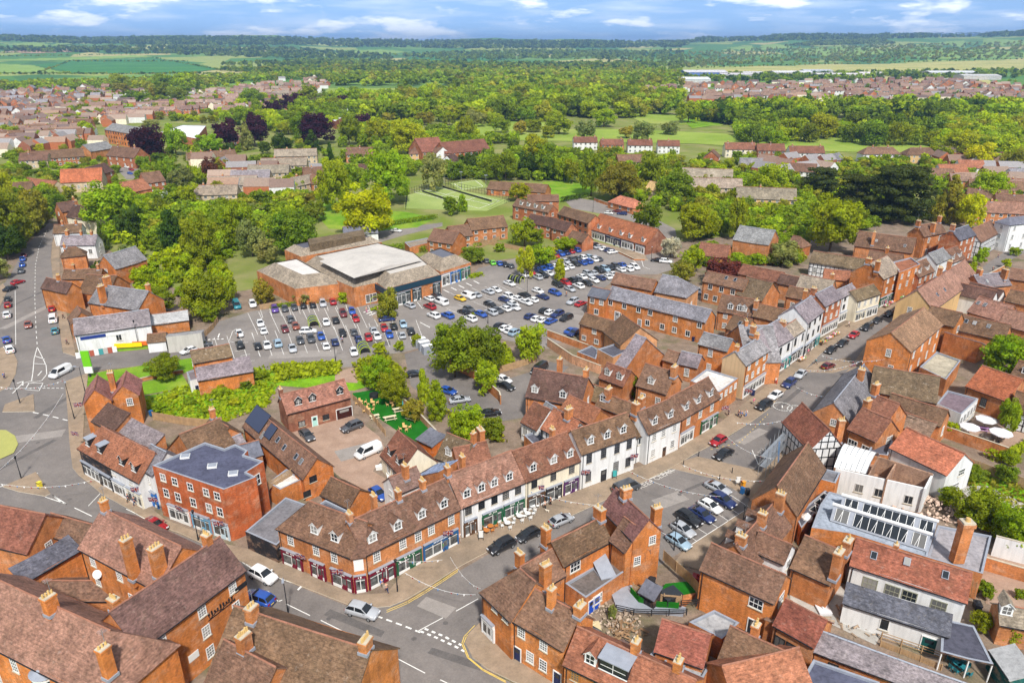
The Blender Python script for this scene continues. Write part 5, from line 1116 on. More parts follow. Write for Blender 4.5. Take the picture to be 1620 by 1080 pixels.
 body=b.mesh("body",[M["car"],M["black"]],None,True);gm=g.mesh("car_window",[M["carglass"]])
 wmm=wm.mesh("wheel",[M["black"],M["steel"]]);hm=hl.mesh("headlight",[M["lamp"]]);tm=tl.mesh("taillight",[M["red"]]);pm=pl.mesh("number_plate",[M["plate"]])
 zf,zbk=st[-1][1] -.02,st[0][1] +.1
 P= [("body",body,(0,0,0))]
 P+= [("window",gm,(0,0,0))]
 for x in out["wx"]:
  for s in(-1,1):P.append(("wheel",wmm,(x,s* (W-.1),r)))
 if lod==0:
  for s in(-1,1):P+= [("headlight",hm,(L/2-.02,s*W*.62,zf+.05)),("taillight",tm,(-L/2+.02,s*W*.68,zbk))]
  P.append(("number_plate",pm,(-L/2-.0,0,.55)))
 CARM[ty,lod] =P
 return P
PROTO= {}
def car(x,y,col,v,place,ty="hatch",lod=1,group=None,z=.03,label=None):
 """v: the car's nose direction in photo pixels; place: how the label finds it"""
 key= (ty,lod)
 g=U((x,y));h=U((x+v[0] *.2,y+v[1] *.2)) -g;rz=math.atan2(h.y,h.x)
 if key not in PROTO:
  root=empty("parked_car",(0,0,0));kids= [mk(n,d,root,loc)for n,d,loc in car_meshes(ty,lod)];PROTO[key] = (root,kids);first=True
 else:first=False
 r0,k0=PROTO[key]
 if first:r=r0;kids=k0
 else:
  r=r0.copy();COL.objects.link(r);kids= []
  for c in k0:d=c.copy();COL.objects.link(d);d.parent=r;kids.append(d)
 r.location= (g.x,g.y,z);r.rotation_euler= (0,0,rz);c=CC[col];jit=RU(.9,1.1)
 kids[0].color= (c[0] *jit,c[1] *jit,c[2] *jit,1)
 lab=label or f"{CN[col]} {TYPES[ty][5]} {place}"
 if lab in LAB:NWARN.append(("dup car",lab))
 LAB.add(lab)
 tag(r,lab,"van" if ty=="van" else "car",group or "cars parked in the town")
 return r
ORD="first second third fourth fifth sixth seventh eighth ninth tenth eleventh twelfth thirteenth fourteenth fifteenth sixteenth".split()
def row(place,v,items,group,dflt="hatch",lod=1):
 for i,it in enumerate(items):
  x,y,c=it[:3];ty=it[3]if len(it) >3 else random.choice([dflt,dflt,"suv","saloon"]if dflt=="hatch" else[dflt])
  vv=v if R() <.6 else(-v[0],-v[1])
  car(x,y,c,vv,f"{ORD[i]} along {place}",ty,lod,group)
WG,EG="cars in the supermarket car park","cars in the packed upper car park"
row("the supermarket hedge",(4,14),[(435,492,"v"),(451,491,"g"),(466,489,"g"),(480,486,"k"),(495,485,"k"),(511,483,"s"),(527,480,"r")],WG)
row("the aisle behind the hedge row",(6,14),[(460,508,"g"),(451,523,"m"),(468,519,"o"),(516,513,"w"),(531,509,"k"),(543,499,"m"),(557,495,"b"),(563,507,"r")],WG)
row("the lower bays, upper line",(6,15),[(412,514,"w"),(417,526,"w"),(475,541,"g"),(492,539,"g"),(508,535,"b"),(542,530,"k"),(560,528,"g"),(567,539,"n"),(583,537,"r"),(591,525,"s"),(597,535,"w"),(608,522,"r"),(616,532,"b"),(623,519,"k"),(638,516,"l")],WG)
row("the corner of the lower bays",(6,15),[(636,533,"s"),(650,527,"k")],WG)
row("the lowest bays",(5,15),[(408,550,"k"),(423,549,"w"),(440,546,"l"),(463,554,"s"),(516,550,"w"),(530,544,"n"),(560,560,"w"),(380,549,"k")],WG)
car(488,527,"w",(20,-1),"stopped across the aisle of the lower bays","suv",1,WG);car(612,508,"n",(18,-2),"driving past the planted island","saloon",1,WG)
car(379,531,"w",(5,12),"by the painted arrow near the car park gate","hatch",1,WG);car(400,484,"w",(4,10),"reversed against the trees at the car park edge","suv",1,WG);car(375,486,"t",(4,10),"under the trees at the car park edge","van",1,WG)
row("the shop entrance lane",(14,6),[(679,475,"w"),(690,470,"g"),(680,488,"r"),(698,481,"w","van"),(648,486,"s")],EG)
row("the open middle of the upper car park",(14,6),[(686,502,"w","suv"),(708,502,"b"),(733,496,"k"),(742,492,"g"),(744,507,"w"),(761,500,"b"),(777,497,"s"),(787,494,"g"),(799,491,"w"),(812,484,"w"),(806,488,"s")],EG)
row("the bays with the yellow car",(14,5),[(728,475,"y"),(740,471,"w","van"),(752,469,"s"),(772,464,"s"),(784,461,"w"),(806,451,"w"),(775,484,"k"),(798,477,"n"),(806,472,"w")],EG)
row("the short row by the lone blue car",(14,5),[(829,469,"k"),(851,463,"w"),(858,472,"n"),(878,466,"b"),(820,476,"w"),(832,481,"w"),(842,477,"w"),(813,489,"w")],EG)
row("the yellow flowered hedge",(12,6),[(845,415,"w"),(852,412,"w"),(861,410,"r"),(870,409,"r"),(878,407,"r"),(887,404,"b"),(895,402,"n"),(903,400,"r"),(912,398,"b")],EG)
row("the lime green car's row",(8,8),[(760,414,"k"),(769,415,"g"),(779,418,"e"),(790,419,"b"),(799,421,"k"),(808,423,"g")],EG)
row("the second row, hedge side",(13,6),[(829,437,"w"),(840,434,"r"),(850,430,"n"),(859,428,"b"),(867,425,"b"),(876,423,"w"),(885,419,"w"),(895,416,"s"),(905,413,"g"),(913,411,"g"),(921,410,"w"),(930,409,"l"),(940,411,"s")],EG)
row("the second row, street side",(13,6),[(850,441,"s"),(859,438,"k"),(869,435,"w"),(892,426,"w"),(901,424,"w"),(911,420,"k"),(921,418,"b"),(930,416,"b"),(939,413,"w"),(946,412,"g")],EG)
row("the third row, hedge side",(13,6),[(895,450,"r"),(905,446,"k"),(913,444,"g"),(920,440,"w"),(930,436,"s"),(938,434,"s"),(948,430,"k"),(957,428,"l"),(965,426,"k"),(974,424,"g"),(983,421,"b")],EG)
row("the third row, street side",(13,6),[(882,453,"k","suv"),(902,460,"s"),(915,455,"w"),(929,451,"k"),(940,446,"w"),(950,442,"n"),(960,440,"w"),(968,436,"w"),(982,429,"w"),(994,428,"w"),(1004,425,"w")],EG)
row("the first bays by the cottage garden",(14,-6),[(839,503,"n"),(850,507,"w"),(860,509,"w"),(872,511,"b"),(896,506,"k","suv")],EG)
row("the bays below the cottage garden",(14,-6),[(862,494,"k"),(871,497,"w"),(882,500,"n"),(791,518,"k"),(800,522,"w"),(808,526,"w"),(816,529,"l")],EG)
row("the workshop wall",(14,-6),[(906,480,"s"),(919,483,"r"),(904,526,"b"),(908,530,"n")],EG)
row("the paved front of the shop parade",(12,-2),[(1008,396,"s"),(938,391,"k","suv"),(948,393,"s"),(957,396,"w"),(964,398,"n"),(969,401,"w")],EG)
row("the lane to the playing field",(12,1),[(963,339,"w"),(976,336,"m"),(984,340,"n"),(1036,348,"r"),(1039,414,"k"),(1053,416,"w"),(1051,397,"w")],"cars on the lane by the shop parade")
WR="cars on the west road"
for x,y,c,ty,pl,v in((39,406,"m","hatch","topmost of the line under the west road trees",(2,-8)),(37,412,"b","hatch","second of the line under the west road trees",(2,-8)),(36,421,"b","saloon","third of the line under the west road trees",(1,-8)),(34,431,"g","suv","last of the line under the west road trees",(1,-8)),(29,449,"r","hatch","parked alone below the tree line of the west road",(10,-3)),(17,459,"k","saloon","turned into the gateway off the west road",(12,-5)),(13,476,"k","hatch","nose to tail with a red car on the west road",(0,-8)),(13,485,"r","hatch","behind the black car on the west road",(0,-8)),(12,501,"w","suv","beside the hatched bay of the west road",(0,-8)),(45,517,"o","hatch","driving down the middle of the west road",(1,10)),(81,479,"b","hatch","first against the west road pavement",(1,-9)),(83,491,"r","hatch","between the blue car and the white van on the west road",(1,-9)),(85,508,"w","van","parked against the west road pavement",(1,-9)),(88,526,"t","hatch","behind the white van on the west road",(1,-9)),(11,540,"b","saloon","in front of the white SUV by the junction",(-3,-10)),(16,556,"w","suv","last before the west junction",(-4,-10)),(97,593,"w","van","turning out of the side road",(-16,8)),(299,558,"w","hatch","leaving along the side road",(-16,5)),(321,548,"g","saloon","entering the car park by the side road",(16,-2))):
 car(x,y,c,v,pl,ty,0 if y>480 else 1,WR)
HS="cars on the high street"
for x,y,c,ty,pl,v in((1487,463,"k","saloon","at the church end of the high street by the cafe",(-12,6)),(1470,471,"b","hatch","at the head of the high street queue",(-12,6)),(1450,480,"k","suv","second in the high street queue",(-12,6)),(1426,489,"k","suv","third in the high street queue",(-12,7)),(1406,499,"k","saloon","fourth in the high street queue",(-12,7)),(1387,510,"k","hatch","fifth in the high street queue",(-12,7)),(1371,521,"k","suv","sixth in the high street queue",(-12,7)),(1350,533,"r","hatch","with dark bonnet among the black queue",(-12,8)),(1332,546,"k","saloon","just above the red car's crossing",(-12,8)),(1314,557,"k","hatch","last of the queue beside the crossing",(-12,8)),(1310,582,"m","hatch","alone on the far side of the high street",(12,-6)),(1266,595,"s","saloon","parked near the navy fascia shop",(-10,9)),(1248,610,"n","suv","between the silver and the white car",(-12,9)),(1226,629,"w","hatch","with dark roof parked by the twin road circles",(-12,7)),(1208,645,"k","suv","lowest of the kerb line by the people",(-12,7)),(1136,701,"r","hatch","beside the white bow windowed house",(-12,7)),(1144,722,"k","saloon","beside the bright red hatchback",(-12,7)),(991,776,"g","van","parked before the white inn",(12,-5)),(888,827,"s","hatch","parked by the cafe terrace",(14,-6)),(836,850,"k","hatch","above the dark saloon by the cafe",(-12,6)),(794,868,"k","suv","waiting by the junction below the cafe",(-14,7)),(1135,776,"s","saloon","at the top of the slanted bays",(14,7)),(1143,796,"n","suv","second in the slanted bays",(14,8)),(1123,805,"w","hatch","in the middle of the slanted bays",(14,8)),(1110,818,"n","saloon","below the white one in the slanted bays",(14,9)),(1089,825,"k","suv","longest in the slanted bays",(14,9)),(1080,842,"s","hatch","half behind the brick gable in the slanted bays",(14,9)),(1073,861,"l","hatch","last of the slanted bays",(14,9)),(417,915,"w","suv","coming round the bend past the hotel",(14,7)),(411,952,"b","suv","beside the tall brick hotel",(-14,-5)),(574,972,"s","suv","turning at the junction",(18,5)),(247,834,"r","saloon","low and half hidden behind the hotel roof",(16,9))):
 car(x,y,c,v,pl,ty,0,HS)
YD="cars in the yards behind the shops"
for x,y,c,ty,pl,v in((486,692,"g","saloon","close to the barn in the gravel yard",(10,10)),(557,679,"g","suv","parked before the mint door",(-16,6)),(583,719,"w","van","with dark side windows in the gravel yard",(-16,7)),(599,785,"b","hatch","at the throat of the gravel yard",(10,8)),(657,595,"k","hatch","against the tarmac yard hedge",(16,-2)),(709,622,"b","hatch","under the poplars of the tarmac yard",(14,4)),(727,636,"s","saloon","in the marked bays of the tarmac yard",(14,-2)),(775,657,"k","saloon","deepest in the tarmac yard",(14,-2)),(800,614,"k","saloon","by the brick wall of the tarmac yard",(14,6)),(797,604,"w","hatch","tucked under the wall tree",(14,6)),(853,588,"k","van","next to the dark roofed brick house",(-12,8)),(201,266,"w","hatch","in the small town car park, uppermost",(10,2)),(208,270,"r","hatch","in the small town car park, behind the white one",(10,2)),(206,276,"b","hatch","in the small town car park, lowest",(10,2)),(1104,463,"w","hatch","beside the pale hipped workshop",(4,8)),(214,419,"l","hatch","on a driveway behind the twin gabled slate house",(10,3)),(627,367,"w","saloon","on the lane behind the supermarket",(14,1))):
 car(x,y,c,v,pl,ty,0 if y>560 else 1,YD)
 # ---------------------------------------------------------------- trees
def crown_mesh(name,seed,shape,ncl,nleaf,ls,cr=(.13,.2),zmin=.2):
 """unit crown: width 1, height 1; many leaf-sized faces grouped in clumps"""
 rg=np.random.default_rng(seed);V_,T_= [],[]
 for c in range(ncl):
  if shape=="cone":
   h=rg.uniform(0,1) **1.3;a=rg.uniform(0,6.28);rr= (.5* (1-h) +.03) *rg.uniform(.55,1);ce=np.array([math.cos(a) *rr,math.sin(a) *rr,zmin+ (1-zmin) *h*.97]);k=rg.uniform(*cr) * (.5+.6* (1-h))
  elif shape=="cedar":
   lay=rg.integers(0,6);h=zmin+ (1-zmin) * (lay+rg.uniform(-.15,.15)) /5.6;a=rg.uniform(0,6.28);rr=.5*math.sqrt(max(0,1- ((h-.35) /.75) **2)) *rg.uniform(.2,1);ce=np.array([math.cos(a) *rr,math.sin(a) *rr,h]);k=rg.uniform(*cr)
  elif shape=="column":
   h=rg.uniform(0,1);a=rg.uniform(0,6.28);rr=.36*math.sin(math.pi*min(.97,.2+h*.78)) **.6*rg.uniform(.5,1);ce=np.array([math.cos(a) *rr,math.sin(a) *rr,zmin+ (1-zmin) *h]);k=rg.uniform(*cr)
  else:
   d=rg.normal(size=3);d/=np.linalg.norm(d)
   if d[2] < -.85:d[2] *= -.6
   hz=math.hypot(d[0],d[1]);d[:2] *=hz** -.5 if hz>.05 else 1
   q=rg.uniform(.55,1.0)if c>ncl*.25 else rg.uniform(.1,.6)
   lob=1+.16*math.sin(3*math.atan2(d[1],d[0]) +seed) +.1*math.sin(5*math.atan2(d[1],d[0]) +2*seed)
   k=rg.uniform(*cr);zr= (1-zmin) /2
   ce=np.array([d[0] * (.5-k*.6) *q*lob,d[1] * (.5-k*.6) *q*lob,zmin+zr+d[2] * (zr-k*.5) *q])
  n=int(nleaf*rg.uniform(.7,1.3));d=rg.normal(size=(n,3));d/=np.linalg.norm(d,axis=1)[:,None]
  flat_=.45 if shape=="cedar" else .8
  p=ce+d* (k*rg.uniform(.55,1.05,size=(n,1))) *np.array([1,1,flat_])
  if shape=="willow":p[:,2] -=np.abs(rg.normal(size=n)) *.12* (np.hypot(p[:,0],p[:,1]) *2)
  nr=d+rg.normal(size=(n,3)) *.42;nr/=np.linalg.norm(nr,axis=1)[:,None]
  u=np.cross(nr,rg.normal(size=(n,3)));u/=np.linalg.norm(u,axis=1)[:,None];w=np.cross(nr,u)
  s=ls*rg.uniform(.6,1.3,size=(n,1));q=np.stack([p-u*s-w*s*.6,p+u*s*.7-w*s,p+u*s+w*s*.6,p-u*s*.7+w*s],1)
  tn=rg.uniform(.8,1.22);hu=rg.uniform(-.07,.07)
  tt=np.ones((n,4,4));tl=tn*rg.uniform(.9,1.1,size=n);tt[:,:,0] = (tl* (1+hu))[:,None];tt[:,:,1] =tl[:,None];tt[:,:,2] = (tl* (1-hu))[:,None]
  V_.append(q.reshape(-1,3));T_.append(tt.reshape(-1,4))
 return raw_leaf(name,np.concatenate(V_),np.concatenate(T_))
def raw_leaf(name,V_,T_):
 n=len(V_) //4;d=bpy.data.meshes.new(name);d.vertices.add(n*4);d.vertices.foreach_set("co",V_.astype(np.float32).ravel())
 d.loops.add(n*4);d.loops.foreach_set("vertex_index",np.arange(n*4,dtype=np.int32));d.polygons.add(n);d.polygons.foreach_set("loop_start",np.arange(0,n*4,4,dtype=np.int32))
 a=d.color_attributes.new("tint","FLOAT_COLOR","CORNER");a.data.foreach_set("color",T_.astype(np.float32).ravel())
 d.materials.append(M["leaf"]);d.update(calc_edges=True);return d
def trunk_mesh(seed,h=.55):
 b=MB();rg=random.Random(seed);b.cyl((0,0,0),(.01,0,h*.6),.025,.016,7)
 for i in range(5):a=i*1.3+rg.random();b.cyl((.01,0,h* (.4+.05*i)),(math.cos(a) *.26,math.sin(a) *.26,h+.12+.06*rg.random()),.014,.005,5)
 return b.mesh("trunk",[M["bark"]])
CROWN,TRUNK= {},{}
SHAPES= {"round":("round",.0),"cone":("cone",.06),"cedar":("cedar",.12),"column":("column",.08),"willow":("willow",.0),"bush":("round",0.0)}
def crown(shape,lod,k):
 key= (shape,lod,k)
 if key not in CROWN:
  sh_,zm=SHAPES[shape]
  ncl,nl,ls,cr= {0:(110,110,.017,(.09,.15)),1:(70,60,.026,(.1,.17)),2:(44,34,.045,(.12,.19)),3:(20,15,.08,(.15,.24)),4:(12,9,.12,(.2,.28))}[lod]
  if shape in("cone","column"):ncl=int(ncl*1.1)
  if shape=="cedar":ncl=int(ncl*1.3);cr= (.1,.16)
  CROWN[key] =crown_mesh("crown",hash((len(shape) *7+lod*3+k*11)) %1000,sh_,ncl,nl,ls,cr,zm)
 return CROWN[key]
GC=dict(g=(.27,.345,.02),l=(.4,.46,.02),y=(.5,.56,.014),d=(.09,.15,.02),p=(.075,.026,.04),e=(.21,.275,.022),s=(.3,.33,.09),w=(.7,.64,.46),o=(.34,.33,.035),r=(.19,.06,.04),b=(.34,.44,.02),c=(.1,.115,.026))
GN=dict(g="green",l="fresh light green",y="golden yellow",d="dark green",p="dark purple",e="mid green",s="grey-green",w="white blossomed",o="olive",r="reddish brown",b="bright green",c="very dark")
SN=dict(round="rounded tree",cone="conical conifer",cedar="layered cedar",column="columnar tree",willow="drooping willow",bush="bush")
TN= {"n":0}
def tree(x,yb,yt,wpx,col,shape="round",label=None,group=None,hidden=0,z=0):
 """x, foot and top rows and crown width in photo pixels"""
 g=_U((x,yb),z)
 lo,hi=0.0,60.0
 for _ in range(40):
  m= (lo+hi) /2
  if PX((g.x,g.y,z+m))[1] >yt:lo=m
  else:hi=m
 h=max(lo,1.2);d=g.y*CP- (z+h/2-HC) *SP;w=wpx*d/F
 vis=wpx*1024/1620;lod=0 if vis>34 else 1 if vis>18 else 2 if vis>8 else 3
 TN["n"] +=1;k=TN["n"] % (4 if lod<2 else 5);nm= {"bush":"bush","cedar":"cedar_tree","cone":"conifer_tree","willow":"willow_tree"}.get(shape,"tree")
 r=empty(nm,(g.x,g.y,z),RU(0,6.28));r.scale= (w,w,h)
 c=GC[col];j=RU(.85,1.15)
 o=mk("crown",crown(shape,lod,k),r,color=(c[0] *j,c[1] *j,c[2] *j))
 if shape!="bush":
  if k not in TRUNK:TRUNK[k] =trunk_mesh(k)
  mk("trunk",TRUNK[k],r)
 tag(r,label or f"{GN[col]} {SN[shape]} {group}","bush" if shape=="bush" else "tree",group and f"trees {group}")
 return r
T=lambda lst,group=None:[tree(*t[:5],t[5]if len(t) >5 else "round",t[6]if len(t) >6 else None,group)for t in lst]
T([(182,366,284,98,"b","round","large fresh green lime tree by the west road bend"),(20,398,300,74,"e","round","big tree at the frame edge beside the west road"),(55,366,296,60,"o","round","olive tree overhanging the top of the west road"),(8,330,262,40,"l","round","light tree at the frame edge above the west road"),(14,410,352,56,"d","round","dark tree by the parked line on the west road"),(0,442,408,40,"s","bush","pale hawthorn bush at the west road gateway"),(236,256,196,60,"p","round","giant purple copper beech beside the brick villa"),(360,240,186,46,"p","round","purple beech left of its twin above the sandstone range".replace("left of its twin","west of its twin")),(404,232,182,46,"p","round","purple beech with its twin behind the grey cypress"),(502,228,178,56,"p","round","wide purple beech in the park woodland"),(575,208,178,26,"p","round","small purple tree between park limes"),(258,148,133,16,"p","round","small purple tree on the estate edge"),(279,246,194,38,"b","round","bright round tree before the white roofed works"),(332,246,210,46,"b","round","bright spreading tree below the twin beeches"),(392,238,200,24,"s","column","grey-green cypress between the twin beeches"),(480,226,176,44,"g","round","tall green lime at the top of the park"),(448,244,210,34,"d","round","dark holly at the park corner"),(495,240,206,30,"d","cone","dark conifer below the wide purple beech"),(420,244,222,20,"d","bush","clipped dark yew below the twin beeches"),(366,244,224,16,"d","bush","small clipped yew near the sandstone range"),(583,374,286,96,"y","round","great golden yellow tree by the tennis courts"),(614,322,236,78,"b","round","tall bright tree behind the golden tree"),(645,246,184,62,"l","round","domed light green tree beside the care home"),(688,302,240,44,"s","round","flowering chestnut in front of the care home"),(735,228,182,32,"g","round","slim green tree at the care home end"),(532,336,250,58,"b","round","bright tree on the park lawn edge"),(548,300,248,40,"g","round","green park tree above the lawn"),(527,300,228,26,"d","cone","tall dark park conifer"),(553,230,180,38,"g","round","green tree at the park heart"),(600,232,184,40,"l","round","light lime on the park heights"),(715,340,310,28,"g","bush","round shrub at the tennis court corner"),(731,335,310,20,"b","column","thin young tree by the tennis fence"),(820,318,288,40,"l","round","light tree leaning over the pavilion"),(935,310,232,44,"g","round","tall tree at the playing field corner"),(975,318,252,66,"o","round","wide olive flowering tree by the salmon bungalow"),(1030,302,238,46,"g","round","leafy tree behind the straw roofed house"),(1022,368,318,50,"e","round","dense tree over the lane garages"),(1068,320,270,64,"e","round","ivy clad tree beside the straw roofed house"),(1100,380,318,66,"b","round","bright wide tree over the brick cottage gardens"),(1164,380,308,36,"b","round","upright bright tree by the buff house"),(1152,330,300,30,"g","round","green tree in the buff house garden"),(1216,318,258,62,"b","round","bright rounded tree before the dark cedars"),(1060,408,370,34,"w","round","white blossomed tree at the shop parade end"),(1312,398,306,90,"l","round","huge yellow-green tree above the timbered hall"),(1296,314,264,54,"c","cedar","lesser dark cedar in the garden row"),(1350,340,276,70,"c","cedar","broad dark cedar west of the greatest one"),(1416,348,262,100,"c","cedar","greatest dark cedar towering over the school roofs"),(1497,350,276,58,"o","cone","olive conifer east of the great cedar"),(1528,362,300,40,"y","bush","yellow shrub clump below the olive conifer"),(1560,326,270,62,"b","round","fresh green tree by the school range"),(1592,596,532,88,"b","round","round lime green tree beside the parasol court roofs"),(1237,422,380,50,"s","round","grey-green garden tree in front of the timbered hall"),(1210,410,385,34,"o","bush","faded shrub before the three storey house"),(1140,450,408,62,"r","bush","copper leaved tree beside the plum roofed house"),(1095,430,388,40,"b","bush","bright shrubs by the upper car park corner"),(1078,446,410,40,"o","bush","olive shrub at the upper car park corner"),(720,596,502,90,"g","round","big green tree between the car park and the tarmac yard"),(770,590,515,60,"e","bush","ivy mound beside the big yard tree"),(838,570,508,52,"b","round","bright tree at the upper corner of the tarmac yard"),(770,622,572,44,"b","round","leafy tree overhanging the tarmac yard wall"),(672,640,588,24,"b","column","slim poplar at the tarmac yard"),(692,664,606,38,"b","column","bright poplar pair beside the tarmac yard"),(625,640,585,54,"g","bush","dense green thicket above the turf garden"),(598,612,566,56,"b","bush","brambly thicket at the car park wall"),(653,665,630,36,"o","bush","yellowish shrub beside the turf garden wall"),(740,700,640,60,"b","bush","climbing greenery along the tarmac yard wall"),(780,694,660,44,"e","bush","hedge mound behind the gravel yard cottages"),(615,505,455,38,"o","round","olive tree before the supermarket entrance"),(545,480,460,20,"b","bush","bright shrub against the supermarket wall"),(480,480,462,30,"s","bush","grey flowering shrub against the supermarket wall"),(419,480,440,34,"o","round","round young tree at the supermarket corner"),(262,600,562,54,"g","round","broad apple tree on the lawn by the village hall"),(600,560,540,24,"l","bush","round shrub at the car park lower edge"),(632,555,538,18,"g","bush","little shrub by the recycling bins"),(660,548,528,20,"g","bush","shrub at the bin store corner"),(615,500,490,24,"b","bush","low planting in the car park island"),(748,505,494,8,"g","bush","tiny shrub in the middle of the upper car park"),(833,440,386,30,"l","round","thin birch standing among the upper bays"),(885,446,412,20,"l","column","spindly birch among the third row of cars"),(748,416,385,44,"e","bush","green shrubbery at the supermarket shop end"),(400,406,346,46,"s","round","silvery birch beside the supermarket back block"),(424,416,372,40,"s","round","weeping birch in front of the silvery birch"),(470,402,330,84,"e","round","dark full tree behind the supermarket"),(378,392,310,60,"b","round","light full tree behind the garden cottages"),(325,420,330,62,"g","round","green garden tree behind the west road houses"),(275,400,335,44,"d","column","dark cypress trio behind the west road houses"),(210,390,318,40,"d","round","dark tree behind the lime of the west road"),(165,395,352,22,"d","cone","dark spruce beside the slate cottages"),(290,406,384,28,"y","bush","upper golden shrub in the long back garden"),(285,436,400,50,"y","bush","wide golden shrub in the long back garden"),(232,458,420,50,"y","bush","golden-green laurel nearest the slate house".replace("nearest","by")),(248,494,455,60,"g","bush","dense green shrub behind the asbestos roofed store"),(330,500,426,80,"g","round","broad green tree at the car park's west side"),(360,480,425,36,"b","round","taller bright tree at the car park's west side"),(330,510,480,34,"g","bush","shrub by the car park gate"),(312,430,405,40,"b","bush","light shrub under the garden wall"),(208,412,384,36,"s","bush","white flowering shrub by the back gardens"),(160,440,410,26,"d","bush","dark shrub between the west road houses"),(999,626,594,24,"g","column","round cypress among the dormer cottages"),(1462,590,574,10,"g","bush","pot shrub by the bank annexe"),(1502,690,666,26,"y","bush","yellow-green shrub at the parasol court wall"),(1590,688,630,34,"b","bush","vivid climber on the parasol court wall"),(1545,830,775,80,"g","bush","tangled shrubs beyond the tall chimney"),(1600,870,800,70,"b","bush","bright tangled shrubs at the frame edge"),(1500,800,772,40,"g","bush","shrubs by the rubble heap"),(1588,850,820,60,"g","bush","dense shrubs above the brick terrace"),(1550,995,968,36,"g","bush","rounded shrub beside the felt canopy"),(1590,1012,980,40,"b","bush","leafy shrub behind the teal shed"),(1557,945,920,30,"g","bush","planting on the brick terrace"),(1612,946,932,22,"g","bush","clipped ball on the brick terrace"),(1385,890,882,8,"g","bush","weed tuft on the hall roof edge"),(1595,735,712,30,"b","bush","hedge end in the fenced garden"),(1540,760,738,40,"e","bush","garden planting behind the fence"),(1590,765,735,36,"e","bush","garden shrubs at the frame edge"),(968,980,956,16,"s","bush","potted palm in the rubble court"),(1548,420,390,22,"b","bush","green shrub on the church bank"),(1530,440,412,26,"l","bush","light shrubs beside the church path"),(1590,424,408,16,"y","bush","yellow shrub on the church path verge"),(1604,404,390,20,"g","bush","green shrub under the white tower house"),(855,420,385,50,"b","bush","garden shrubs behind the red cars"),(830,390,345,46,"b","round","poplar green tree beside the brick wing"),(848,388,360,30,"g","bush","thick garden shrub by the brick wing"),(895,398,375,40,"b","bush","shrubs behind the hedge row cars"),(790,398,384,20,"g","bush","shrub in the semi's back garden"),(1245,715-300,396,26,"y","bush","golden shrub at the timbered hall corner"),(355,470,448,40,"l","bush","low shrub behind the taller car park tree")])
T([(775,300-20,245,36,"g"),(800,286,238,40,"g"),(832,282,240,34,"d"),(862,284,222,46,"g"),(888,286,244,34,"b"),(905,290,250,30,"g"),(770,262,246,26,"e"),(740,278,240,34,"d"),(720,285,250,30,"e"),(850,262,210,40,"l"),(812,270,250,26,"g")],"in the belt between the care home and the playing field")
T([(30,350,312,50,"o"),(88,330,304,36,"e"),(112,318,292,26,"o"),(260,346,312,44,"e"),(232,330,306,40,"b"),(300,330,286,36,"b"),(345,320,286,34,"o"),(290,300,262,40,"s"),(310,296,260,28,"b"),(268,290,245,36,"g"),(255,262,240,30,"e"),(335,285,248,30,"r"),(350,275,250,26,"o"),(405,268,244,26,"e"),(418,262,242,20,"e"),(370,350,318,30,"e"),(440,350,318,50,"g"),(455,330,306,40,"o"),(410,350,320,40,"s"),(500,350,318,40,"e"),(440,300,280,22,"e"),(490,330,300,24,"o")],"around the gardens east of the church hall")
T([(20,220,196,30,"l"),(45,242,228,24,"o"),(66,244,226,16,"y"),(140,215,190,24,"y"),(100,192,178,44,"g"),(70,158,145,26,"o"),(130,240,218,18,"e"),(8,242,226,20,"g"),(190,262,240,20,"e"),(226,268,244,24,"e"),(240,204,188,30,"s"),(150,158,140,30,"e")],"among the houses below the mill")
# belts of trees, each tree its own object: polygon, number, width px, colours, phrase
def inpoly(pts,x,y):
 k=False;j=len(pts) -1
 for i in range(len(pts)):
  (xi,yi),(xj,yj) =pts[i],pts[j]
  if(yi>y) != (yj>y)and x< (xj-xi) * (y-yi) / (yj-yi) +xi:k=not k
  j=i
 return k
def spots(pts,n,gap):
 x0,x1=min(p[0]for p in pts),max(p[0]for p in pts);y0,y1=min(p[1]for p in pts),max(p[1]for p in pts);out= [];tr=0
 while len(out) <n and tr<n*60:
  tr+=1;x,y=RU(x0,x1),RU(y0,y1)
  if inpoly(pts,x,y)and all((x-a) **2+ ((y-b_) *2.2) **2>gap*gap for a,b_ in out):out.append((x,y))
 return sorted(out,key=lambda q:q[1])
def belt(pts,n,w,cols,phrase,shape="round",gap=None,hf=.9):
 for x,y in spots(pts,n,gap or w*.55):
  ww=w*RU(.7,1.25) * (.75+.25* (y-pts[0][1]) /40 if False else 1);tree(x,y,y-ww*hf*RU(.8,1.15),ww,random.choice(cols),shape,None,phrase)
belt([(1165,232),(1290,226),(1480,236),(1490,222),(1350,206),(1180,200)],22,44,"gbel","of the drooping willow belt beyond the meadow","willow")
belt([(1480,262),(1640,280),(1640,215),(1490,205)],16,50,"gloy","at the meadow's east end","round",22)
belt([(700,210),(760,212),(900,222),(1000,226),(1080,218),(1000,200),(860,195),(760,190)],14,36,"gbos","on the near meadow hedge","round",20)
belt([(560,196),(700,200),(860,190),(1000,186),(1080,176),(1060,158),(900,158),(700,160),(560,170)],44,32,"gbloe","in the wooded valley beyond the park","round",15)
belt([(1080,196),(1180,198),(1330,190),(1480,196),(1620,200),(1620,184),(1450,184),(1250,182),(1100,182)],26,32,"gbdeo","between the meadow and the brick estate","round",16)
belt([(380,212),(470,214),(560,205),(560,170),(480,160),(400,165)],18,32,"gbpel","at the head of the park","round",16)
belt([(175,160),(290,172),(330,150),(270,135),(190,136)],14,28,"ogel","on the green between the estates","round",13)
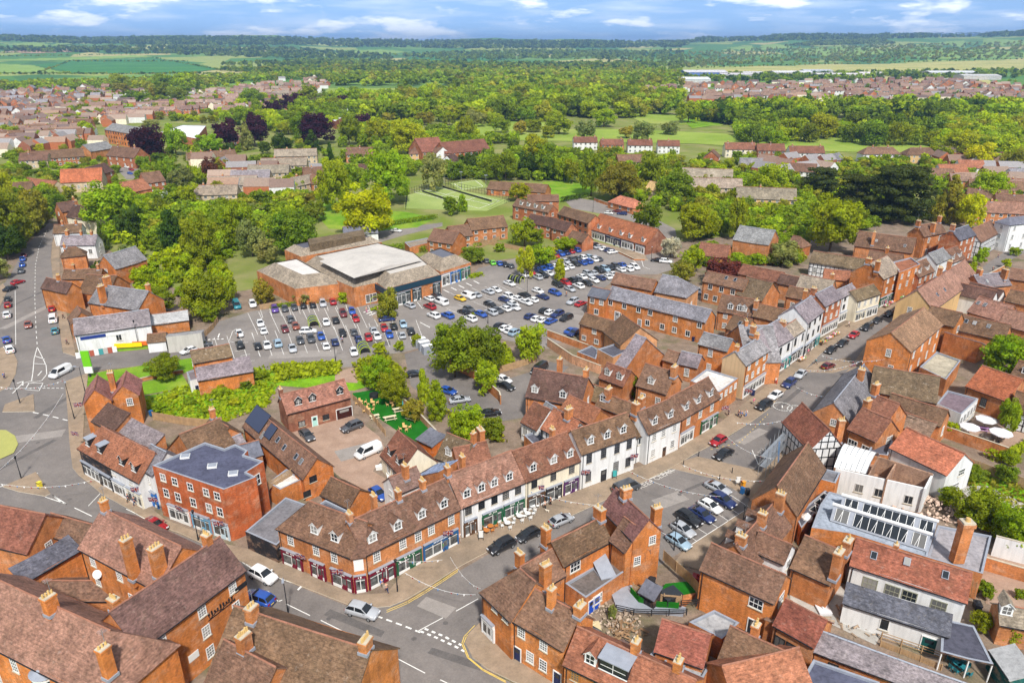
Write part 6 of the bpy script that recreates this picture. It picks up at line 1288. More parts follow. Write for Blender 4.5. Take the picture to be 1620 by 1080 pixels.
# ---------------------------------------------------------------- far woods: nobody could count these trees
def woods(name,items,lod=3):
 """items: (world point, width, height, colour); one object of many small crowns"""
 V_,T_= [],[]
 for i,(p,w,h,c)in enumerate(items):
  m=crown("round",2 if p[1] <1050 else lod if p[1] <1700 else 4,i%5);n=len(m.vertices)
  if "np" not in CACHE:CACHE["np"] = {}
  if m.name not in CACHE["np"]:
   a=np.empty(n*3,np.float32);m.vertices.foreach_get("co",a);t_=np.empty(n*4,np.float32);m.color_attributes["tint"].data.foreach_get("color",t_);CACHE["np"][m.name] = (a.reshape(-1,3),t_.reshape(-1,4))
  a,t_=CACHE["np"][m.name];an=RU(0,6.28);cs,sn=math.cos(an),math.sin(an)
  q=np.empty_like(a);q[:,0] = (a[:,0] *cs-a[:,1] *sn) *w+p[0];q[:,1] = (a[:,0] *sn+a[:,1] *cs) *w+p[1];q[:,2] = (a[:,2] -.06) *h+p[2]
  V_.append(q);T_.append(t_*np.array([c[0],c[1],c[2],1]))
 o=mk(name,raw_leaf(name,np.concatenate(V_),np.concatenate(T_)),color=(1,1,1));return tag(o,kind="stuff")
def jit(c):k=RU(.8,1.25);return(c[0] *k,c[1] *k,c[2] *k)
WI= []
def wood(pts,n,w=12,cols="gedo",gap=0):
 n=int(n*1.9);w*=1.15
 for x,y in spots(pts,n,gap):p=UT((x,y));WI.append((p,w*RU(.7,1.3),w*RU(.7,1.1),jit(GC[random.choice(cols)])))
def hedgerow(p,q,n,w=9,cols="gedo"):
 for i in range(n):t_= (i+R() *.7) /n;g=UT((p[0] + (q[0] -p[0]) *t_,p[1] + (q[1] -p[1]) *t_+RU(-.4,.4)));WI.append((g,w*RU(.6,1.4),w*RU(.5,1),jit(GC[random.choice(cols)])))
wood([(560,172),(700,150),(1080,150),(1080,182),(900,192),(700,196),(560,196)],80,21,"gbelog");wood([(1080,186),(1620,184),(1620,202),(1480,198),(1300,192),(1160,198)],70,21,"gbeld");wood([(380,165),(560,160),(560,205),(400,212)],34,14,"gbel");wood([(1490,200),(1640,200),(1640,262),(1500,255)],60,15,"gbol");wood([(560,196),(745,215),(760,222),(900,236),(560,240)],60,10,"gbel");wood([(500,230),(640,240),(650,280),(520,300)],25,8,"gbe");wood([(740,250),(900,245),(930,288),(760,276)],45,8,"gbed");wood([(930,244),(1080,270),(1100,340),(1010,330),(955,305)],45,7,"gboe");wood([(1080,312),(1330,300),(1340,395),(1100,380)],60,7,"gboel");wood([(1480,290),(1620,300),(1620,336),(1500,350)],30,7,"gboe");wood([(0,295),(85,310),(75,345),(0,430)],35,8,"goeb");wood([(135,330),(480,325),(470,395),(200,400)],70,8,"gbeol");wood([(1160,204),(1290,196),(1490,206),(1480,226),(1290,222),(1170,228)],60,11,"gbel");wood([(1480,206),(1620,215),(1620,270),(1500,250)],50,13,"goblb")
wood([(0,140),(60,136),(180,133),(300,128),(420,120),(560,118),(560,124),(430,128),(300,138),(180,142),(0,148)],420,13,"lobge")
wood([(500,130),(700,126),(860,126),(960,130),(1080,128),(1080,142),(920,150),(700,138),(510,136)],190,19,"lobgeg")
wood([(540,160),(720,150),(900,150),(930,162),(700,172),(560,180)],45,20,"gebo")
wood([(560,120),(700,116),(900,112),(1080,116),(1080,128),(900,126),(700,127),(560,128)],420,14,"gobl");wood([(780,124),(1080,120),(1080,134),(800,134)],120,14,"lyb")  # second wood gets yellower, lighter leaf colours to paint in a sunlit band
wood([(350,112),(560,104),(760,108),(1000,106),(1080,112),(1000,116),(700,115),(420,120)],500,15,"gedo")
wood([(340,104),(500,96),(700,100),(900,103),(1080,100),(1080,106),(800,108),(520,106)],380,16,"ged")
wood([(0,78),(250,74),(430,76),(620,88),(620,95),(400,92),(260,86),(0,82)],520,18,"edde")
wood([(620,88),(820,80),(1080,82),(1080,98),(860,94),(700,96)],420,18,"edge")
wood([(0,58),(120,62),(330,60),(520,62),(520,72),(300,72),(120,70),(0,66)],900,24,"edd")
wood([(520,64),(760,66),(1000,67),(1100,66),(1080,76),(760,78),(520,74)],800,24,"edd")
wood([(1100,60),(1300,56),(1620,52),(1620,58),(1400,62),(1100,68)],700,26,"edd")
wood([(1240,74),(1300,66),(1390,62),(1415,70),(1330,72)],260,17,"edge")
wood([(1080,84),(1240,76),(1500,70),(1620,66),(1620,92),(1400,98),(1200,102),(1080,108)],560,13,"goes")
wood([(1080,118),(1250,120),(1420,116),(1620,112),(1620,124),(1440,128),(1240,132),(1090,130)],260,12,"gbed")
wood([(1090,150),(1300,140),(1500,140),(1620,150),(1620,160),(1400,158),(1200,160)],34,9,"gbed");wood([(1150,166),(1620,164),(1620,178),(1160,178)],40,9,"gbed")
wood([(20,150),(520,130),(520,160),(380,200),(200,190),(20,240)],170,8,"gbeoy");wood([(0,200),(140,200),(200,300),(0,300)],70,5,"gbeo");wood([(200,240),(500,210),(520,320),(350,340),(220,330)],110,5,"gbeol")
wood([(880,240),(1100,250),(1620,262),(1620,300),(1400,290),(1100,300),(980,290)],150,6,"gbeol");wood([(1080,300),(1300,290),(1500,320),(1350,370),(1100,360)],90,6,"gbeo");wood([(640,270),(900,262),(900,286),(700,284)],50,7,"gbe");wood([(200,400),(330,380),(380,420),(340,470),(230,480)],40,4,"gbly");wood([(1080,400),(1260,380),(1270,420),(1120,425)],40,4,"gboe")
wood([(80,140),(330,130),(500,126),(510,150),(330,176),(100,190)],90,8,"gbeo");wood([(1090,134),(1620,128),(1620,164),(1090,162)],30,7,"gdeb")
for p,q,n in(((0,118),(350,118),60),((60,117),(110,98),20),((110,98),(300,98),40),((0,84),(140,83),30),((350,112),(240,92),26),((0,90),(240,86),40),((1080,118),(1620,113),80),((1100,108),(1620,94),70),((1120,100),(1500,88),60),((1090,88),(1300,78),40),((1350,90),(1620,80),50),((640,92),(800,96),30),((510,157),(640,157),40),((700,140),(702,156),8)):hedgerow(p,q,n)
woods("distant_woodland",WI)
# ---------------------------------------------------------------- estates
ESTP= {}
def estate_house(p,rz,kind,label,group,s=1.0):
 if kind not in ESTP:
  ro,wa=kind;h=House("estate_house",label,"house",Vector((0,0,0)))
  vol(h,Vector((-5,-4,5)),Vector((5,-4,5)),8.0,5.0,38,roof=ro,wall=wa,fw=[[.2,.5,.8],[.2,.8]],st="case",amp=.0,ch=[(.2,.9,0,.9,2)],back=False);ESTP[kind] =h.root;r=h.root
 else:
  src=ESTP[kind];r=src.copy();COL.objects.link(r)
  for c in src.children:
   d=c.copy();COL.objects.link(d);d.parent=r
   for g in c.children:e=g.copy();COL.objects.link(e);e.parent=d
 r.location= (p.x,p.y,0);r.rotation_euler= (0,0,rz);r.scale= (s,s,s);tag(r,label,"house",group);return r
RN=dict(t="brown",n="plum brown",u="grey slate",z="buff",r="maroon",s="slate grey",p="pinkish")
WN=dict(r="red brick",b="orange brick",w="white",s="buff stone",d="dark brick",c="cream")
def estate(pts,kinds,rowang,n,gap,phrase,s=1.0):
 a=math.radians(rowang);ps= [_U(p)for p in spots(pts,n,gap)]
 for p in ps:
  k=random.choice(kinds);rz=a+random.choice([0,0,0,math.pi/2]) +RU(-.12,.12)
  estate_house(p,rz,k,f"{RN[k[0]]} roofed {WN[k[1]]} house {phrase}",f"{RN[k[0]]} roofed {WN[k[1]]} houses {phrase}",s)
RC["t"] =lin(138,114,98);RC["n"] =lin(128,104,94);RC["p"] =lin(156,132,118);RC["u"] =lin(142,138,140)
TR,NR,UR,ZS,TW,RW= ("t","r"),("n","r"),("u","r"),("z","s"),("t","w"),("p","r")
estate([(-10,160),(60,142),(170,140),(172,156),(100,172),(60,190),(-10,192)],[UR,TR,NR,UR,TW],10,46,11,"in the new estate at the frame edge",1.25)
estate([(150,188),(260,168),(330,158),(340,176),(250,190),(165,200)],[NR,TR,RW],15,30,11,"in the terraces uphill of the mill",1.1)
estate([(300,158),(400,140),(510,126),(516,140),(440,158),(360,168)],[RW,TR,ZS,NR],20,44,8,"on the ridge road beyond the mill",1.2)
estate([(-10,195),(60,192),(130,200),(128,216),(-10,236)],[TR,TR,TW,NR],6,16,16,"in the rows below the new estate",1.1)
estate([(340,178),(460,168),(516,160),(510,168),(380,186)],[TR,RW],8,12,14,"behind the park head trees",1.1)
estate([(925,136),(1068,134),(1078,162),(1036,166),(940,150)],[TW,TR,NR,TW],0,22,11,"in the small estate beyond the valley wood",1.3)
estate([(1085,140),(1300,134),(1480,130),(1620,148),(1620,164),(1480,162),(1250,158),(1090,162)],[TR,NR,TR,TW,("t","d")],-6,108,9,"in the wide brick estate",1.35)
estate([(1500,300),(1560,296),(1620,306),(1620,312),(1540,310)],[TR,("o","b")if False else NR],-10,5,18,"below the willow row",1.0)
# rows beyond, too many and too small to tell apart
t=NT("distant house",.9,.1);M["farh"] =t.out(t.mix(t.n("ShaderNodeVertexColor",{"layer_name":"tint"}).outputs["Color"],t.ramp(t.noise(t.pos(),1.2,3),[(.3,.85),(.7,1.15)])))
FH,FT= [],[]
def rows(pts,n,gap,ang):
 for x,y in spots(pts,n,gap):
  c=_U((x,y));a=math.radians(ang) +random.choice([0,0,math.pi/2]) +RU(-.1,.1);u=Vector((math.cos(a),math.sin(a),0));v=Vector((-u.y,u.x,0));l,w_=RU(5,9),RU(3.6,4.4);e,rr=5,RU(8,9);wc_=random.choice([WC["r"],WC["d"],WC["r"],(.7,.7,.68),WC["c"]]);k=RU(.85,1.15);rc_= [q*k for q in random.choice([lin(138,114,100),lin(154,134,120),lin(126,106,96),lin(142,138,138),lin(148,122,104),lin(112,96,90)])]
  P= [c-u*l-v*w_,c+u*l-v*w_,c+u*l+v*w_,c-u*l+v*w_];z=Vector((0,0,1));r0,r1=c-u*l+z*rr,c+u*l+z*rr;o=z* (e+.1)
  for i in range(4):FH.extend([P[i],P[(i+1) %4],P[(i+1) %4] +z*e,P[i] +z*e]);FT.append(wc_)
  for q,m_ in(([P[0] +o,P[1] +o,r1,r0],rc_),([P[2] +o,P[3] +o,r0,r1],rc_),([P[1] +o,P[2] +o,r1,r1],wc_),([P[3] +o,P[0] +o,r0,r0],wc_)):FH.extend(q);FT.append(m_)
rows([(-10,142),(180,136),(340,150),(250,190),(130,205),(-10,196)],150,8,10);rows([(320,150),(420,130),(516,122),(520,150),(380,186),(340,180)],80,7,18);rows([(-10,192),(130,200),(160,232),(-10,250)],40,12,6);rows([(1085,136),(1480,126),(1640,140),(1640,170),(1480,166),(1250,163),(1090,164)],230,7,-6);rows([(1480,250),(1620,262),(1620,300),(1500,300)],16,16,-8);rows([(1180,262),(1300,262),(1330,280),(1200,290)],9,22,30);rows([(920,134),(1078,128),(1080,160),(940,152)],30,9,0);rows([(540,158),(690,158),(700,168),(550,170)],14,12,0);rows([(700,128),(900,122),(920,132),(720,138)],10,16,10);rows([(300,262),(520,262),(500,306),(350,320)],10,20,6)
o=mk("distant_houses",raw_leaf("distant_houses",np.array([tuple(p)for p in FH]),np.repeat(np.array([(*c,1)for c in FT]),4,axis=0)));o.data.materials.clear();o.data.materials.append(M["farh"]);tag(o,kind="stuff")
# white sheds of the trading estate
for i,(x,y,L,D_,hh,col,wc_,lab)in enumerate(((1112,123,95,60,12,(.75,.76,.78),(.1,.2,.5),"big white warehouse with a blue gable band"),(1090,133,70,50,9,(.78,.78,.78),(.6,.6,.6),"low white warehouse before the blue banded one"),(1165,124,80,45,8,(.74,.74,.74),(.5,.5,.5),"long pale warehouse next to the blue banded one"),(1185,121,60,40,8,(.8,.8,.8),(.5,.5,.5),"small white warehouse behind the pale one"),(1250,121,90,50,9,(.72,.72,.72),(.5,.48,.44),"white ridged warehouse in the middle of the trading estate"),(1290,118,70,40,9,(.62,.68,.74),(.4,.45,.5),"blue-grey warehouse in the trading estate"),(1330,123,120,40,7,(.78,.76,.72),(.6,.55,.45),"longest cream warehouse of the trading estate"),(1375,121,60,40,7,(.8,.8,.8),(.5,.5,.5),"white shed east of the cream warehouse"),(1500,121,110,50,9,(.7,.72,.74),(.5,.5,.5),"pale warehouse behind the estate poplars"),(1545,126,80,40,8,(.76,.76,.76),(.5,.5,.5),"white warehouse at the estate's east end"),(1155,183,34,14,4,(.85,.84,.8),(.55,.4,.3),"white roofed school hut on the meadow edge"),(562,172,40,26,6,(.8,.8,.8),(.5,.3,.25),"white roofed works beyond the park limes"))):
 c=UT((x,y));LAB.add(lab);h=House("warehouse",lab,"warehouse",c)
 A_=Vector((c.x-L/2,c.y-D_/2,hh));B_=Vector((c.x+L/2,c.y-D_/2,hh))
 vol(h,A_,B_,D_,hh,8,roof=tuple(col),wall=tuple(wc_),amp=0)
 # ---------------------------------------------------------------- fences, walls, hedges
def wall_along(name,label,pts,h,th=.22,m="brick",col=None,cat="wall",cap=True,z=0):
 P= [_U(p)for p in pts];b=MB()
 for p,q in zip(P,P[1:]):
  d= (q-p).normalized();n=Vector((-d.y,d.x,0));L= (q-p).length
  b.obox((*(p-n*th/2)[:2],z),d*L,n*th,(0,0,h),0)
  if cap:b.obox((*(p-n* (th/2+.04) -d*.03)[:2],z+h),d* (L+.06),n* (th+.08),(0,0,.08),1)
 o=b.build(name,[M[m],M["stone"]],color=col or WC["b"]);return tag(o,label,cat)
def fence(label,pts,h=1.7,col="wood",kind="board",cat="fence",z=0):
 """posts, each a part, with boards or rails between"""
 P= [_U(p)for p in pts];r=empty("fence",(P[0].x,P[0].y,z));tag(r,label,cat)
 at,Tt=along(P);n=max(2,int(Tt/2.2));b=MB();nr=0
 for i in range(n):
  p,q=at(Tt*i/n),at(Tt* (i+1) /n);d=q-p;L=d.length
  if L<.05:continue
  d/=L;nn=Vector((-d.y,d.x,0))
  if kind=="board":
   k=max(2,int(L/.3))
   for j in range(k):b.obox((*(p+d* (L*j/k) +nn*RU(-.015,.015))[:2],z+.05),d* (L/k-.02),nn*.03,(0,0,h*RU(.97,1.0)),0)
  elif kind=="slat":
   for j in range(int(h/.17)):b.obox((*p[:2],z+.1+j*.17),d*L,nn*.03,(0,0,.12),0)
  else:
   for zz in((.35,.7,1.0)if kind=="rail" else(h*.5,h*.97)):b.obox((*p[:2],z+zz*h/ (1.0 if kind=="rail" else h)),d*L,nn*.05,(0,0,.09),0)
 b.build("panel",[M[col]],r)
 for i in range(min(n+1,60)):
  p=at(Tt*i/n);c=MB();c.box(p.x-.06,p.x+.06,p.y-.06,p.y+.06,z,z+h+.1);c.build("post",[M[col]],r)
 return r
def hedge(label,pts,w=1.2,h=1.5,col="g",z=0):
 P= [_U(p)for p in pts];at,Tt=along(P);rg=np.random.default_rng(int(Tt*10));n=min(6000,int(Tt*60))
 V_= [];
 cs=np.array([tuple(at(Tt*k))for k in np.linspace(0,1,200)]);s= (rg.uniform(0,1,n) *199).astype(int);p=cs[s] +np.stack([rg.uniform(-w/2,w/2,n),rg.uniform(-w/2,w/2,n),z+h*rg.uniform(0,1,n) **.6],1)
 nr=rg.normal(size=(n,3));nr[:,2] =abs(nr[:,2]);nr/=np.linalg.norm(nr,axis=1)[:,None];u=np.cross(nr,rg.normal(size=(n,3)));u/=np.linalg.norm(u,axis=1)[:,None];ww=np.cross(nr,u);k=.17*rg.uniform(.6,1.4,(n,1))
 q=np.stack([p-u*k-ww*k,p+u*k-ww*k,p+u*k+ww*k,p-u*k+ww*k],1);t_=np.repeat(rg.uniform(.7,1.3,n),4)[:,None] *np.ones((1,4))
 o=mk("hedge",raw_leaf("hedge",q.reshape(-1,3),t_),color=GC[col]);return tag(o,label,"hedge")
def scatter(name,pts,n,size,col,hmax=.5):
 """uncountable low growth over a piece of ground"""
 rg=np.random.default_rng(n);pp=np.array([tuple(_U(p))for p in spots(pts,n,0)]);n=len(pp);p=pp+np.stack([rg.normal(0,.3,n),rg.normal(0,.3,n),hmax*rg.uniform(.05,1,n) **1.5],1)
 nr=rg.normal(size=(n,3));nr[:,2] =abs(nr[:,2]) +.4;nr/=np.linalg.norm(nr,axis=1)[:,None];u=np.cross(nr,rg.normal(size=(n,3)));u/=np.linalg.norm(u,axis=1)[:,None];ww=np.cross(nr,u);k=size*rg.uniform(.5,1.5,(n,1))
 q=np.stack([p-u*k-ww*k,p+u*k-ww*k,p+u*k+ww*k,p-u*k+ww*k],1);t_=np.repeat(rg.uniform(.65,1.35,n),4)[:,None] *np.ones((1,4))
 return tag(mk(name,raw_leaf(name,q.reshape(-1,3),t_),color=GC[col]),kind="stuff")
scatter("bramble_undergrowth",[(222,634),(300,608),(420,580),(440,606),(425,642),(345,673),(250,664)],3600,.24,"b",.55)
scatter("bramble_undergrowth",[(430,580),(540,576),(535,592),(440,604)],2400,.28,"b",1.1)
scatter("bramble_undergrowth",[(560,575),(610,560),(640,590),(600,620),(565,600)],1500,.28,"g",1.0)
scatter("bramble_undergrowth",[(740,560),(800,545),(815,575),(780,590)],1200,.26,"b",1.0);scatter("rough_grass",[(700,650),(750,690),(800,700),(780,670)],900,.25,"o",.7)
scatter("rough_grass",[(1520,742),(1560,738),(1660,790),(1660,850),(1560,830)],900,.22,"o",.5)
hedge("long clipped hedge along the playing field",[(888,320),(930,312)],2,2.4,"d");hedge("yellow-green hedge behind the row of red cars",[(840,408),(880,400),(910,390)],2.4,2.2,"l");hedge("hedge strip by the supermarket lane shops",[(742,440),(762,436)],2,1.2,"l");hedge("hedge along the supermarket side wall",[(430,487),(545,474)],1.4,1.0,"g");hedge("hedge below the golden tree",[(600,360),(690,346)],2,2,"g");hedge("bright hedge on the fenced garden wall",[(1560,722),(1585,732),(1640,700)],1.4,1.8,"b");hedge("hedge in front of the white semi pairs",[(1140,262),(1175,260)],1.5,1.6,"d");hedge("low hedge beside the car park entrance planting",[(590,492),(640,478)],1.5,1.0,"l");hedge("hedge behind the supermarket by the lane",[(610,398),(650,392),(672,400)],3,2.2,"g")
wall_along("garden_wall","long brick wall round the tarmac yard",[(712,580),(752,600),(790,634),(792,640)],2.2);wall_along("garden_wall","pinkish rendered wall below the cottage garden",[(866,548),(905,575),(950,592)],2.2,col=lin(206,156,122));wall_along("garden_wall","brick wall between the cottages and the car park",[(866,532),(930,556)],1.8)
wall_along("garden_wall","patched brick wall under the parasol court",[(1488,690),(1560,715),(1590,726)],2.4);wall_along("garden_wall","brick wall round the turf garden",[(592,608),(650,648),(690,690)],1.4,col=lin(190,140,110));wall_along("garden_wall","low dark brick wall on the lawn by the village hall",[(212,606),(262,594),(290,590)],.8);wall_along("garden_wall","brick wall along the lane bungalow",[(940,318),(975,330),(1010,342)],1.4)
wall_along("garden_wall","orange brick wall of the brick terrace",[(1552,900),(1680,938)],2.2);wall_along("garden_wall","white rendered garden wall beyond the stained roof",[(1567,878),(1680,908)],3.5,m="render",col=WC["w"]);wall_along("garden_wall","brick kerb wall at the shop parade",[(978,400),(1003,412),(1020,412)],.6);wall_along("garden_wall","brick wall of the church path",[(1528,462),(1560,440),(1590,424)],1.2)
fence("tall weathered board fence behind the shops' back gardens",[(243,664),(290,672),(330,676),(352,672)],1.8);fence("grey board fence at the bramble patch edge",[(790,590),(818,582),(848,572)],1.7);fence("wooden fence of the enclosed garden",[(1520,735),(1560,750),(1625,775)],1.9);fence("slatted rail fence of the turf garden",[(558,632),(590,664),(610,690)],1.5,"wood","slat")
fence("woven timber fence round the lawn terrace",[(1048,895),(1058,905),(1105,946),(1108,955)],1.8,z=1.0);fence("black rail fence on the edge of the grey deck",[(974,972),(1010,980),(1085,978)],1.0,"dark","rail",z=.6);fence("black rail fence at the hot tub corner",[(1076,968),(1106,966),(1116,955)],1.0,"dark","rail",z=.9);fence("bamboo screen along the hot tub lawn",[(1000,942),(1030,958),(1076,962)],1.5,"wood","slat",z=.7);fence("slatted roof fence above the black annexe",[(430,800),(470,775)],1.4,"wood","slat",z=3.2);fence("green railings beside the white outbuilding",[(1393,1012),(1440,1028),(1490,1045)],1.2,"wood","rail");fence("picket fence below the green railings",[(1392,1022),(1440,1040),(1488,1060)],.9,"wood","board");fence("fence along the car park entrance",[(322,536),(338,520),(345,510)],1.5,"wood");fence("yellow timber fence at the supermarket corner",[(412,490),(446,484)],1.6);fence("paling fence behind the semi's gardens",[(700,398),(760,392),(790,380)],1.6);fence("fence along the gardens of the brick flats",[(760,384),(830,398)],1.6)
fence("tall green mesh fence of the tennis courts",[(642,332),(645,308),(695,293),(810,317),(772,336)],3,"dark","wire");fence("tall mesh fence of the upper court",[(700,293),(760,283),(775,296)],3,"dark","wire")
# grey terrace deck
wall_along("green_screen","curved artificial hedge screen on the edge of the grey deck",[(997,942),(1010,957),(1040,965),(1073,967)],.9,.12,"turf",cat="screen",cap=False,z=.6)
b=MB();g= [_U(p)for p in((1052,930),(1090,926),(1100,944),(1076,966),(1062,952),(1040,945))];b.prism([(q.x,q.y)for q in g],0,.78,0);tag(b.build("garden_terrace",[M["brick"]],color=WC["b"]),"raised brick terrace under the hot tub lawn","terrace")
b=MB();g= [_U(p)for p in((965,938),(998,930),(1060,955),(1085,966),(1080,975),(975,966))];b.prism([(q.x,q.y)for q in g],0,.6,0);tag(b.build("garden_deck",[M["lead"]]),"grey paved deck behind the blue doors","deck")
b=MB();g=_U((1060,945),1);b.box(-1.3,1.3,-1.0,1.0,0,.95,0);b.box(-1.35,1.35,-1.05,1.05,.95,1.05,1);o=b.build("hot_tub",[M["dark"],M["carglass"]]);o.location= (g.x,g.y,.8);o.rotation_euler.z=.5;tag(o,"square black hot tub on the lawn terrace","hot tub")
h=House("garden_shed","black garden bar shed with grey roof by the fire ladder","shed",_U((1030,930)));LAB.add("gs");vol(h,(1012,935),(1035,948),(1030,918),2.2,30,roof="b",wall="k",mono=True)
# ---------------------------------------------------------------- street furniture
def lamp(x,y,h,label,arm=True):
 g=_U((x,y));r=empty("street_lamp",(g.x,g.y,0));tag(r,label,"street lamp")
 b=MB();b.cyl((0,0,0),(0,0,1.2),.11,.1,8);b.cyl((0,0,1.2),(0,0,h),.07,.05,8);mk("pole",b.mesh("pole",[M["dark"]]),r)
 b=MB()
 if arm:b.cyl((0,0,h),(.9,0,h+.15),.04,n=6);b.box(.6,1.3,-.14,.14,h+.08,h+.22,0)
 else:b.cyl((0,0,h),(0,0,h+.5),.12,.22,8);b.cyl((0,0,h+.5),(0,0,h+.7),.24,.03,8)
 mk("lantern",b.mesh("lantern",[M["lead"]if arm else M["dark"]]),r);r.rotation_euler.z=RU(0,6)
for a in((118,663,8.5,"tall dark street lamp on the west pavement corner"),(135,620,6,"shorter street lamp on the side road corner"),(219,545,6,"street lamp before the white walled shop",False),(629,936,5,"green heritage lamp by the corner shop door",False),(456,970,6,"street lamp rising beside the dark roofed building"),(314,855,5,"black lamp post before the flat roofed block",False),(1172,846,5,"slim post beside the slanted parking bays",False),(1066,870,5,"slim post at the brick gable end of the bays",False),(687,486,6,"car park lamp by the shop entrance lane"),(772,512,6,"car park lamp in the open middle"),(834,465,6,"car park lamp near the lone birch"),(531,572,6,"car park lamp at the lower bays"),(1030,412,5,"street lamp at the shop parade corner"),(938,336,5,"street lamp on the lane to the playing field"),(34,757,4,"signal pole on the triangular traffic island",False),(32,638,5,"sign pole on the square traffic island",False)):lamp(*a)
for i,(x,yb,yt)in enumerate(((769,306,270),(814,285,258),(705,270,252),(730,300,270),(893,286,268),(703,290,275))):
 g=_U((x,yb));r=empty("floodlight_mast",(g.x,g.y,0));b=MB();b.cyl((0,0,0),(0,0,9),.12,.07,6);mk("mast",b.mesh("mast",[M["steel"]]),r);b=MB();b.box(-.8,.8,-.2,.2,8.9,9.3);mk("lamp_head",b.mesh("lamp_head",[M["steel"]]),r);tag(r,"grey floodlight mast standing round the tennis courts","floodlight","floodlight masts round the tennis courts")
def bollard(x,y,label):
 g=_U((x,y));b=MB();b.cyl((0,0,0),(0,0,.95),.09,.08,8);b.cyl((0,0,.95),(0,0,1.1),.11,.03,8);o=mk("bollard",b.mesh("bollard",[M["dark"]]),None,(g.x,g.y,.06));tag(o,label,"bollard","bollards round the paved crossing")
for x,y,l in((1105,722,"black bollard at the kerb by the bow windowed house"),(1081,736,"black bollard at the corner of the clear-way lettering"),(1158,748,"black bollard in the middle of the paved crossing"),(1138,759,"black bollard by the silver saloon")):bollard(x,y,l)
def bin_(x,y,col,label,h=1.1):
 g=_U((x,y));b=MB();b.box(-.28,.28,-.3,.3,.08,h,0);b.box(-.31,.31,-.34,.34,h,h+.09,0);b.cyl((-.25,.25,.1),(.25,.25,.1),.1,n=8,m=1);b.box(-.3,.3,.28,.36,h-.1,h+.06,1)
 o=mk("wheelie_bin",b.mesh("wheelie_bin",[M["paint"],M["black"]]),None,(g.x,g.y,.1),RU(0,6),col);tag(o,label,"bin")
bin_(1174,781,BLUE,"blue bin on the pavement by the barn roof");bin_(1182,783,BLK,"black bin next to the blue one");bin_(1175,771,lin(220,150,40),"yellow salt bin behind the blue bin");bin_(240,658,BLUE,"blue wheelie bin behind the orange roofed shops");bin_(228,650,BLUE,"wheelie bin at the twin gabled house wall");bin_(312,618,NAVY,"navy bin against the village hall");bin_(1097,540,NAVY,"navy bin in the workshop yard");bin_(64,772,lin(226,206,60),"yellow and white bollard bin on the traffic island");bin_(1191,626,NAVY,"navy litter bin before the navy fascia shop")
# advertising boards
for x,y,c,l in((1167,768,WHT,"white advertising board on the paved crossing"),(309,832,BLK,"black framed board before the flat roofed block"),(761,855,WHT,"white notice on a post before the cafe"),(972,758,lin(70,170,170),"teal feather sign before the white inn")):
 g=_U((x,y));r=empty("notice_board",(g.x,g.y,.12));b=MB();b.box(-.4,.4,-.03,.03,.5,1.7,0);mk("board",b.mesh("board",[M["paint"]]),r,color=c);b=MB();b.box(-.38,-.32,-.05,.05,0,1.6);b.box(.32,.38,-.05,.05,0,1.6);mk("stand",b.mesh("stand",[M["dark"]]),r);tag(r,l,"sign")
b=MB();b.box(-3.2,3.2,-.05,.05,.5,1.6);g=_U((204,552));o=mk("banner",b.mesh("banner",[M["paint"]]),None,(g.x,g.y,0),.16,lin(250,210,20));tag(o,"yellow banner on the side road verge","banner")
b=MB();b.box(-2.4,2.4,-.05,.05,.5,1.6);g=_U((227,549));o=mk("banner",b.mesh("banner",[M["paint"]]),None,(g.x,g.y,0),.16,lin(220,110,40));tag(o,"orange banner beside the yellow one","banner")
b=MB();b.box(-.55,.55,-.1,.1,2.6,6.4,0);b.box(-.55,.55,-.12,.12,1.0,2.6,1);b.box(-.12,.12,-.08,.08,0,1.1,2);g=_U((143,596));o=mk("totem_sign",b.mesh("totem_sign",[plain("green sign",lin(110,190,30),.5),M["white"],M["dark"]]),None,(g.x,g.y,0),.1);o.scale= (1.6,1.6,1);tag(o,"tall lime green totem sign on the side road corner","sign")
# cafe tables, picnic benches, parasols
def cafe(x,y,label,col,grp,chairs=4):
 g=_U((x,y));r=empty("cafe_table",(g.x,g.y,.13),RU(0,3));b=MB();b.cyl((0,0,.7),(0,0,.74),.5,n=12);mk("tabletop",b.mesh("tabletop",[M["paint"]]),r,color=col);b=MB();b.cyl((0,0,0),(0,0,.7),.05,n=6);mk("leg",b.mesh("leg",[M["dark"]]),r);tag(r,label,"table",grp)
 for i in range(chairs):
  a=i*6.28/chairs+.4;q=empty("cafe_chair",(g.x+math.cos(a) *.95,g.y+math.sin(a) *.95,.13),a+math.pi/2)
  if "ch" not in CACHE:
   s=MB();s.box(-.24,.24,-.24,.24,.42,.47);k=MB();k.box(-.24,.24,-.27,-.23,.5,.92);l= [];
   for sx in(-1,1):
    for sy in(-1,1):z=MB();z.cyl((sx*.2,sy*.2,0),(sx*.2,sy*.2,.44),.025,n=5);l.append(z.mesh("leg",[M["paint"]]))
   CACHE["ch"] = [("seat",s.mesh("seat",[M["paint"]])),("backrest",k.mesh("backrest",[M["paint"]]))] + [("leg",z)for z in l]
  for n_,d in CACHE["ch"]:mk(n_,d,q,color=col)
  tag(q,"small chair drawn up to "+grp,"chair","chairs at "+grp)
for x,y in((835,818),(822,822),(842,806),(803,833)):cafe(x,y,"round white cafe table outside the cream terraced shop",WHT,"the cafe tables by the cream shop")
for x,y in((770,845),(776,838)):cafe(x,y,"small timber table on the railed cafe platform",lin(190,120,60),"the timber tables by the white terrace",2)
for x,y in((1540,702),(1577,695),(1562,698)):cafe(x,y,"grey table in the parasol court",lin(130,120,110),"the parasol court tables")
for x,y in((571,640),(590,641),(583,652),(620,642),(641,680)):cafe(x,y,"tan round table on the artificial turf",lin(222,180,120),"the turf garden tables")
for x,y in((1512,1056),(1520,1062)):cafe(x,y,"teal garden table at the canopy",lin(40,120,130),"the canopy tables")
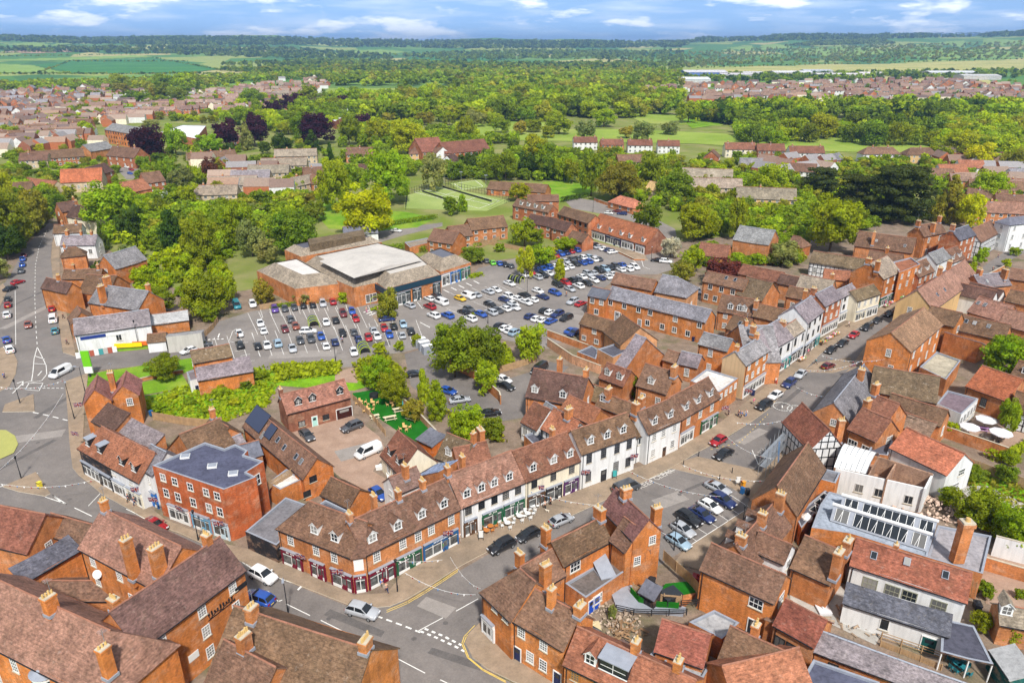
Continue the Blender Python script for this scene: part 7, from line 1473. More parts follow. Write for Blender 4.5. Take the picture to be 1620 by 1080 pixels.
def bench(x,y,rz,col,label,grp,L=1.8):
 g=_U((x,y));r=empty("picnic_table",(g.x,g.y,.05),rz);tag(r,label,"picnic table",grp)
 b=MB();b.box(-L/2,L/2,-.38,.38,.72,.77);mk("tabletop",b.mesh("tabletop",[M["paint"]]),r,color=col)
 for s in(-1,1):b=MB();b.box(-L/2,L/2,s*.75-.13,s*.75+.13,.42,.46);mk("seat",b.mesh("seat",[M["paint"]]),r,color=col)
 for s in(-1,1):b=MB();b.obox((s*L*.35-.04,-.7,0),(.08,0,0),(0,.1,0),(0,.35,.72));b.obox((s*L*.35-.04,.6,0),(.08,0,0),(0,.1,0),(0,-.35,.72));b.box(s*L*.35-.04,s*L*.35+.04,-.8,.8,.36,.42);mk("leg",b.mesh("leg",[M["paint"]]),r,color=col)
for x,y,rz,L in((593,662,.4,1.9),(617,664,.4,2.6),(630,651,.4,2.2),(653,664,-.5,2.6)):bench(x,y,rz,lin(214,204,170),"pale timber picnic table on the artificial turf","picnic tables on the artificial turf",L)
for x,y in((1408,930),(1462,948)):bench(x,y,-.4,lin(206,170,124),"tan bench table against the whitewashed cottage","bench tables at the cottage wall",2.6)
for x,y in((1528,693),(1552,681)):bench(x,y,-.4,lin(160,120,170),"mauve bench under the parasols","mauve benches in the parasol court",2.4)
def parasol(x,y,r_,col,label,closed=False):
 g=_U((x,y));r=empty("parasol",(g.x,g.y,.08));b=MB();b.cyl((0,0,0),(0,0,2.5),.04,n=6);b.cyl((0,0,0),(0,0,.1),.3,n=10);mk("pole",b.mesh("pole",[M["dark"]]),r)
 b=MB();n=8;c= (0,0,2.75)
 for i in range(n):
  a,e=6.283*i/n,6.283* (i+1) /n;k=.18 if closed else r_;zz=.9 if closed else 2.2;b.poly([(math.cos(a) *k,math.sin(a) *k,zz),(math.cos(e) *k,math.sin(e) *k,zz),c]);b.poly([(math.cos(e) *k,math.sin(e) *k,zz-.0),(math.cos(a) *k,math.sin(a) *k,zz),(math.cos(a) *k,math.sin(a) *k,zz-.18),(math.cos(e) *k,math.sin(e) *k,zz-.18)])
 mk("canopy",b.mesh("canopy",[M["paint"]]),r,color=col);tag(r,label,"parasol")
parasol(1556,679,1.9,(.8,.78,.8),"white parasol at the back of the walled court");parasol(1530,691,1.8,(.8,.78,.8),"white parasol beside the yellow-green shrub");parasol(1579,700,2.0,(.8,.78,.82),"white parasol with a lilac tint at the front of the walled court");parasol(1566,793,1,NAVY,"closed navy parasol on the pale patio",True);parasol(638,650,.5,lin(60,180,190),"closed turquoise parasol on the turf",True)
b=MB();b.cyl((0,0,0),(0,0,.75),1.05,.95,16);b.cyl((0,0,.75),(0,0,.85),1.05,1.0,16);g=_U((592,628));o=mk("hot_tub",b.mesh("hot_tub",[M["dark"]]),None,(g.x,g.y,.04));tag(o,"round dark covered tub at the top of the artificial turf","hot tub")
h=House("garden_shed","orange timber shed with grey sheet roof by the turf garden","shed",_U((675,700)));vol(h,(659,694),(684,706),(690,680),2.3,12,roof="b",wall=lin(196,104,40),mono=True)
B("cottage","cream gravel yard cottage with shaggy red tiles and three half-round dormers",V((603,718),(632,748),(640,690),3.6,46,roof="r",wall="c",do=[.3,.75],ddark=True,fw=[[.4,.7]],st="case"))
B("cottage","pale blue sheet roofed link behind the white terrace",V((661,752),(690,735),(675,728),4.2,30,roof=lin(150,164,196),wall="b",mono=True,W=5))
B("cottage","grey-brown tiled cottage with a tiny white dormer beside the sheet roofed shed",V((690,722),(730,738),(722,690),3.8,44,roof="m",wall="w",do=[.4],ch=[(.98,1.8,.1)]))
B("outbuilding","rust red roof wedge rising to the twin stacks behind the white terrace",V((727,742),(778,730),(748,702),4,44,roof="r",wall="b",ch=[(.9,2.2,.3,1.9)]))
B("outbuilding","dark hip roof with tall stack at the back of the green shop",V((628,780),(670,762),(640,745),4.4,42,roof="n",wall="w",ch=[(.5,1.8,-.4,1.2)]))
# ---------------------------------------------------------------- scaffold, ladders, shelters
def ladder(p,q,z0,z1,label,col="steel"):
 P,Q=_U(p,z0),_U(q,z1);d=Q-P;n=Vector((-d.y,d.x,0)).normalized() *.24 if d.xy.length>.1 else Vector((.24,0,0));b=MB()
 for s in(-1,1):b.cyl(P+n*s,Q+n*s,.035,n=5)
 k=int(d.length/.32)
 for i in range(1,k):c=P+d* (i/k);b.cyl(c-n,c+n,.022,n=4)
 tag(b.build("ladder",[M[col]]),label,"ladder")
ladder((1026,905),(1027,868),0,6,"fire escape ladder on the brick gable");ladder((1538,945),(1543,918),.2,4,"pale ladder leaning at the whitewashed cottage end","wood")
r=empty("scaffold",(*_U((1240,720))[:2],0));tag(r,"steel scaffold with blue ladders along the street front of the timber gable","scaffold")
P,Q=_U((1210,756)),_U((1262,698));d= (Q-P).normalized();n=Vector((d.y,-d.x,0));L= (Q-P).length
k=max(3,int(L/2))
for i in range(k+1):
 for s in(0,1.3):p=P+d* (L*i/k) -n*s;b=MB();b.cyl((p.x,p.y,0),(p.x,p.y,5.6),.05,n=6);b.build("standard",[M["steel"]],r)
for zz in(2,4):
 b=MB();b.obox((*(P-n*.05)[:2],zz),d*L,-n*1.2,(0,0,.06));b.build("deck",[M["steel"]],r)
 b=MB();b.cyl((*P[:2],zz+1),(*Q[:2],zz+1),.05,n=6);b.cyl((*P[:2],zz+.5),(*Q[:2],zz+.5),.05,n=6);b.build("guard_rail",[M["steel"]],r)
M["blue"] =plain("blue paint",lin(70,120,170),.5)
for i,t_ in enumerate((.3,.7)):
 a=P+d* (L*t_) +n*.5;b=MB();nn=d*.25
 for s in(-1,1):b.cyl((*(a+nn*s)[:2],0),(*(a+nn*s-n*.5)[:2],5.2),.04,n=5)
 for j in range(14):c=j/14;b.cyl((*(a-nn-n*.5*c)[:2],5.2*c),(*(a+nn-n*.5*c)[:2],5.2*c),.03,n=4)
 b.build("ladder",[M["blue"]],r)
def shelter(x,y,rz,label):
 g=_U((x,y));r=empty("trolley_shelter",(g.x,g.y,0),rz);tag(r,label,"shelter");b=MB();n=8
 for i in range(n):
  a,c=math.pi*i/n,math.pi* (i+1) /n;b.poly([(math.cos(a) *1.3,-2.4,.9+math.sin(a) *1.2),(math.cos(c) *1.3,-2.4,.9+math.sin(c) *1.2),(math.cos(c) *1.3,2.4,.9+math.sin(c) *1.2),(math.cos(a) *1.3,2.4,.9+math.sin(a) *1.2)][::-1])
 mk("roof",b.mesh("roof",[M["carglass"]]),r)
 for j in range(6):
  b=MB();yy= -2.4+j*.96
  for i in range(n):a,c=math.pi*i/n,math.pi* (i+1) /n;b.cyl((math.cos(a) *1.33,yy,.9+math.sin(a) *1.23),(math.cos(c) *1.33,yy,.9+math.sin(c) *1.23),.06,n=5)
  for s in(-1,1):b.cyl((s*1.33,yy,0),(s*1.33,yy,.9),.05,n=5)
  mk("hoop",b.mesh("hoop",[M["steel"]if j%2 else plain("lime band",lin(190,210,60),.6)]),r)
shelter(575,478,.5,"hooped trolley shelter against the supermarket wall");shelter(589,476,.5,"second hooped trolley shelter beside the entrance");shelter(496,514,.35,"hooped trolley shelter in the aisle bays");shelter(576,556,.35,"striped trolley shelter in the lowest bays");shelter(816,446,1.0,"striped trolley shelter in the upper car park")
for i,(x,y)in enumerate(((665,548),(671,553),(677,559))):
 g=_U((x,y));b=MB();b.box(-1.3,1.3,-.7,.7,0,2.2,0);b.box(-1.35,1.35,-.75,.75,2.2,2.3,1);o=mk("recycling_bank",b.mesh("recycling_bank",[M["lead"],M["white"]]),None,(g.x,g.y,0),.5);tag(o,"grey recycling bank in the fenced store below the car park","recycling bank","recycling banks below the car park")
 # tennis nets and play equipment
for p,q,l in(((668,304),(740,328),"tennis net across the larger court"),((700,297),(778,320),"second tennis net across the larger court")):
 P,Q=_U(p),_U(q);r=empty("tennis_net",(P.x,P.y,0));tag(r,l,"tennis net");d=Q-P;b=MB();b.obox((P.x,P.y,.1),d,Vector((-d.y,d.x,0)).normalized() *.03,(0,0,.9));b.build("net",[M["dark"]],r)
 for c in(P,Q):b=MB();b.cyl((c.x,c.y,0),(c.x,c.y,1.2),.08,n=6);b.build("post",[M["steel"]],r)
 # chairs/pots by the hall: white glazed pyramids
for i,(x,y,l)in enumerate(((1303,788,"white glazed pyramid topmost in the hall roof well"),(1296,797,"white glazed pyramid second in the hall roof well"),(1288,808,"white glazed pyramid third in the hall roof well"),(1276,820,"round white roof vent lowest in the hall roof well"))):
 g=_U((x,y),3);b=MB();n=4 if i<3 else 10
 for k in range(n):
  a,c=6.283*k/n,6.283* (k+1) /n;b.poly([(math.cos(a) *1.1,math.sin(a) *1.1,.5),(math.cos(c) *1.1,math.sin(c) *1.1,.5),(0,0,1.5)],1 if i<3 else 0);b.poly([(math.cos(a) *1.15,math.sin(a) *1.15,0),(math.cos(c) *1.15,math.sin(c) *1.15,0),(math.cos(c) *1.15,math.sin(c) *1.15,.55),(math.cos(a) *1.15,math.sin(a) *1.15,.55)],0);b.cyl((math.cos(a) *1.1,math.sin(a) *1.1,.5),(0,0,1.5),.05,n=4,m=0)
 o=mk("roof_lantern",b.mesh("roof_lantern",[M["white"],M["glass"]]),None,(g.x,g.y,2.9));o.scale= (.75,.75,.8);tag(o,l,"roof lantern")
B("roof_well","low grey roof well between the dark hall and the glazed hall",FL([(1305,775),(1322,764),(1298,800),(1268,835),(1258,815)],3.2,roof="k",wall="b",par=.1),cat="flat roof")
# rubble heap
rg=random.Random(5);b=MB();g0=_U((1478,803),0)
for i in range(260):
 a,rr=rg.uniform(0,6.3),rg.uniform(0,1) **.6*4.5;zz=max(0,1.3* (1-rr/4.6)) +.05;s=rg.uniform(.12,.4);ax=Vector((rg.uniform(-1,1),rg.uniform(-1,1),rg.uniform(-.4,.4))).normalized();bx=ax.orthogonal().normalized()
 b.obox(Vector((g0.x+math.cos(a) *rr*1.4,g0.y+math.sin(a) *rr,zz)),ax*s*1.6,bx*s,ax.cross(bx) *s*.7,0)
tag(b.build("rubble",[plain("rubble stone",lin(206,180,162),.95,var=.3)]),kind="stuff")
# ---------------------------------------------------------------- bunting and flags
def bunting(p,q,zp,zq,label,sag=1.0):
 P,Q=_U(p,zp),_U(q,zq);L= (Q-P).length;n=int(L/.9);r=empty("bunting",(*P[:2],0));tag(r,label,"bunting")
 at=lambda t:P.lerp(Q,t) -Vector((0,0,sag*4*t* (1-t)))
 b=MB()
 for i in range(24):b.cyl(at(i/24),at((i+1) /24),.025,n=3,cap=False)
 b.build("cord",[M["white"]],r);b=MB();d= (Q-P).normalized()
 for i in range(n):
  a=at((i+.3) /n);dd=d*.14;k= [(a-dd),(a+dd),a-Vector((RU(-.1,.1),RU(-.1,.1),.3))];b.poly(k,i%3)
 b.build("pennant_string",[M["white"],M["red"],M["blue"]],r)  # separate triangular pennants hung along the cord
for a in(((0,612),(103,600),5,6,"bunting across the mouth of the west road"),((100,622),(0,742),6,5,"bunting from the west lamp to the roundabout"),((0,765),(150,758),6,4,"bunting over the triangular traffic island"),((640,905),(752,940),5,5,"bunting across the high street mouth"),((712,880),(760,930),5,5,"short bunting by the blue shop"),((990,742),(1140,785),5,5,"bunting over the clear-way lettering"),((1080,735),(1210,760),4,4,"bunting over the paved crossing"),((1150,690),(1225,725),5,5,"bunting by the red hatchback"),((1165,668),(1270,655),5,5,"bunting above the twin road circles"),((1260,612),(1330,625),5,5,"bunting over the silver saloon"),((1300,562),(1400,568),5,6,"bunting by the brick bank gable"),((820,770),(985,800),4,3,"bunting over the parked van"),((540,870),(700,885),4,4,"bunting on the corner shop front"),((1270,585),(1365,570),5,5,"bunting above the crossing people")):bunting(*a)
def flag(x,y,z,label,rz=0):
 g=_U((x,y),z);r=empty("union_flag",(g.x,g.y,0),rz);tag(r,label,"flag","union flags on the shop fronts");b=MB();b.cyl((0,0,z-1.4),(0,-.9,z+.3),.03,n=5);mk("pole",b.mesh("pole",[M["white"]]),r)
 b=MB();q=lambda u,v,o=0:(u-.75,-.6-v*.2+o* -.012,z+.1- (1-v) *.9)
 b.poly([q(0,0),q(1.5,0),q(1.5,1),q(0,1)],0)
 for m_,w_,o in((1,.16,1),(2,.08,2)):
  for s in(0,1):a0,a1= (0,1)if s else(1,0);b.poly([q(0,max(0,a0-w_* (1 if a0 else-0)),o),q(.15,a0,o),q(1.5,min(1,max(0,a1+ (w_ if not a1 else 0))),o),q(1.35,a1,o)],m_)
 for m_,w_,o in((1,.17,3),(2,.1,4)):b.poly([q(.75-w_,0,o),q(.75+w_,0,o),q(.75+w_,1,o),q(.75-w_,1,o)],m_);b.poly([q(0,.5-w_*1.1,o),q(1.5,.5-w_*1.1,o),q(1.5,.5+w_*1.1,o),q(0,.5+w_*1.1,o)],m_)
 mk("cloth",b.mesh("cloth",[plain("flag blue",lin(30,36,110),.8),M["white"],M["red"]]),r)
for x,y,z,l in((124,635,4,"union flag on the west pavement by the twin gabled house"),(122,680,4,"union flag beyond the black fronted shop"),(216,767,4,"union flag between the white shops on the bend"),(245,783,4,"union flag by the bright blue shop window"),(288,797,4,"union flag over the first shop of the flat roofed block"),(347,820,4,"union flag over the last shop of the flat roofed block"),(140,836,3,"union flag at the hotel corner by the road"),(480,872,4,"union flag on the corner shop's side wall"),(535,895,4,"union flag beside the chamfered corner"),(708,835,4,"union flag over the blue shop"),(853,764,4,"union flag on the cream shop front"),(925,740,4,"union flag beside the white inn's purple neighbour"),(1001,715,4,"union flag at the inn archway"),(1145,640,4,"union flag by the navy fascia"),(1185,613,4,"union flag at the slate townhouse corner"),(1235,572,4,"union flag on the long white shop"),(1347,573,4,"union flag at the bank corner"),(1133,862,4,"union flag over the pavement by the slanted bays")):flag(x,y,z,l,RU(-.5,.5))
# ---------------------------------------------------------------- aerials and dishes
g=_U((160,902),6.5);r=empty("satellite_dish",(g.x,g.y,0));tag(r,"white satellite dish on the hotel court wall","satellite dish");b=MB();b.cyl((0,-.8,6.6),(0,-.95,6.68),.55,.6,14);mk("dish",b.mesh("dish",[M["white"]]),r);b=MB();b.cyl((0,0,6.2),(0,-.8,6.6),.04,n=5);mk("bracket",b.mesh("bracket",[M["steel"]]),r)
# hotel lettering (a scrolled iron sign; only its shape can be made out)
P,Q=UU((219,1026),9.4),UU((386,900),9.4);d= (Q-P).normalized();n=Vector((d.y,-d.x,0));rz=math.atan2(d.y,d.x)
b=MB();sp= [(-1.9+3.8*i/90+.16*math.cos(i*.62),-.08,.34*math.sin(i*.62) * (1+.5*math.sin(i*.17)))for i in range(91)]
for a_,c_ in zip(sp,sp[1:]):b.cyl(a_,c_,.045,n=4,cap=False)
b.box(-2,2.1,-.1,-.04,-.62,-.55,0);p=P.lerp(Q,.72);r=mk("wall_sign",b.mesh("wall_sign",[M["dark"]]),None,(p.x,p.y,6.8),rz);tag(r,"scrolled iron lettering on the tall brick hotel front","sign")
b=MB();b.box(-.7,.7,-.08,-.02,0,1.0,0);p=P.lerp(Q,.4);o=mk("wall_plaque",b.mesh("wall_plaque",[M["white"]]),None,(p.x,p.y,2.6),rz);tag(o,"white plaque low on the tall brick hotel front","sign");b=MB();b.box(-.9,.9,-.08,-.02,0,.7,0);p=P.lerp(Q,.94);o=mk("wall_plaque",b.mesh("wall_plaque",[M["dark"]]),None,(p.x,p.y,7.0),rz);tag(o,"black plaque high on the tall brick hotel front","sign")
# clutter of the back yards
def heap(x,y,r_,n,col,nm,lab,long_=1.6):
 rg=random.Random(x);b=MB();g=_U((x,y))
 for i in range(n):
  a,rr=rg.uniform(0,6.3),rg.uniform(0,1) **.6*r_;s=rg.uniform(.08,.28);ax=Vector((rg.uniform(-1,1),rg.uniform(-1,1),rg.uniform(-.2,.2))).normalized();bx=ax.orthogonal().normalized();b.obox(Vector((g.x+math.cos(a) *rr,g.y+math.sin(a) *rr,.1+max(0,.6* (1-rr/r_)))),ax*s*long_,bx*s,ax.cross(bx) *s*.7,0)
 tag(b.build(nm,[plain(nm,col,.95,var=.35)]),kind="stuff")
heap(975,985,3.5,160,lin(170,152,134),"debris","");heap(990,1003,2.2,60,lin(150,120,90),"debris","",5);heap(1270,915,2.5,60,lin(190,180,170),"debris","",3);heap(1580,800,4,90,lin(200,192,180),"debris","");heap(1352,985,3,50,lin(160,140,120),"debris","",4)
for x,y,w_,d_,h_,c,nm,lab,cat in((1283,938,1.6,1.1,.7,lin(70,120,160),"cement_mixer","blue site mixer in the rubble yard","mixer"),(1300,962,2.6,1.6,.35,(.7,.7,.72),"tarpaulin","crumpled white tarpaulin in the rubble yard","tarpaulin"),(1104,920,1.6,1.0,.9,lin(150,40,40),"skip","small red skip at the brick range corner","skip"),(1545,962,1.2,.8,.9,BLK,"planter","dark planter by the cottage end","planter"),(940,1000,1.4,1.4,1.1,lin(206,190,150),"water_tank","cream tank in the rubble court","tank"),(1030,925,1.4,.9,.9,BLK,"barbecue","black barbecue box beside the garden shed","barbecue"),(676,640,1.8,.8,.8,(.7,.7,.68),"trestle_table","white trestle table at the turf garden wall","table"),(602,742,1.6,.7,.7,(.75,.75,.73),"planter","white planter box by the cream cottage","planter"),(616,757,1.8,.7,.7,(.75,.75,.73),"planter","second white planter box nearer the blue hatchback".replace("nearer","towards"),"planter")):
 g=_U((x,y));b=MB();b.box(-w_/2,w_/2,-d_/2,d_/2,0,h_*.8);b.box(-w_/2-.05,w_/2+.05,-d_/2-.05,d_/2+.05,h_*.8,h_);b.cyl((-w_*.2,0,h_),(w_*.15,.1,h_+.3),.22,.12,7);o=mk(nm,b.mesh(nm,[M["paint"]]),None,(g.x,g.y,.06),R() *3,c);tag(o,lab,cat)
B("lean_to","small brown lean-to roof against the black door range",V((1222,972),(1244,982),(1240,962),3,28,roof="t",wall="b",mono=True,W=3))
B("lean_to","little slate lean-to in the rubble court",V((925,985),(948,998),(945,975),2.8,28,roof="s",wall="b",mono=True,W=3))
B("lean_to","narrow tiled lean-to behind the salmon terrace's wide dormer",V((985,1012),(1015,1028),(1008,1002),3.2,30,roof="n",wall="b",mono=True,W=3))
B("outbuilding","brown tiled store between the mossy hall and the white walled flat roof",V((1420,672),(1470,690),(1455,660),3,36,roof="t",wall="b",W=5))
b=MB();P,Q=_U((121,568)),_U((186,557));d=Q-P
for i in range(9):b.obox(P+d* (i/9) +Vector((0,0,.1)),d/9*.97,Vector((0,.08,0)),Vector((0,0,1.5)),i%4)
tag(b.build("hoarding",[M["white"],plain("teal print",lin(70,150,150),.6),plain("grey print",lin(180,176,170),.6),plain("rust print",lin(170,90,70),.6)]),"printed hoarding in mixed colours along the white walled shop","hoarding")
b=MB();P,Q=UU((118,530),4.6),UU((238,513),4.6);d= (Q-P).normalized();n=Vector((d.y,-d.x,0));o_=P+d*1+n*.05-Vector((0,0,1.5));b.obox(o_,d*5.5,n*.06,Vector((0,0,.8)),0);b.obox(o_+d*5.6,d*4,n*.06,Vector((0,0,.5)),1);tag(b.build("shop_sign",[M["flagblue"]if "flagblue" in M else plain("blue sign",lin(40,60,130),.5),M["white"]]),"blue sign strip on the white walled shop","sign")
b=MB();g=UU((945,900),3.0);b.obox((g.x-1.2,g.y+1.5,2.9),(2.2,.6,0),(1.5,-3.6,0),(0,0,.15),0);b.obox((g.x-1.2,g.y+1.5,2.9),(2.2,.6,0),(0,.12,0),(0,0,1.8),1);b.poly([(g.x-1.2,g.y+1.5,4.7),(g.x+.3,g.y-2.1,3.05),(g.x+2.5,g.y-1.5,3.05),(g.x+1.0,g.y+2.1,4.7)],2);tag(b.build("roof_glazing",[M["lead"],M["brick"],M["lead"]]),"sloping grey roof light box on the flat felt extension","roof light")
P,Q=UU((927,945),3.2),UU((999,896),3.2);d=Q-P
for t_ in(.12,.24):p=P.lerp(Q,t_);p.z=0;o=mk("door",door_mesh(),None,p,math.atan2(d.y,d.x),lin(30,80,190));tag(o,("blue door at the corner of the felt roofed extension","second blue door beside the white window of the extension")[t_>.2],"door")
for i,(x,y,w_,c)in enumerate(((255,650,26,"b"),(300,640,22,"g"),(350,625,30,"b"),(390,612,26,"e"),(330,655,24,"b"),(410,600,30,"g"),(275,630,16,"l"),(372,640,20,"l"))):tree(x,y,y-w_*.45,w_,c,"bush",None,"on the overgrown plot below the village hall")
# ---------------------------------------------------------------- people
def skin(name,verts,edges,radii,m,sub=1):
 d=bpy.data.meshes.new(name);d.from_pydata(verts,edges,[]);o=bpy.data.objects.new(name,d);COL.objects.link(o)
 s=o.modifiers.new("s","SKIN");u=o.modifiers.new("u","SUBSURF");u.levels=u.render_levels=sub
 for v,r in zip(d.skin_vertices[0].data,radii):v.radius= (r,r)if not isinstance(r,tuple)else r
 d.skin_vertices[0].data[0].use_root=True
 dg=bpy.context.evaluated_depsgraph_get();e=bpy.data.meshes.new_from_object(o.evaluated_get(dg));bpy.data.objects.remove(o);e.name=name;e.materials.clear();e.materials.append(m);
 e.polygons.foreach_set("use_smooth",[True] *len(e.polygons));return e
PM= {}
def person_meshes(pose):
 if pose in PM:return PM[pose]
 st= {"walk":.26,"stand":.06,"stride":.36}[pose];ar= {"walk":.2,"stand":.03,"stride":.28}[pose]
 V_= [(0,0,.95),(0,.0,1.18),(0,.0,1.40),(0,.01,1.50),(0,.03,1.62),(0,.04,1.74)];E= [(0,1),(1,2),(2,3),(3,4),(4,5)];Rr= [(.15,.11),(.15,.1),(.16,.1),.055,.095,.075]
 for s,f in((-1,1),(1,-1)):
  k=len(V_);V_+= [(s*.1,0,.88),(s*.1,f*st*.5+.04,.48),(s*.1,f*st- (.04 if f<0 else 0),.09),(s*.1,f*st+.16,.04)];E+= [(0,k),(k,k+1),(k+1,k+2),(k+2,k+3)];Rr+= [.095,.062,.045,.04]
  k=len(V_);hx,hy,hz=s*.27,-f*ar+.06,.86
  V_+= [(s*.2,0,1.40),(s*.25,-f*ar*.4,1.13),(hx,hy,hz),(hx,hy+.02,hz-.08)];E+= [(2,k),(k,k+1),(k+1,k+2),(k+2,k+3)];Rr+= [.065,.045,.03,.03]
  for i in range(4):j=len(V_);V_+= [(hx,hy+.045-i*.022,hz-.14),(hx-s*.015,hy+.045-i*.022+.01,hz-.185+ (.012 if i in(0,3)else 0))];E+= [(k+3,j),(j,j+1)];Rr+= [.009,.008]
  j=len(V_);V_+= [(hx-s*.02,hy+.06,hz-.1)];E+= [(k+3,j)];Rr+= [.009]
 body=skin("body",V_,E,Rr,plain("skin",lin(214,160,132),.6))
 tv= [(0,0,.98),(0,0,1.2),(0,0,1.42)];te= [(0,1),(1,2)];tr= [(.175,.13),(.175,.125),(.17,.115)]
 for s,f in((-1,1),(1,-1)):k=len(tv);tv+= [(s*.205,0,1.41),(s*.25,-f*ar*.4,1.13),(s*.268,-f*ar*.9+.05,.92)];te+= [(2,k),(k,k+1),(k+1,k+2)];tr+= [.082,.062,.05]
 top=skin("jacket",tv,te,tr,M["paint"])
 lv= [(0,0,.97)];le= [];lr= [(.168,.125)]
 for s,f in((-1,1),(1,-1)):k=len(lv);lv+= [(s*.1,0,.86),(s*.1,f*st*.5+.04,.48),(s*.1,f*st- (.04 if f<0 else 0),.11)];le+= [(0,k),(k,k+1),(k+1,k+2)];lr+= [.112,.08,.066]
 tro=skin("trousers",lv,le,lr,M["paint"])
 hr=skin("hair",[(0,-.0,1.68),(0,-.02,1.75)],[(0,1)],[(.1,.1),(.085,.09)],M["paint"])
 b=MB();b.box(-.035,-.015,.12,.128,1.64,1.655,0);b.box(.015,.035,.12,.128,1.64,1.655,0);b.box(-.02,.02,.118,.126,1.56,1.57,1);b.obox((-.012,.12,1.59),(.024,0,0),(0,.025,0),(0,0,.04),2);face=b.mesh("face",[M["dark"],M["red"],body.materials[0]])
 PM[pose] = [("body",body,None),("jacket",top,1),("trousers",tro,2),("hair",hr,3),("face",face,None)];return PM[pose]
JC=dict(k=(.02,.02,.025),n=(.02,.03,.09),b=(.06,.2,.5),r=(.4,.03,.05),w=(.7,.7,.68),y=(.6,.5,.03),g=(.05,.25,.1),p=(.6,.1,.3),t=(.05,.3,.35),s=(.4,.34,.28))
JN=dict(k="black",n="navy",b="blue",r="red",w="white",y="yellow",g="green",p="pink",t="teal",s="beige")
def person(x,y,jc,tc,ang,place,pose="walk",hair=None):
 g=_U((x,y));r=empty("person",(g.x,g.y,.13 if place[:4] !="road" else .03),ang);r.scale= (1.0,) *3
 hc=hair or random.choice([(.03,.02,.015),(.1,.06,.03),(.3,.27,.24)])
 for n_,d,c in person_meshes(pose):mk(n_,d,r,color=None if c is None else JC[jc]if c==1 else JC[tc]if c==2 else hc)
 lab=f"person in {JN[jc]} top and {JN[tc]} trousers {place}";
 if lab in LAB:NWARN.append(("dup person",lab))
 LAB.add(lab);tag(r,lab,"person")
for a in((204,795,"n","k",2.2,"walking past the white shops on the bend"),(214,800,"n","n",2.4,"beside a yellow jacketed walker"),(219,799,"y","n",2.2,"before the bright blue shop window"),(218,785,"k","k",1.5,"at the white shop door"),(605,931,"b","s",.6,"strolling outside the corner shop"),(612,938,"s","n",.5,"pacing along the corner kerb","stride"),(702,872,"g","k",1.2,"walking by the blue shop"),(727,858,"w","s",.5,"waiting by the railed cafe"),(862,806,"w","k",.2,"walking a small dog"),(871,800,"k","k",1.0,"seated side of the cafe tables","stand"),(1168,660,"k","n",.5,"standing by the teal shopfront","stand"),(1172,662,"b","k",2.0,"in the group outside the navy shop"),(1180,660,"w","b",1.8,"carrying on from the navy shop group"),(1152,658,"n","k",1.2,"at the navy shop window","stand"),(1192,641,"p","s",.4,"passing the navy litter bin"),(1227,608,"w","r",.3,"on the pavement by the townhouse"),(1290,577,"t","k",.9,"crossing the street at the paved strip","stride"),(1278,562,"p","k",.2,"by the teal shop wall"),(1300,548,"k","k",1.3,"amid the market goods","stand"),(1308,542,"b","s",.3,"at the goods stall end","stand"),(1342,518,"w","k",.5,"outside the narrow white shop"),(1385,494,"r","k",.5,"by the cream shop"),(1400,484,"p","n",.5,"among the flower stalls"),(1412,478,"w","b",.5,"beside the flower stalls","stand"),(1455,465,"k","n",.5,"before the narrow brick shop"),(1462,462,"r","k",.2,"near the cafe seating"),(1578,409,"n","n",.5,"climbing the church path"),(1570,430,"k","k",2.4,"descending the church path"),(101,505,"k","k",1.4,"on the west pavement by the white van"),(107,546,"n","k",1.4,"on the west pavement before the hoarding"),(8,600,"b","n",1.4,"at the bus stop kerb of the junction","stand"),(377,537,"k","k",.5,"beside the painted arrow in the car park"),(580,495,"s","p",.6,"crossing to the supermarket"),(598,494,"n","k",.6,"at the planted island","stand"),(542,543,"b","k",.4,"by the navy hatchback of the lower bays"),(622,488,"n","k",.7,"under the olive tree at the entrance"),(896,470,"k","n",.3,"among the bays by the lone blue car")):person(*a)
g=_U((866,811));b=MB()
dog=skin("body",[(0,0,.36),(0,.22,.38),(0,.34,.5),(0,.46,.47),(0,-.2,.38),(0,-.32,.5),(-.07,.2,.2),(-.07,.21,.03),(.07,.2,.2),(.07,.21,.03),(-.07,-.2,.2),(-.07,-.24,.03),(.07,-.2,.2),(.07,-.24,.03)],[(0,1),(1,2),(2,3),(0,4),(4,5),(1,6),(6,7),(1,8),(8,9),(4,10),(10,11),(4,12),(12,13)],[.1,.1,.07,.035,.085,.02,.035,.025,.035,.025,.04,.025,.04,.025],plain("dog coat",lin(226,214,196),.8))
o=mk("dog",dog,None,(g.x,g.y,.13),1.2);tag(o,"small cream dog on the pavement by the cafe tables","dog")
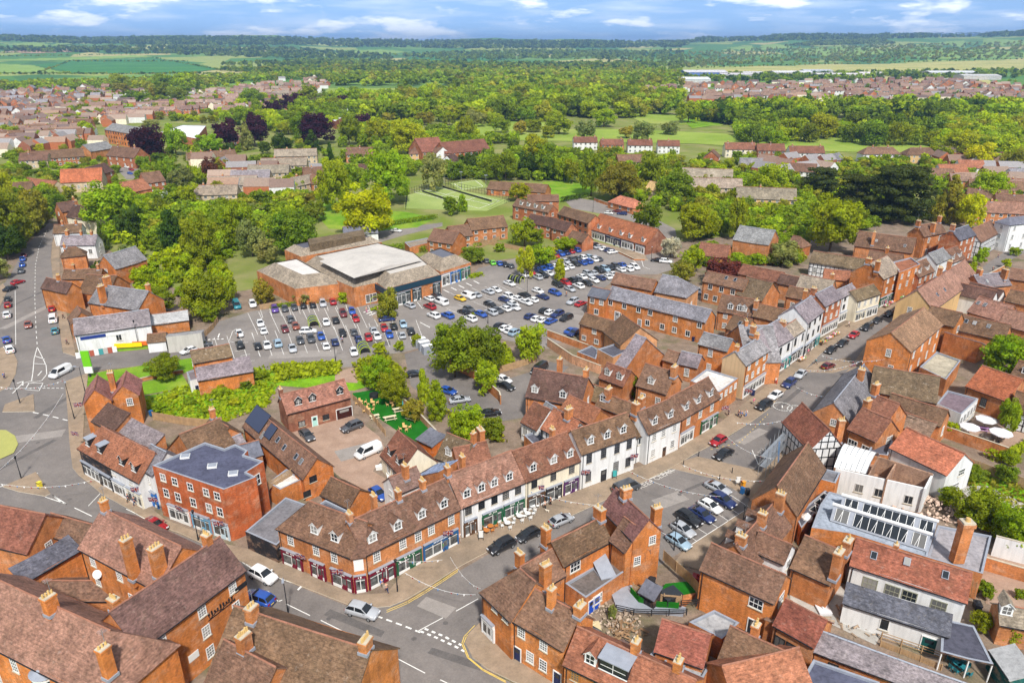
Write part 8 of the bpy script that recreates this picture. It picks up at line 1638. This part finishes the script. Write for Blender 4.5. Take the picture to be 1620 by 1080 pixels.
# ---------------------------------------------------------------- stalls on the high street pavement
rg=random.Random(3)
for i,(x,y,l)in enumerate(((1312,538,"market stall of orange goods by the stone lintelled townhouse"),(1322,532,"market stall with grey awning below the white shop"),(1402,487,"flower stall with pink blooms by the big brick block"),(1410,482,"flower stall with red blooms by the cream shop"),(1425,474,"flower stall with mixed pots by the green shopfront"),(1302,545,"dark market stall at the teal wall"),(1268,572,"fruit stall outside the long white shop"))):
 g=_U((x,y));r=empty("market_stall",(g.x,g.y,.13),.6);tag(r,l,"stall");b=MB();b.box(-1.1,1.1,-.5,.5,.55,.65);mk("counter",b.mesh("counter",[M["wood"]]),r)
 for sx in(-1,1):
  for sy in(-1,1):b=MB();b.box(sx-.04,sx+.04,sy*.42-.04,sy*.42+.04,0,.55);mk("leg",b.mesh("leg",[M["wood"]]),r)
 for k in range(9):c=rg.choice([(.6,.05,.1),(.6,.2,.3),(.7,.3,.03),(.1,.3,.05),(.7,.65,.6)]);b=MB();b.cyl((0,0,0),(0,0,.25),.14,.2,7);b.cyl((0,0,.25),(0,0,.45),.24,.1,7);mk("goods",b.mesh("goods",[M["paint"]]),r,(-.9+ (k%5) *.45,-.25+ (k//5) *.5,.65),0,c)
 # ---------------------------------------------------------------- air, light, sky
SUN_EL,SUN_AZ=math.radians(50),math.radians(168)
w=bpy.data.worlds.new("World");SC.world=w;w.use_nodes=True;nt=w.node_tree;bg=nt.nodes["Background"]
def N(t,**p):
 x=nt.nodes.new(t)
 for k,v in p.items():setattr(x,k,v)
 return x
def lk(a,b):nt.links.new(a,b)
sky=N("ShaderNodeTexSky",sky_type="NISHITA",sun_disc=False);sky.sun_elevation=SUN_EL;sky.sun_rotation=SUN_AZ;sky.altitude=100;sky.air_density=1.0;sky.dust_density=.4;sky.ozone_density=3.0
tc=N("ShaderNodeTexCoord");sx=N("ShaderNodeSeparateXYZ");lk(tc.outputs["Generated"],sx.inputs[0])
zm=N("ShaderNodeMath",operation="MULTIPLY_ADD");lk(sx.outputs[2],zm.inputs[0]);zm.inputs[1].default_value=1.0;zm.inputs[2].default_value=.22
cx=N("ShaderNodeCombineXYZ");lk(sx.outputs[0],cx.inputs[0]);lk(sx.outputs[1],cx.inputs[1]);lk(zm.outputs[0],cx.inputs[2]);nm=N("ShaderNodeVectorMath",operation="NORMALIZE");lk(cx.outputs[0],nm.inputs[0]);lk(nm.outputs[0],sky.inputs[0])
# clouds: cumulus banks low over the horizon, thin veils, added white overhead
az=N("ShaderNodeMath",operation="ARCTAN2");lk(sx.outputs[0],az.inputs[0]);lk(sx.outputs[1],az.inputs[1])
cv=N("ShaderNodeCombineXYZ");m1=N("ShaderNodeMath",operation="MULTIPLY");lk(az.outputs[0],m1.inputs[0]);m1.inputs[1].default_value=7;m2=N("ShaderNodeMath",operation="MULTIPLY");lk(sx.outputs[2],m2.inputs[0]);m2.inputs[1].default_value=30;lk(m1.outputs[0],cv.inputs[0]);lk(m2.outputs[0],cv.inputs[1])
n1=N("ShaderNodeTexNoise");lk(cv.outputs[0],n1.inputs["Vector"]);n1.inputs["Scale"].default_value=1.0;n1.inputs["Detail"].default_value=8;n1.inputs["Roughness"].default_value=.58
r1=N("ShaderNodeValToRGB");lk(n1.outputs["Fac"],r1.inputs[0]);r1.color_ramp.elements[0].position=.52;r1.color_ramp.elements[1].position=.6
vm=N("ShaderNodeVectorMath",operation="MULTIPLY");lk(cv.outputs[0],vm.inputs[0]);vm.inputs[1].default_value= (.28,.5,1)
n2=N("ShaderNodeTexNoise");lk(vm.outputs[0],n2.inputs["Vector"]);n2.inputs["Detail"].default_value=5;r2=N("ShaderNodeMapRange");lk(n2.outputs["Fac"],r2.inputs[0]);r2.inputs[1].default_value=.45;r2.inputs[2].default_value=.75;r2.inputs[4].default_value=.5
mx=N("ShaderNodeMath",operation="MAXIMUM");lk(r1.outputs[0],mx.inputs[0]);lk(r2.outputs[0],mx.inputs[1])
mixc=N("ShaderNodeMix",data_type="RGBA");zc=N("ShaderNodeMapRange");lk(sx.outputs[2],zc.inputs[0]);zc.inputs[1].default_value=.1;zc.inputs[2].default_value=.35;zc.inputs[4].default_value=.7;mx2=N("ShaderNodeMath",operation="MAXIMUM");lk(mx.outputs[0],mx2.inputs[0]);lk(zc.outputs[0],mx2.inputs[1]);lk(mx2.outputs[0],mixc.inputs[0]);lk(sky.outputs[0],mixc.inputs[6]);mixc.inputs[7].default_value= (6.2,6.6,7.2,1)  # white cover added overhead, out of view, so the sky fill is less blue
el=N("ShaderNodeMapRange");lk(sx.outputs[2],el.inputs[0]);el.inputs[1].default_value=.06;el.inputs[2].default_value=.3;el.inputs[3].default_value=2.0;el.inputs[4].default_value=.9
vs=N("ShaderNodeVectorMath",operation="SCALE");lk(mixc.outputs[2],vs.inputs[0]);lk(el.outputs[0],vs.inputs[3]);lk(vs.outputs[0],bg.inputs[0]);bg.inputs[1].default_value=.078
sl=bpy.data.lights.new("sun","SUN");sl.energy=3.7;sl.angle=math.radians(5);sl.color= (1,.96,.9)
so=bpy.data.objects.new("sun",sl);COL.objects.link(so)
sd=Vector((math.sin(SUN_AZ) *math.cos(SUN_EL),math.cos(SUN_AZ) *math.cos(SUN_EL),math.sin(SUN_EL)));so.rotation_euler=sd.to_track_quat("Z","Y").to_euler()
HAZE=True
if HAZE:
 b=MB();b.box(-15000,15000,-600,19000,-130,240)
 hm=bpy.data.materials.new("haze");hm.use_nodes=True;ht=hm.node_tree;ht.nodes.clear();ho=ht.nodes.new("ShaderNodeOutputMaterial");hv=ht.nodes.new("ShaderNodeVolumePrincipled")
 hv.inputs["Color"].default_value= (.3,.5,.85,1);hv.inputs["Density"].default_value=.0001;hv.inputs["Anisotropy"].default_value=0;ht.links.new(hv.outputs[0],ho.inputs["Volume"])
 tag(b.build("haze",[hm]),kind="stuff")
SC.view_settings.view_transform="Standard";SC.view_settings.look="None";SC.view_settings.exposure=.5;SC.view_settings.gamma=1
SC.cycles.use_denoising=True;SC.cycles.use_adaptive_sampling=True;SC.cycles.adaptive_threshold=.03;SC.cycles.max_bounces=5;SC.cycles.diffuse_bounces=2;SC.cycles.glossy_bounces=2;SC.cycles.transmission_bounces=2;SC.cycles.volume_bounces=0;SC.cycles.sample_clamp_indirect=4
print("WARN",NWARN);print("objects",len(bpy.data.objects))
